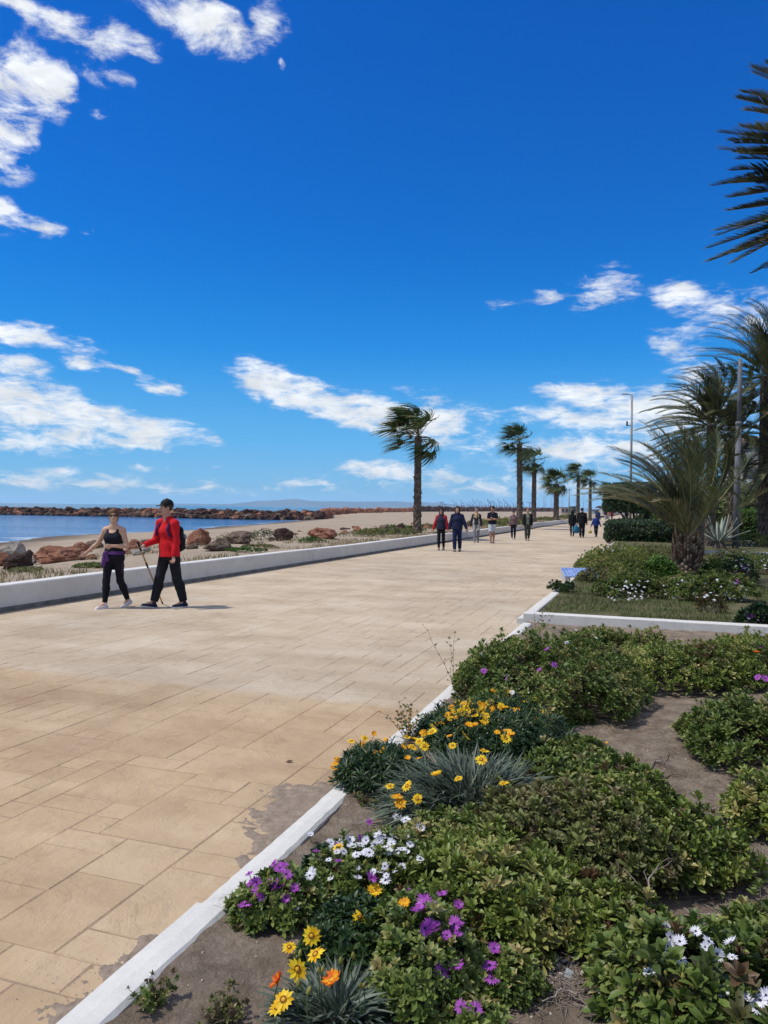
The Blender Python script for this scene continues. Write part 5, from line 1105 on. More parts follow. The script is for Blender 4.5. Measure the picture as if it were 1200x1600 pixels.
def far_walker(label, px, py, col, tr, heading, H=1.68, **kw):
    walker(label, px, py, 0, heading, H=H, res=.022, legs=((10, 4), (-8, 10)), arms=ARM_DN, top='jacket', topcol=col, trousers=tr, hair=kw.pop('hair', (.03, .02, .015)), group=GF, **kw)
far_walker('distant person in blue and white holding a dark umbrella, just beyond the boy in blue', 934, 824, (.03, .06, .16), (.06, .07, .1), 10, extra=None)
far_walker('distant walker in a dark top and pale trousers, left one of the far group', 946, 813, (.03, .02, .03), (.45, .42, .42), 160)
far_walker('distant walker in a faded pink top in the middle of the far group', 951, 812.5, (.35, .17, .16), (.40, .35, .33), 0, H=1.6)
far_walker('distant walker in a dark red top at the right of the far group', 956, 813.5, (.16, .02, .025), (.03, .02, .03), 5)
far_walker('distant walker dressed in white under the left edge of the clipped tree', 973, 815, (.5, .5, .5), (.45, .45, .48), 0)
far_walker('distant walker in dark clothes under the clipped tree', 979, 816, (.03, .02, .025), (.05, .05, .06), 170)
pu = at(934, 824, 0); root = empty('umbrella', (pu[0] + .12, pu[1] - .15, 1.0), 'dark open umbrella held over the distant person in blue and white', 'umbrella')
mb = MB(); lathe(mb, [(.44, .82), (.37, .92), (.22, .99), (.02, 1.03)], n=8); lathe(mb, [(.02, 1.02), (.22, .98), (.37, .91), (.44, .82)], n=8); mb.build('canopy', cloth((.05, .04, .045)), root, smooth=False)
mb = MB(); tube(mb, [(0, 0, 0), (0, 0, 1.07)], .012, 6); mb.build('shaft', cloth((.1, .1, .1)), root)
# ================================================================ PALMS
WIND = np.array((-1.0, -.12, 0.0))
def curve(p, d, L, n, wind, grav, r, wob=.03):
    """a stem bent by wind and its own weight"""
    x, y, z = float(p[0]), float(p[1]), float(p[2]); a, b, c = float(d[0]), float(d[1]), float(d[2]); q = math.sqrt(a * a + b * b + c * c) + 1e-9; a /= q; b /= q; c /= q; st = L / n; out = [(x, y, z)]; wx, wy = float(WIND[0]) * wind, float(WIND[1]) * wind; U = r.uniform
    for i in range(n):
        k = (i + 1) / n; a += wx * k + U(-wob, wob); b += wy * k + U(-wob, wob); c += -grav * k + U(-wob, wob); q = math.sqrt(a * a + b * b + c * c) + 1e-9; a /= q; b /= q; c /= q; x += a * st; y += b * st; z += c * st; out.append((x, y, z))
    return np.array(out)
def blade(mb, pts_, w, side, mi=0, rnd=.5):
    """thin strip along pts, tapering to a point, folded along its length"""
    n = len(pts_); side = unit(side); V = []; F3 = []; F4 = []
    prof = [w * (.5 + .5 * math.sin(math.pi * min(1, .18 + .62 * i / (n - 1)))) * (1 - (i / (n - 1)) ** 3) for i in range(n)]
    for i in range(n - 1): V += [pts_[i] - side * prof[i], pts_[i] + side * prof[i]]
    V.append(pts_[-1])
    for i in range(n - 2): F4.append((2 * i, 2 * i + 1, 2 * i + 3, 2 * i + 2))
    F3 = [(2 * (n - 2), 2 * (n - 2) + 1, 2 * (n - 1))]
    mb.add(V, np.array(F3), mi, rnd); b = mb.n - len(V); mb.f.setdefault((4, mi), []).append(np.array(F4) + b)
def fan_frond(mb, p, d, pet, bl, r, wind, grav, segs=30, dead=0.0):
    st = curve(p, d, pet, 6, wind * .45, grav * .5, r); tube(mb, st, list(np.linspace(.022, .010, 7)), 5, 1, r.random(), cap=False)
    e = st[-1]; D = unit(st[-1] - st[-2]); u, w_, _ = frame_of(D); roll = r.uniform(-.5, .5); u, w_ = u * math.cos(roll) + w_ * math.sin(roll), w_ * math.cos(roll) - u * math.sin(roll)
    base = r.uniform(.2, .75)
    for i in range(segs):
        a = (i / (segs - 1) - .5) * math.pi * 1.35; dd = unit(D * math.cos(a) + u * math.sin(a) + w_ * (.28 * abs(math.sin(a)) + r.uniform(-.06, .06))); L = bl * (1 - .25 * abs(a) / 2.1) * r.uniform(.85, 1.1)
        q = curve(e, dd, L, 5, wind * r.uniform(.85, 1.25), grav * r.uniform(.7, 1.3), r, .05); blade(mb, q, .027 * bl, np.cross(dd, w_), 0 if r.random() > dead else 2, np.clip(base + r.uniform(-.2, .2), .02, .98))
def fan_palm(label, px, basepy, toppy, d, Hc, trunk_r, seed, nf=30, wind=.42, bl=.95, pet=.95, lean=0.0, baseflare=1.35, group='fan palms along the sea side of the promenade'):
    """px, distance d; Hc = height of the crown centre"""
    r = random.Random(seed); p = atd(px, 800, d); b = np.array((p[0], p[1], .2)); root = empty('palm_tree', tuple(b), label, 'palm tree', group); H = Hc - .2
    # trunk with rings and old leaf bases
    mb = MB(); n = max(20, int(H * 9)); k = 16; V = []; RN = []
    for i in range(n):
        t = i / (n - 1); rad = trunk_r * (baseflare - (baseflare - 1) * min(1, t * 7) - .18 * t) * (1 + .10 * (t > .86) * math.sin((t - .86) * 22)); x0 = lean * t * t
        for j in range(k):
            a = j * 2 * math.pi / k; q = 1 + .10 * math.sin(i * 2.3 + (j % 2) * 3.14) + r.uniform(-.06, .09); V.append((x0 + rad * q * math.cos(a), rad * q * math.sin(a), t * H - .15 * (i == 0))); RN.append(r.random())
    i, j = np.meshgrid(np.arange(n - 1), np.arange(k), indexing='ij'); i = i.ravel(); j = j.ravel(); mb.add(V, np.stack((i * k + j, i * k + (j + 1) % k, (i + 1) * k + (j + 1) % k, (i + 1) * k + j), 1), 0, np.array(RN))
    for _ in range(int(H * 6)):   # loose leaf-base stubs
        z = r.uniform(.1, H * .98); a = r.uniform(0, 6.28); rad = trunk_r * (1 - .18 * z / H); c = np.array((rad * .9 * math.cos(a) + lean * (z / H) ** 2, rad * .9 * math.sin(a), z)); o = np.array((math.cos(a), math.sin(a), 1.1)) * .09
        tube(mb, [c, c + o * .6, c + o], [.035, .028, .008], 4, 0, r.random(), cap=False)
    mb.build('trunk', M_PALMTRUNK, root, smooth=False)
    top = np.array((lean, 0, H)); 
    for q in range(nf):
        t = q / (nf - 1); el_ = 1.45 - 1.85 * t ** 1.1 + r.uniform(-.12, .12); a = q * 2.4 + r.uniform(-.3, .3); d_ = np.array((math.cos(a) * math.cos(el_), math.sin(a) * math.cos(el_), math.sin(el_))); mb = MB()
        fan_frond(mb, top + np.array((0, 0, .25 - .45 * t)), d_, pet * r.uniform(.8, 1.1), bl * r.uniform(.85, 1.1), r, wind * r.uniform(.8, 1.25), .16 + .22 * t, dead=.10 + .5 * max(0, t - .7)); mb.build('frond', [LEAF['palm'], M_PETIOLE, LEAF['palmdead']], root)
    return root
LEAF['palm'] = leafmat('palm_leaf', [(.022, .048, .014), (.045, .085, .020), (.075, .125, .03), (.12, .165, .05)], .45, .22)
LEAF['palmdead'] = leafmat('palm_leaf_dry', [(.14, .10, .05), (.24, .18, .10), (.32, .25, .15)], .7, .15)
LEAF['date'] = leafmat('date_palm_leaf', [(.035, .042, .02), (.068, .086, .034), (.115, .135, .056), (.22, .225, .11)], .42, .2)
M_PETIOLE = leafmat('palm_stalk', [(.12, .11, .035), (.22, .19, .07), (.30, .24, .10)], .5, .05)
M_PALMTRUNK = noisy('palm_trunk', [(.25, (.040, .030, .023)), (.5, (.11, .083, .062)), (.75, (.22, .175, .135))], 9, .95, .9, 26, .03, attr=.35)
fan_palm('tall windswept fan palm nearest the camera on the beach side, the whole trunk in view', 652, 836, 610, 39.5, 5.3, .20, 1, 32, .72, 1.3, 1.15)
fan_palm('second fan palm, the tallest of the row, behind the woman in the patterned top', 812, 820, 655, 62, 6.9, .235, 2, 28, .62, 1.3, 1.05, lean=-.1)
fan_palm('third fan palm, shorter, close behind the second one', 834, 818, 705, 72, 5.9, .225, 3, 26, .6, 1.3, 1.0)
fan_palm('fourth fan palm, short and bushy, beside the far end of the long wall', 869, 813, 742, 86, 4.5, .30, 4, 30, .42, 1.35, 1.0, baseflare=1.8)
fan_palm('fifth fan palm with a slim straight trunk behind the person in black', 903, 810, 729, 98, 6.1, .22, 5, 24, .6, 1.3, 1.0)
fan_palm('sixth fan palm behind the boy in blue', 922, 808, 740, 112, 5.9, .22, 6, 22, .5, 1.4, 1.05)
fan_palm('seventh and farthest fan palm, beside the left edge of the clipped tree', 947, 806, 762, 140, 5.0, .26, 7, 20, .3, 1.3, 1.1)
# ---- feather-leaved (date) palms
def pinnate(mb, p, d, L, r, wind, grav, nl=46, ll=.42, lw=.011, bare=.16, vee=.6, rach=.016, dead=.0, flow=.5):
    n = 14; st = curve(p, d, L, n, wind, grav, r, .028); tube(mb, st, list(np.linspace(rach, rach * .25, n + 1)), 5, 1, r.random(), cap=False); base = r.uniform(.15, .8)
    for i in range(nl):
        t = bare + (1 - bare) * (i + .5) / nl; f_ = t * n; k = min(n - 1, int(f_)); q = st[k] + (st[k + 1] - st[k]) * (f_ - k); D = unit(st[k + 1] - st[k]); u, w_, _ = frame_of(D); w_ = w_ if w_[2] > 0 else -w_
        l_ = ll * (math.sin(math.pi * (.18 + .75 * t)) ** .7) * r.uniform(.85, 1.12)
        for sd in (-1, 1):
            a = .95 - .5 * t + r.uniform(-.12, .12); dd = unit(D * math.cos(a) + (u * sd * math.cos(vee) + w_ * math.sin(vee)) * math.sin(a)); c = curve(q, dd, l_, 3, wind * flow + r.uniform(0, .1), grav * .5 + .05, r, .05); blade(mb, c, lw, np.cross(dd, w_) + w_ * .35, 0 if r.random() > dead else 2, np.clip(base + r.uniform(-.22, .22), .02, .98))
def date_palm(label, base, H, trunk_r, L, seed, nf=36, wind=.16, grav=.12, ll=.42, nl=44, lw=.012, cut_el=-.5, group=None, elmax=1.45, dead=.04, only=None, lean=(0, 0), trunk=True, az=None, flow=.5):
    r = random.Random(seed); root = empty('date_palm', tuple(base), label, 'palm tree', group)
    mb = MB(); n = max(16, int(H * 8)); k = 20; V = []; RN = []
    for i in range(n):
        t = i / (n - 1); rad = trunk_r * (1.12 - .2 * t)
        for j in range(k):
            a = j * 2 * math.pi / k; q = 1 + .09 * math.sin(i * 1.9 + (j % 2) * 3.14) + r.uniform(-.05, .06); V.append((lean[0] * t + rad * q * math.cos(a), lean[1] * t + rad * q * math.sin(a), t * H - .2 * (i == 0))); RN.append(r.random())
    i, j = np.meshgrid(np.arange(n - 1), np.arange(k), indexing='ij'); i = i.ravel(); j = j.ravel(); mb.add(V, np.stack((i * k + j, i * k + (j + 1) % k, (i + 1) * k + (j + 1) % k, (i + 1) * k + j), 1), 0, np.array(RN)); mb.build('trunk', M_PALMTRUNK, root, smooth=False)
    top = np.array((lean[0], lean[1], H))
    for q in range(nf):
        t = q / (nf - 1); el_ = elmax - (elmax - cut_el) * t ** 1.05 + r.uniform(-.1, .1); a = q * 2.4 + r.uniform(-.25, .25)
        if az is not None and q % az[2] == 0: a = r.uniform(az[0], az[1])
        d_ = np.array((math.cos(a) * math.cos(el_), math.sin(a) * math.cos(el_), math.sin(el_))); mb = MB()
        pinnate(mb, top + d_ * trunk_r * .4 + np.array((0, 0, .1 - .25 * t)), d_, L * r.uniform(.8, 1.08), r, wind * r.uniform(.7, 1.3), grav * r.uniform(.7, 1.4), nl, ll, lw, dead=dead + .4 * (t > .92), flow=flow); mb.build('frond', [LEAF['date'], M_PETIOLE, LEAF['palmdead']], root)
    return root
# young date palm in the second bed, fibrous pineapple-like trunk
b = at(1073, 905, .1); YP = date_palm('young date palm with a short thick trunk and wind-blown feathery fronds in the second bed', (b[0], b[1], .08), 1.02, .25, 2.6, 11, 50, .10, .085, .38, 52, .0095, cut_el=.66, elmax=1.52, dead=.05, flow=.9, az=(2.3, 3.6, 3))
mb = MB(); r = random.Random(4)
for i in range(13):
    for j in range(15):
        z = .45 + i * .045; a = (j + .5 * (i % 2)) * 2 * math.pi / 15; rad = .30 + .03 * math.sin(z * 3); d_ = np.array((math.cos(a), math.sin(a), 0)); c = d_ * (rad - .05) + np.array((0, 0, z)); e = d_ * r.uniform(.03, .06) + np.array((0, 0, r.uniform(.05, .09)))
        tube(mb, [c - e * .3, c + e * .5, c + e], [.038, .032, .012], 4, 0, r.random(), cap=False)
for i in range(7):
    for j in range(11):
        z = .02 + i * .055; a = (j + .5 * (i % 2)) * 2 * math.pi / 11; d_ = np.array((math.cos(a), math.sin(a), 0)); c = d_ * .265 + np.array((0, 0, z)); tube(mb, [c, c + d_ * .035 + np.array((0, 0, .03))], [.05, .03], 5, 0, r.random())
mb.build('leaf_bases', noisy('palm_fibre', [(.3, (.07, .042, .026)), (.5, (.17, .10, .06)), (.72, (.33, .25, .17))], 14, .95, .6, 50, attr=.5), YP, smooth=False)
mb = MB()
for j in range(5):
    a = 3.0 + r.uniform(-.5, .5); d_ = np.array((math.cos(a), math.sin(a), 0)); c = d_ * .26 + np.array((0, 0, r.uniform(.25, .9))); tube(mb, [c, c + d_ * .05 + (0, 0, .18), c + d_ * .07 + (0, 0, .38)], [.035, .03, .008], 4, 0, r.random())
mb.build('old_stalks', noisy('old_stalk', [(.3, (.22, .10, .055)), (.7, (.42, .27, .14))], 8, .8, .3), YP)
GP = 'tall date palms behind the gardens on the right'
def bp(label, px, cy, d, r_, L, seed, **kw):
    p = atd(px, cy, d); kw.setdefault('nf', 40); date_palm(label, (p[0], p[1], .1), p[2] - .1, r_, L, seed, group=GP, **kw)
bp('tall date palm beyond the right edge, only its long hanging fronds in view', 1368, 280, 13.5, .26, 2.7, 21, nf=96, wind=.12, grav=.035, nl=96, ll=.44, lw=.018, cut_el=-.7, az=(2.6, 3.7, 2), flow=1.2, dead=.06)
bp('windswept date palm left of the grey pole, its fronds streaming to the left', 1112, 664, 33, .20, 3.0, 22, nf=70, wind=.20, grav=.10, nl=40, ll=.45, lw=.026, cut_el=-.7, flow=1.1)
bp('tallest dark date palm at the right edge, crown behind the pole top', 1196, 588, 34, .21, 3.6, 23, nf=76, wind=.20, grav=.08, nl=40, ll=.48, lw=.023, cut_el=-.8, flow=1.1)
bp('date palm with a dark trunk directly behind the grey pole', 1146, 680, 36, .20, 2.4, 24, nf=34, wind=.14, grav=.11, nl=38, ll=.45, lw=.022, cut_el=-.9, flow=.8)
bp('date palm with drooping lower fronds at the right edge, below the tallest crown', 1215, 705, 33, .24, 2.7, 25, wind=.10, grav=.13, nl=38, ll=.42, lw=.022, cut_el=-.8, flow=.8)
bp('low bushy date palm between the young palm and the grey pole', 1090, 752, 27, .22, 1.9, 26, wind=.10, grav=.10, nl=38, ll=.36, lw=.014, cut_el=-.3, flow=.8)
bp('low date palm with arching fronds between the two garden hedges', 1185, 782, 43.4, .22, 2.0, 27, wind=.08, grav=.14, nl=34, ll=.30, lw=.013, cut_el=-.2, flow=.8)
# ================================================================ SECOND BED, HEDGES, TREES, BUILDINGS, COAST
G2 = 'shrubs of the second bed'
def sh2(label, px, py, rx, ry, h, n, kind='broad', mat='mid', seed=50, **kw):
    kw.setdefault('ntwig', 20); kw.setdefault('scale', (.8, 1.5)); kw.setdefault('twigr', .004); return shrub(kw.pop('name', 'shrub'), label, kw.pop('cat', 'shrub'), px, py, rx, ry, h, n, kind, mat, seed, G2, **kw)
b1 = sh2('low shrub dotted with white flowers in front of the young date palm, left part', 985, 936, .62, .42, .30, 620, 'broad', 'mid', 51)
b2 = sh2('wide shrub with scattered white flowers at the foot of the young date palm', 1095, 940, .90, .5, .38, 950, 'broad', 'mid', 52)
b3 = sh2('reddish brown dry plant in front of the white-flowered shrub', 1108, 962, .22, .18, .26, 130, 'narrow', 'rust', 53, scale=(.8, 1.5))
b4 = sh2('dark low shrub beside the blue sloping sign, nearest the lawn edge', 885, 927, .28, .22, .17, 150, 'broad', 'dark', 54)
b5 = sh2('brownish green shrub behind the lawn, right of the blue sloping sign', 945, 912, .62, .40, .22, 380, 'small', 'olive', 55, scale=(1.2, 2.2))
b6 = sh2('leafy mound between the blue sloping sign and the clipped hedge', 968, 893, 1.1, 2.2, .50, 1500, 'broad', 'light', 56)
b7 = sh2('green mound left of the young date palm trunk', 1010, 915, .75, .8, .42, 700, 'broad', 'mid', 57)
b8 = sh2('tall tuft of narrow green leaves left of the date palm trunk', 1032, 918, .26, .24, .48, 220, 'narrow', 'bright', 58, scale=(1.2, 2.2))
b9 = sh2('pinkish green low shrub behind the date palm, by the far white kerb', 1030, 876, 1.2, 1.2, .36, 900, 'broad', 'olive', 59)
b10 = sh2('green shrub right of the date palm trunk', 1128, 910, .7, .6, .42, 560, 'broad', 'bright', 60)
b11 = sh2('shrub with purple and white flowers near the right edge, behind the bare strip', 1150, 915, .35, .35, .50, 300, 'broad', 'dark', 61)
b12 = sh2('wide shrub with many white flowers at the right edge by the far white kerb', 1190, 897, 1.1, .8, .42, 800, 'broad', 'mid', 62)
b13 = sh2('small bush with purple daisies at the right edge of the lawn', 1182, 982, .26, .2, .26, 200, 'daisy', 'dark', 63, scale=(1.2, 2.))
b14 = sh2('scrubby olive shrub against the far white kerb, right of the palm', 1150, 880, 1.0, .7, .28, 500, 'small', 'olive', 64, scale=(1.3, 2.4))
b15 = sh2('low shrub hugging the kerb beside the blue sloping sign', 925, 893, .40, .9, .26, 300, 'small', 'olive', 65, scale=(1.3, 2.4))
b16 = sh2('shrub dotted with tiny white flowers at the foot of the grey pole', 1180, 858, .8, .5, .45, 360, 'broad', 'mid', 66)
def scat(key, plant, x0, x1, y0, y1, n, size, seed):
    r = random.Random(seed)
    for _ in range(n):
        q = surf(r.uniform(x0, x1), r.uniform(y0, y1), .02)
        if q is not None: flower(key, q, plant, size * r.uniform(.8, 1.15), centre=False, stalk=0)
scat('white', b1, 948, 1015, 908, 938, 60, 1.0, 1); scat('white', b2, 1035, 1090, 898, 935, 30, 1.0, 2); scat('white', b2, 1100, 1168, 905, 938, 34, 1.0, 3); scat('white', b12, 1148, 1200, 872, 892, 34, 1.1, 4)
scat('purple', b11, 1148, 1172, 885, 912, 30, 1.1, 5); scat('white', b11, 1150, 1175, 880, 890, 4, 1.4, 6); scat('purple', b13, 1165, 1198, 958, 985, 14, 1.3, 7); scat('white', b13, 1163, 1172, 966, 972, 2, 1.3, 8); scat('white', b16, 1155, 1180, 848, 860, 8, 1.6, 9)
# lawn: real blades
r_ = np.random.default_rng(77); N = 26000; S_ = S_K2 + .25 + (r_.uniform(0, 1, N) ** 1.5) * 6.5; T_ = r_.uniform(-1.45, 4.8, N); keep = fbm(S_, T_, 91, 3, 1.1) > -.45 + .35 * (S_ < S_K2 + .6); S_, T_ = S_[keep], T_[keep]; n = len(S_)
pos = np.stack((S_ * AX[0] + T_ * NX[0], S_ * AX[1] + T_ * NX[1], soil_z2(S_, T_)), 1)
tv = np.array([(-.004, 0, 0), (.004, 0, 0), (.003, .006, .032), (-.003, .006, .032), (0, .022, .055)]); tf = {0: [np.array([(0, 1, 2, 3)]), np.array([(3, 2, 4)])]}
mb = MB(); mb.inst(tv, tf, rotm(r_.uniform(0, 6.28, n), r_.normal(0, .35, n), r_.uniform(0, 6.28, n)) * r_.uniform(.6, 1.35, n)[:, None, None], pos, np.clip(.5 + .3 * fbm(S_, T_, 92, 2, 1.5) + r_.normal(0, .15, n), .02, .98))
tag(mb.build('grass', leafmat('lawn_blades', [(.11, .10, .04), (.085, .115, .028), (.12, .155, .04), (.19, .185, .075)], .6, .2)), 'short green grass of the second bed', 'grass', kind='stuff')
# dry grass on the dune strip behind the wall
r_ = np.random.default_rng(78); N = 30000; S_ = np.concatenate((r_.uniform(2, 45, N * 2 // 3), r_.uniform(45, 130, N // 3))); DW = .15 + r_.uniform(0, 1, N) ** 1.5 * 6.5; keep = (fbm(S_, DW, 95, 3, .9) + .3 * np.exp(-(DW / 1.2)) + .1 * (S_ > 30)) > .22; S_, DW = S_[keep], DW[keep]; T_ = T_WALL - .3 - DW; n = len(S_)
X_ = S_ * AX[0] + T_ * NX[0]; Y_ = S_ * AX[1] + T_ * NX[1]; pos = np.stack((X_, Y_, beach_z(X_, Y_)), 1); mb = MB()
mb.inst(tv, tf, rotm(r_.uniform(0, 6.28, n), r_.normal(0, .45, n), r_.uniform(0, 6.28, n)) * (r_.uniform(.9, 2.6, n) * (1 + .8 * (S_ > 45)))[:, None, None], pos, np.clip(.5 + .35 * fbm(S_, DW, 96, 2, 1.2) + r_.normal(0, .18, n), .02, .98))
tag(mb.build('dune_grass', leafmat('dune_grass', [(.36, .28, .17), (.30, .24, .13), (.24, .20, .10), (.16, .15, .06)], .7, .2)), 'dry yellowish grass on the sand strip behind the low wall', 'grass', kind='stuff')
GD = 'green plants on the dune strip'
for k, (px, py, rx, h, mt, lab) in enumerate(((140, 893, .5, .12, 'mid', 'low green plant behind the wall, left of the walking woman'), (40, 898, .5, .10, 'olive', 'low olive plant behind the wall at the left edge'), (385, 868, .9, .16, 'bright', 'bright green plant behind the wall, right of the backpack'), (405, 862, .9, .16, 'olive', 'yellowish plant just right of the bright green dune plant'),
      (488, 851, .8, .28, 'bright', 'bright green creeping plant behind the middle of the wall'), (375, 845, 1.3, .55, 'olive', 'grey green dune bush beside the rocks right of the man in red'), (420, 843, 1.4, .6, 'dark', 'dark dune bush left of the dark red boulder'), (600, 838, 2.0, .35, 'olive', 'olive dune plant left of the nearest palm'), (560, 842, 1.4, .3, 'olive', 'tuft of olive dune plant between the boulders and the nearest palm'),
      (625, 832, 1.8, .4, 'mid', 'green dune plant at the foot of the nearest palm'), (680, 828, 1.8, .4, 'olive', 'dune plant right of the nearest palm trunk'), (783, 823, 2.6, .7, 'light', 'light green dune bush behind the man in shorts'), (760, 824, 2.2, .5, 'olive', 'olive dune bush behind the headscarfed woman'), (890, 812, 3.0, .9, 'olive', 'dune bush between the fourth and fifth palms'), (850, 815, 2.6, .6, 'olive', 'dune bush between the third and fourth palms'))):
    q = at(px, py, .25); q[2] = float(beach_z(np.array(q[0]), np.array(q[1]))); shrub('dune_plant', lab, 'plant', 0, 0, rx * .7, rx * .55, h * .6, int(160 + 90 * rx), 'small' if rx < 1.5 else 'far', mt, 400 + k, GD, 0, pos=q, scale=(1.0, 2.0))
# ---- sloping blue sign
b = at(905, 906, 0); rt = empty('sloping_sign', (b[0], b[1], 0), 'low white plinth with a sloping blue and white tiled top beside the kerb', 'sign')
mb = MB(); w_, d_ = .74, .66; V = [(-w_ / 2, -d_ / 2, -.02), (w_ / 2, -d_ / 2, -.02), (w_ / 2, d_ / 2, -.02), (-w_ / 2, d_ / 2, -.02), (-w_ / 2, -d_ / 2, .09), (w_ / 2, -d_ / 2, .09), (w_ / 2, d_ / 2, .23), (-w_ / 2, d_ / 2, .23)]
mb.add(V, [(0, 3, 2, 1), (4, 5, 6, 7), (0, 1, 5, 4), (1, 2, 6, 5), (2, 3, 7, 6), (3, 0, 4, 7)]); mb.build('plinth', noisy('sign_plinth', [(.3, (.30, .30, .30)), (.7, (.55, .55, .55))], 9, .8, .4), rt, smooth=False)
m, nt, bb = newmat('blue_tiles', .2, .5); tcn = nt.nodes.new('ShaderNodeTexCoord'); br = nt.nodes.new('ShaderNodeTexBrick'); nt.links.new(tcn.outputs['Object'], br.inputs[0]); br.offset = 0; br.inputs['Scale'].default_value = 1; br.inputs['Brick Width'].default_value = .075; br.inputs['Row Height'].default_value = .075; br.inputs['Mortar Size'].default_value = .003; br.inputs['Color1'].default_value = (.11, .19, .42, 1); br.inputs['Color2'].default_value = (.24, .33, .58, 1); br.inputs['Mortar'].default_value = (.6, .62, .66, 1); nt.links.new(br.outputs[0], bb.inputs['Base Color'])
mb = MB(); sl = math.atan2(.14, d_); box(mb, (0, 0, 0), (w_ + .03, math.hypot(.14, d_) + .03, .018), bev=.004); o = mb.build('tile_panel', m, rt, smooth=False); o.location = (0, 0, .16 + .012); o.rotation_euler.x = sl; rt.rotation_euler.z = -TH + .25
# ---- clipped hedges (leafy shells round a dark core)
def hedge(name, label, cat, c, size, rz, n, kind='hedge', mat='dark', seed=0, rough=.06, group=None, parent=None, rounded=.25, scale=(.7, 1.2), core=True):
    r = np.random.default_rng(seed); hx, hy, hz = size[0] / 2, size[1] / 2, size[2]; root = parent or empty(name, tuple(c), label, cat, group)
    A = np.array((hy * hz * 2, hy * hz * 2, hx * hz * 2, hx * hz * 2, hx * hy * 4)); f_ = r.choice(5, n, p=A / A.sum()); u, v = r.uniform(-1, 1, n), r.uniform(0, 1, n); w = r.uniform(-1, 1, n)
    L = np.where((f_ == 0)[:, None], np.stack((-np.ones(n), u, v), 1), np.where((f_ == 1)[:, None], np.stack((np.ones(n), u, v), 1), np.where((f_ == 2)[:, None], np.stack((u, -np.ones(n), v), 1), np.where((f_ == 3)[:, None], np.stack((u, np.ones(n), v), 1), np.stack((u, w, np.ones(n)), 1)))))
    q = L.copy(); q[:, 2] = q[:, 2] * 2 - 1; nn = np.linalg.norm(np.abs(q) ** 5, axis=1, ord=1) ** .2; q = q / (nn[:, None] ** rounded + 1e-9); X = np.stack((q[:, 0] * hx, q[:, 1] * hy, (q[:, 2] + 1) / 2 * hz), 1)
    nrm = q / np.array((hx, hy, hz)) ** .5; nrm[:, 2] = np.maximum(nrm[:, 2], -.2); nrm /= np.linalg.norm(nrm, axis=1)[:, None]; X = X + nrm * (r.normal(0, rough, n) + rough * fbm(X[:, 0] + seed, X[:, 1] + X[:, 2], seed, 3, 1.5))[:, None]
    c_, s_ = math.cos(rz), math.sin(rz); Rz = np.array(((c_, -s_, 0), (s_, c_, 0), (0, 0, 1))); X = X @ Rz.T; nrm = nrm @ Rz.T; off = np.zeros(3) if parent is None else np.asarray(c)
    mb = MB(); foliage(mb, kind, X + off, np.arctan2(nrm[:, 1], nrm[:, 0]) + r.normal(0, .5, n), np.arccos(np.clip(nrm[:, 2], -1, 1)) * .9 + r.normal(0, .3, n), np.clip(r.normal(.5, .22, n), .02, .98), scale, seed=seed); mb.build('foliage', LEAF[mat], root)
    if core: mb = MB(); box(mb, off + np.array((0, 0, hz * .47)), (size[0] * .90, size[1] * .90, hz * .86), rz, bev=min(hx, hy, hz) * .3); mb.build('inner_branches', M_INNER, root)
    return root
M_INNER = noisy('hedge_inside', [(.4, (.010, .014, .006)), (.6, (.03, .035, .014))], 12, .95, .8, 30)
a0 = at(1000, 849, .05); hedge('clipped_hedge', 'low dark green clipped hedge with rounded end beside the promenade', 'hedge', (P(42.6, .1)[0], P(42.6, .1)[1], .05), (4.0, 8.5, .98), -TH, 5200, 'hedge', 'dark', 5, .05, rounded=.5, scale=(.8, 1.3))
# flat-topped clipped tree: dark block of leaves on several leaning stems
ct = atd(997, 800, 52); rt = empty('clipped_tree', (ct[0], ct[1], .1), 'dark clipped tree with a flat boxy crown on several leaning stems behind the hedge', 'tree')
hedge('', '', '', (0, 0, 1.36), (4.3, 3.6, 1.85), -TH, 6500, 'hedge', 'dark', 6, .08, parent=rt, rounded=.55, scale=(.9, 1.6))
r = random.Random(9); mb = MB()
for k in range(9):
    a = k * .7 + .3; x = math.cos(a) * r.uniform(.2, .8); y = math.sin(a) * r.uniform(.2, .7); tube(mb, [(x * .6, y * .6, -.1), (x * 1.0 + r.uniform(-.1, .1), y * .9, .6), (x * 1.9, y * 1.6, 1.35), (x * 2.2, y * 1.8, 1.9)], [.10, .075, .055, .03], 7)
mb.build('stems', M_TRUNK if 'M_TRUNK' in globals() else noisy('dark_bark', [(.3, (.035, .028, .022)), (.7, (.11, .09, .07))], 8, .95, .7), rt)
pb_ = atd(1180, 800, 40.5); hedge('garden_hedge', 'bright green clipped hedge at the right edge behind the grey pole', 'hedge', (pb_[0] + 4.0, pb_[1] - 1.5, .1), (12.6, 2.2, 1.55), -.36, 9000, 'hedge', 'bright', 7, .05, rounded=.3, scale=(.7, 1.2))
pb_ = atd(1200, 800, 46); hedge('garden_hedge', 'taller green hedge standing behind the bright clipped hedge at the right edge', 'hedge', (pb_[0] + 4.2, pb_[1] - 1, .1), (13, 2.5, 2.35), -.34, 7000, 'hedge', 'bright', 8, .10, rounded=.4, scale=(.9, 1.5))
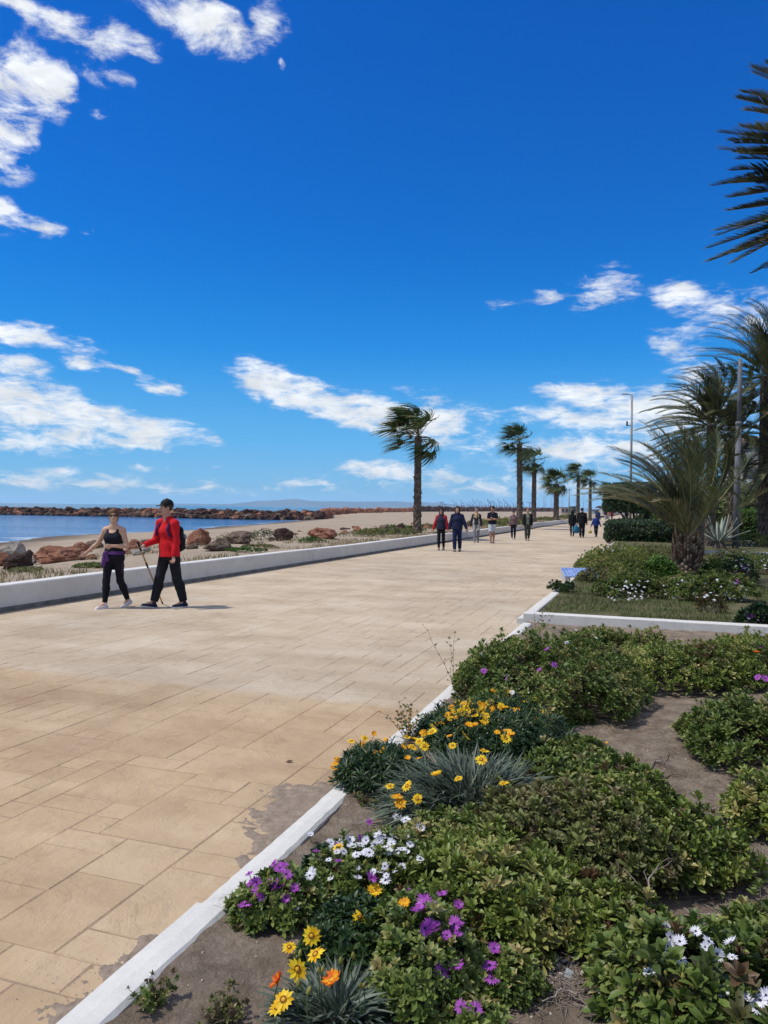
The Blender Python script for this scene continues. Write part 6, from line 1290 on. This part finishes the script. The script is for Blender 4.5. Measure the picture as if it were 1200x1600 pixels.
for k, (px, d, w_, h, mt, lab) in enumerate(((1085, 40, 4.2, 2.0, 'mid', 'dark leafy bush behind the young date palm'), (1060, 47, 3.4, 1.5, 'dark', 'dark bush between the clipped tree and the young date palm'), (1118, 44, 2.6, 1.35, 'mid', 'green bush behind the agave'), (1040, 60, 4.5, 2.2, 'dark', 'dark bush behind the right end of the clipped hedge'), (1150, 52, 5, 3.2, 'mid', 'tall leafy bush behind the date palms at the foot of the building'))):
    p = atd(px, 800, d); shrub('bush', lab, 'bush', 0, 0, w_ / 2, w_ * .4, h, int(520 * w_), 'far', mt, 300 + k, 'bushes behind the gardens', 14, pos=(p[0], p[1], .1), scale=(1.4, 2.6), twigr=.02)
# agave
b = at(1124, 858, .16); rt = empty('agave', (b[0], b[1], .16), 'grey green agave with long pointed leaves left of the grey pole', 'agave'); r = random.Random(3)
M_AG = leafmat('agave_leaf', [(.16, .19, .15), (.24, .27, .22), (.34, .37, .31)], .5, .05)
for k in range(19):
    a = k * 2.4; el_ = 1.35 - .062 * k + r.uniform(-.08, .08); L = r.uniform(1.0, 1.3); mb = MB(); d_ = np.array((math.cos(a) * math.cos(el_), math.sin(a) * math.cos(el_), math.sin(el_))); q = curve(np.array((math.cos(a) * .08, math.sin(a) * .08, .25)), d_, L, 6, 0, -.03 if k < 12 else .06, r, .01); u, w_, _ = frame_of(d_); n_ = len(q); V = []; F = []
    for i in range(n_):
        wv_ = .075 * math.sin(math.pi * (.30 + .70 * i / (n_ - 1))) ** .8 + .003; V += [q[i] - u * wv_ + w_ * .4 * wv_, q[i] - w_ * .012, q[i] + u * wv_ + w_ * .4 * wv_, q[i] + w_ * .018]
    F = [(4 * i + j, 4 * i + (j + 1) % 4, 4 * i + 4 + (j + 1) % 4, 4 * i + 4 + j) for i in range(n_ - 1) for j in range(4)]; mb.add(V, F, 0, r.random()); mb.build('leaf', M_AG, rt)
mb = MB(); lathe(mb, [(.26, -.05), (.24, .12), (.16, .28), (.02, .34)], n=14); mb.v[0] = mb.v[0] * (1 + .05 * np.sin(mb.v[0] * 40)); mb.build('stem_base', M_PALMTRUNK, rt)
# grey pole and street lamps
M_POLE = noisy('weathered_pole', [(.3, (.085, .085, .095)), (.7, (.18, .18, .19))], 3, .7, .3); M_LAMP = flat('lamp_grey', (.24, .23, .22), .5)
b = at(1149, 858, .16); rt = empty('pole', (b[0], b[1], .1), 'tall slightly tapering grey pole standing among the date palms on the right', 'pole')
mb = MB(); tube(mb, [(0, 0, -.1), (.03, 0, 2.9), (.06, 0, 5.0)], [.125, .115, .10], 16); mb.build('lower_shaft', M_POLE, rt); mb = MB(); tube(mb, [(.06, 0, 4.98), (.08, 0, 7.5)], [.085, .07], 16); mb.build('upper_shaft', M_POLE, rt)
mb = MB(); lathe(mb, [(.10, 0), (.125, .02), (.125, .14), (.10, .16)], (.06, 0, 4.9), n=16); mb.build('collar', M_POLE, rt); mb = MB(); lathe(mb, [(.17, 0), (.17, .05), (.13, .09)], (0, 0, 0), n=16); mb.build('base_plate', M_POLE, rt)
b = atd(985, 800, 60); rt = empty('street_lamp', (b[0], b[1], .1), 'tall street lamp with a flat head, behind the young date palm', 'street lamp')
mb = MB(); tube(mb, [(0, 0, 0), (0, 0, 6), (0, 0, 10.55)], [.11, .09, .065], 12); mb.build('post', M_LAMP, rt); mb = MB(); tube(mb, [(0, 0, 10.5), (-.12, 0, 10.58), (-.45, 0, 10.60)], .035, 8); mb.build('arm', M_LAMP, rt)
mb = MB(); box(mb, (-.56, 0, 10.60), (.42, .20, .07), bev=.02); mb.build('lamp_head', M_LAMP, rt); mb = MB(); box(mb, (-.22, 0, 8.15), (.42, .05, .05), bev=.01); box(mb, (-.36, 0, 8.32), (.12, .12, .34), bev=.03); mb.build('loudspeaker', cloth((.03, .03, .035), .5), rt)
b = atd(889, 800, 190); rt = empty('lighting_mast', (b[0], b[1], 0), 'slim distant lighting mast with a small crossbar, between the fourth and fifth palms', 'mast')
mb = MB(); tube(mb, [(0, 0, 0), (0, 0, 6.6)], [.16, .10], 8); mb.build('post', M_LAMP, rt); mb = MB(); box(mb, (-.1, 0, 6.65), (1.3, .25, .12), bev=.02); mb.build('crossbar', M_LAMP, rt)
# apartment building and villa behind the palms
M_REND = noisy('beige_render', [(.3, (.40, .34, .28)), (.7, (.52, .45, .38))], .8, .9, .2); M_GLS, nt_, b_ = newmat('window_glass', .1, .5); b_.inputs['Base Color'].default_value = (.05, .06, .08, 1); M_RAIL = flat('balcony_white', (.55, .54, .52), .7); M_TERRA = flat('terracotta', (.36, .17, .11), .85, var=.2, scale=3)
c = atd(1210, 800, 82); rt = empty('apartment_building', (c[0] + 2, c[1], 0), 'beige apartment building with balconies, half hidden behind the date palms', 'building'); rt.rotation_euler.z = -.25
mb = MB(); box(mb, (1, 5, 4.6), (13, 9, 9.2)); mb.build('wall', M_REND, rt, smooth=False); mb = MB(); box(mb, (1, 5, 9.35), (13.5, 9.5, .3)); mb.build('roof', M_REND, rt, smooth=False)
for fl in range(3):
    z = 1.2 + fl * 2.9
    for k in range(3):
        x = -3.9 + k * 4.2; w = MB(); box(w, (x, .47, z + 1.2), (1.7, .08, 2.1)); wo_ = w.build('window', M_GLS, rt, smooth=False); w = MB(); box(w, (x, .42, z + 1.2), (.07, .06, 2.1)); box(w, (x, .42, z + 2.28), (1.85, .07, .1)); w.build('frame', M_RAIL, wo_, smooth=False)
        w = MB(); box(w, (x, -.25, z + .02), (3.4, 1.48, .16)); bo = w.build('balcony', M_REND, rt, smooth=False); w = MB(); box(w, (x, -.95, z + .58), (3.4, .08, .9)); w.build('parapet', M_RAIL, bo, smooth=False); w = MB(); box(w, (x, -.4, z + 2.55), (3.0, 1.1, .12), M=np.array(Matrix.Rotation(.35, 3, 'X'))); w.build('awning', cloth((.35, .30, .22)), bo)
c = atd(1150, 800, 58); rt = empty('garden_house', (c[0] + 1.5, c[1], 0), 'low terracotta coloured house glimpsed above the garden hedge', 'house'); rt.rotation_euler.z = -.3
mb = MB(); box(mb, (0, 2, 1.3), (6.5, 4, 2.7)); mb.build('wall', M_TERRA, rt, smooth=False); mb = MB(); box(mb, (0, 2, 2.78), (7, 4.5, .22)); mb.build('roof', M_REND, rt, smooth=False)
for k in (-2.2, 0, 2.2): mb = MB(); box(mb, (k, -.03, 1.6), (.8, .06, 1.0)); mb.build('window', M_GLS, rt, smooth=False); mb = MB(); lathe(mb, [(.12, 0), (.12, 2.6)], (k + 1.1, -.35, 0), n=10); mb.build('column', M_RAIL, rt)
# ---- rocks
from mathutils import noise as MN
def rock_mesh(seed, rough=.35, sub=4, flat_=.75):
    r = random.Random(seed); t = (1 + 5 ** .5) / 2; import bmesh
    bm = bmesh.new(); bmesh.ops.create_icosphere(bm, subdivisions=sub, radius=1); pl = [(Vector((r.gauss(0, 1), r.gauss(0, 1), r.gauss(0, 1))).normalized(), r.uniform(.55, .9)) for _ in range(11)]; o = Vector((seed * 3.1, 0, 0))
    for v in bm.verts:
        c = v.co.normalized(); k = 1.0
        for n_, d_ in pl:
            dt = c.dot(n_)
            if dt > .05: k = min(k, d_ / dt)
        k *= 1 + rough * .5 * MN.fractal(c * 1.9 + o, .7, 2, 5) + .05 * MN.noise(c * 6 + o); v.co = c * k
    for v in bm.verts: v.co.z = v.co.z * flat_
    me = bpy.data.meshes.new('rock'); bm.to_mesh(me); bm.free()
    for p_ in me.polygons: p_.use_smooth = False
    return me
def rockmat(name, a, b_, c_): return noisy(name, [(.28, a), (.5, b_), (.72, c_)], 2.2, .92, .9, 9, .08)
M_RRED = rockmat('rock_red', (.14, .055, .034), (.28, .12, .07), (.42, .23, .15)); M_RDK = rockmat('rock_dark_red', (.028, .018, .015), (.065, .036, .028), (.12, .07, .052)); M_RPALE = rockmat('rock_pale', (.24, .20, .165), (.36, .315, .265), (.46, .42, .37)); M_RBRN = rockmat('rock_brown', (.08, .055, .04), (.15, .105, .075), (.25, .19, .135))
RM = [rock_mesh(k) for k in range(10)]
BMAT = [M_RDK, M_RDK, M_RRED, M_RDK, M_RBRN, M_RDK]
def boulder(label, pos, size, mat_, k, rz=0, group=None, tilt=0):
    me = RMAT(k, mat_); o = bpy.data.objects.new('boulder', me); LINK(o); o.location = pos; o.scale = size; o.rotation_euler = (tilt, tilt * .7, rz); return tag(o, label, 'rock', group)
_rc = {}
def RMAT(k, m_):
    if (k, m_.name) not in _rc: me = RM[k].copy(); me.materials.clear(); me.materials.append(m_); _rc[(k, m_.name)] = me
    return _rc[(k, m_.name)]
NEARR = [(16, 868, 38, 24, 'P', 'pale grey boulder at the left edge behind the wall'), (22, 888, 46, 24, 'D', 'dark brown rock below the pale boulder at the left edge'), (2, 884, 22, 22, 'R', 'reddish rock cut by the left edge, beside the dark brown one'), (84, 881, 66, 30, 'R', 'big rough red boulder left of the walking woman'), (124, 864, 28, 18, 'R', 'small red rock just right of the big rough red one'), (146, 862, 32, 22, 'B', 'brown rock right behind the outstretched arm of the woman'), (43, 872, 18, 14, 'D', 'small dark rock between the pale boulder and the big red one'),
  (211, 862, 30, 20, 'R', 'red rock between the woman and the man in red'), (228, 852, 20, 12, 'B', 'small brown rock behind the elbow of the man in red'), (308, 853, 38, 30, 'R', 'tall reddish boulder directly behind the backpack'), (341, 860, 44, 20, 'B', 'brown slab of rock right of the boulder behind the backpack'), (370, 850, 60, 22, 'B', 'wide brownish rock mound right of the man in red'), (442, 845, 28, 21, 'D', 'dark red cubic boulder standing alone on the sand'), (504, 842, 46, 19, 'R', 'long red boulder in the middle of the beach strip'), (490, 838, 18, 12, 'R', 'small red rock at the left end of the long red boulder'),
  (540, 833, 19, 11, 'D', 'first of the small dark rocks right of the long red boulder'), (559, 833, 19, 12, 'R', 'reddish rock between two dark ones left of the nearest palm'), (574, 833, 11, 9, 'D', 'small dark rock, rightmost of the row before the pair by the palm'), (602, 830, 21, 13, 'B', 'rounded brown rock, left one of the pair by the nearest palm'), (624, 832, 20, 16, 'D', 'dark rounded rock, right one of the pair by the nearest palm'), (668, 829, 13, 10, 'R', 'small rock just right of the nearest palm trunk'), (789, 816, 15, 8, 'R', 'red rock behind the man in shorts'), (713, 824, 12, 8, 'B', 'small brown rock behind the man in navy'), (735, 822, 12, 7, 'D', 'small dark rock behind the headscarfed woman')]
for k, (px, py, w, h, c_, lab) in enumerate(NEARR):
    q = at(px, py, .22); z = float(beach_z(np.array(q[0]), np.array(q[1]))); q = at(px, py, z); d_ = q[1]; sx = w / 1200 * d_ * .6; sz = h / 1200 * d_ * .82
    boulder(lab, (q[0], q[1] + sx * .4, z + sz * .38), (sx, sx * .8, sz), {'P': M_RPALE, 'D': M_RDK, 'R': M_RRED, 'B': M_RBRN}[c_], k % 10, k * 1.3, 'boulders on the dune strip')
# smaller stones between them
r = random.Random(31)
for k in range(34):
    px = r.choice((r.uniform(0, 230), r.uniform(290, 480), r.uniform(480, 660))); base = np.interp(px, (0, 150, 230, 330, 480, 660), (888, 880, 868, 860, 842, 826)) - r.uniform(0, 14); q = at(px, base, .25); z = float(beach_z(np.array(q[0]), np.array(q[1]))); s_ = r.uniform(.10, .28)
    boulder('small reddish stone lying among the boulders on the dune strip', (q[0], q[1], z + s_ * .2), (s_, s_ * .8, s_ * .6), r.choice([M_RRED, M_RBRN, M_RPALE]), r.randrange(10), r.uniform(0, 6), 'small stones on the dune strip')
# breakwater across the bay: single boulders heaped on a rubble core
BW = np.array(BREAK); seg = np.linalg.norm(np.diff(BW, axis=0), axis=1); cum = np.concatenate(([0], np.cumsum(seg))); r = random.Random(17); tot = cum[-1]; NB = 275
for k in range(NB):
    s_ = cum[1] * .80 + (tot - cum[1] * .80) * (k + r.uniform(-.4, .4)) / NB; s_ = min(max(s_, 0), tot); i = min(len(seg) - 1, int(np.searchsorted(cum, s_, 'right') - 1)); t = (s_ - cum[i]) / seg[i]; q = BW[i] + (BW[i + 1] - BW[i]) * t; row = k % 3; sz = r.uniform(.48, .92) * (1.15 if s_ > tot * .7 else 1)
    boulder('dark reddish boulder heaped in the breakwater across the bay', (q[0] + r.uniform(-.4, .4), q[1] + (.2, 1.3, 2.5)[row] + r.uniform(-.3, .3), (-.55, -.02, .36)[row] + r.uniform(-.15, .18)), (sz * 1.15, sz, sz * .8), BMAT[r.randrange(6)], r.randrange(10), r.uniform(0, 6), 'boulders of the breakwater', r.uniform(-.4, .4))
def rubble(name, poly, h, wd, label, m_, n_per, seed, s0, s1):
    """far rubble mound: core plus countless blocks in one object"""
    r = np.random.default_rng(seed); poly = np.array(poly); sg = np.linalg.norm(np.diff(poly, axis=0), axis=1); cu = np.concatenate(([0], np.cumsum(sg))); mb = MB(); n = n_per; s_ = r.uniform(0, cu[-1], n); i = np.clip(np.searchsorted(cu, s_, 'right') - 1, 0, len(sg) - 1); q = poly[i] + (poly[i + 1] - poly[i]) * ((s_ - cu[i]) / sg[i])[:, None]; y = r.uniform(0, wd, n)
    me = rock_mesh(99, sub=1); tv = np.array([v.co[:] for v in me.vertices]); fa = np.array([list(p_.vertices) for p_ in me.polygons]); sz = r.uniform(s0, s1, n) * (1 + s_ / cu[-1] * .4)
    z = SEA_Z + .1 + (h - SEA_Z - .3) * np.minimum(1, y / wd * 1.6) * r.uniform(.55, 1.0, n); M = rotm(r.uniform(0, 6, n), r.uniform(0, 1, n), r.uniform(0, 6, n)) * sz[:, None, None]; mb.inst(tv, {0: [fa]}, M, np.stack((q[:, 0], q[:, 1] + y, z), 1), r.uniform(0, 1, n)); return tag(mb.build(name, m_, smooth=False), label, 'rocks', kind='stuff')
rubble('breakwater_rubble', BREAK[1:], .55, 5, 'rubble filling the breakwater behind its front boulders', M_RDK, 900, 5, .5, .9)
rubble('breakwater_rubble', [BREAK[0], BREAK[1]], .7, 4, 'left end of the breakwater rubble', M_RDK, 200, 6, .6, .9)
rubble('breakwater_rubble', BREAK2[:4], 1.0, 7, 'reddish rubble of the breakwater where it meets the beach', M_RRED, 1500, 7, .6, 1.15)
rubble('breakwater_rubble', BREAK2[3:], 1.9, 12, 'farthest reddish rubble of the breakwater towards the harbour', M_RDK, 1200, 8, 1.0, 1.9)
# ---- harbour far along the coast: cranes, masts, low buildings
M_CR = flat('crane_blue', (.10, .16, .28), .6); M_MAST = flat('mast_grey', (.30, .32, .36), .5)
def crane(px, H, kind, seed):
    p = atd(px, 796, 4600); rt = empty('harbour_crane', (p[0], p[1], SEA_Z), 'distant bluish harbour crane on the horizon beyond the breakwater', 'crane', 'harbour cranes'); w = H * .28; t = H * .035
    mb = MB()
    for sx in (-1, 1): box(mb, (sx * w / 2, 0, H * .33), (t, t, H * .66)); box(mb, (sx * w / 2, w * .4, H * .33), (t, t, H * .66))
    box(mb, (0, 0, H * .64), (w + t, t * 1.01, t)); box(mb, (0, w * .4, H * .64), (w + t, t * 1.01, t)); box(mb, (0, w * .2, H * .35), (w - t, t * .9, t * .8)); mb.build('portal', M_CR, rt, smooth=False)
    mb = MB(); a = (1.15, .05, .7)[kind]; d_ = np.array((-math.cos(a), 0, math.sin(a))); b0 = np.array((-w / 2 if kind != 1 else w * .9, 0, H * .68)); tube(mb, [b0, b0 + d_ * H * (.42 if kind != 1 else .75)], t * .7, 4); tube(mb, [(w * .3, 0, H * .66), (w * .1, 0, H * .86), (-w / 2, 0, H * .68)], t * .4, 4); mb.build('boom', M_CR, rt, smooth=False)
r = random.Random(12)
for k, px in enumerate((690, 697, 712, 722, 731, 737, 744, 751, 758, 764, 770, 776, 782, 789, 796, 803, 816, 828)): crane(px + r.uniform(-2, 2), r.uniform(38, 62), r.choice((0, 0, 1, 2)), k)
for k in range(16):
    px = r.uniform(845, 1000); p = atd(px, 798, 420); h = r.uniform(7, 14); mb = MB(); tube(mb, [(0, 0, 0), (0, 0, h)], [.10, .05], 6); box(mb, (0, 0, h * .55), (1.0, .06, .06)); o = mb.build('boat_mast', M_MAST); o.location = (p[0], p[1], .5); tag(o, 'thin grey boat mast rising above the distant marina', 'mast', 'marina masts')
for k, (px, d, w_, h, col, lab) in enumerate(((886, 330, 5.2, 2.6, (.42, .34, .30), 'low pinkish building beyond the fourth palm'), (897, 326, 1.6, 3.0, (.10, .12, .10), 'dark green kiosk beside the low pinkish building'), (938, 300, 5, 1.7, (.20, .23, .27), 'low grey blue building behind the distant umbrella'), (962, 260, 9, 2.4, (.40, .37, .34), 'low pale building behind the clipped tree'))):
    p = atd(px, 800, d); rt = empty('low_building', (p[0], p[1], 0), lab, 'building'); mb = MB(); box(mb, (0, 2, h / 2 - .1), (w_, 4, h)); mb.build('wall', flat('far_wall', col, .9), rt, smooth=False); mb = MB(); box(mb, (0, 2, h + .0), (w_ + .5, 4.5, .2)); mb.build('roof', flat('far_roof', tuple(c * .6 for c in col), .9), rt, smooth=False)
    for q in range(int(w_ / 1.6)): mb = MB(); box(mb, (-w_ / 2 + .9 + q * 1.6, -.02, h * .5), (.8, .06, h * .45)); mb.build('window', M_GLS, rt, smooth=False)
# ---- air between here and the far shore
mh = bpy.data.materials.new('haze_air'); mh.use_nodes = True; ntv = mh.node_tree; ntv.nodes.remove(ntv.nodes['Principled BSDF']); pv = ntv.nodes.new('ShaderNodeVolumePrincipled'); pv.inputs['Color'].default_value = (.50, .74, 1.0, 1); pv.inputs['Density'].default_value = .00007; ntv.links.new(pv.outputs[0], ntv.nodes['Material Output'].inputs['Volume'])
mb = MB(); box(mb, (0, 6500, 62), (32000, 17000, 140)); hz_ = mb.build('haze', mh, smooth=False); hz_.location = (0, 0, 0); tag(hz_, kind='stuff')
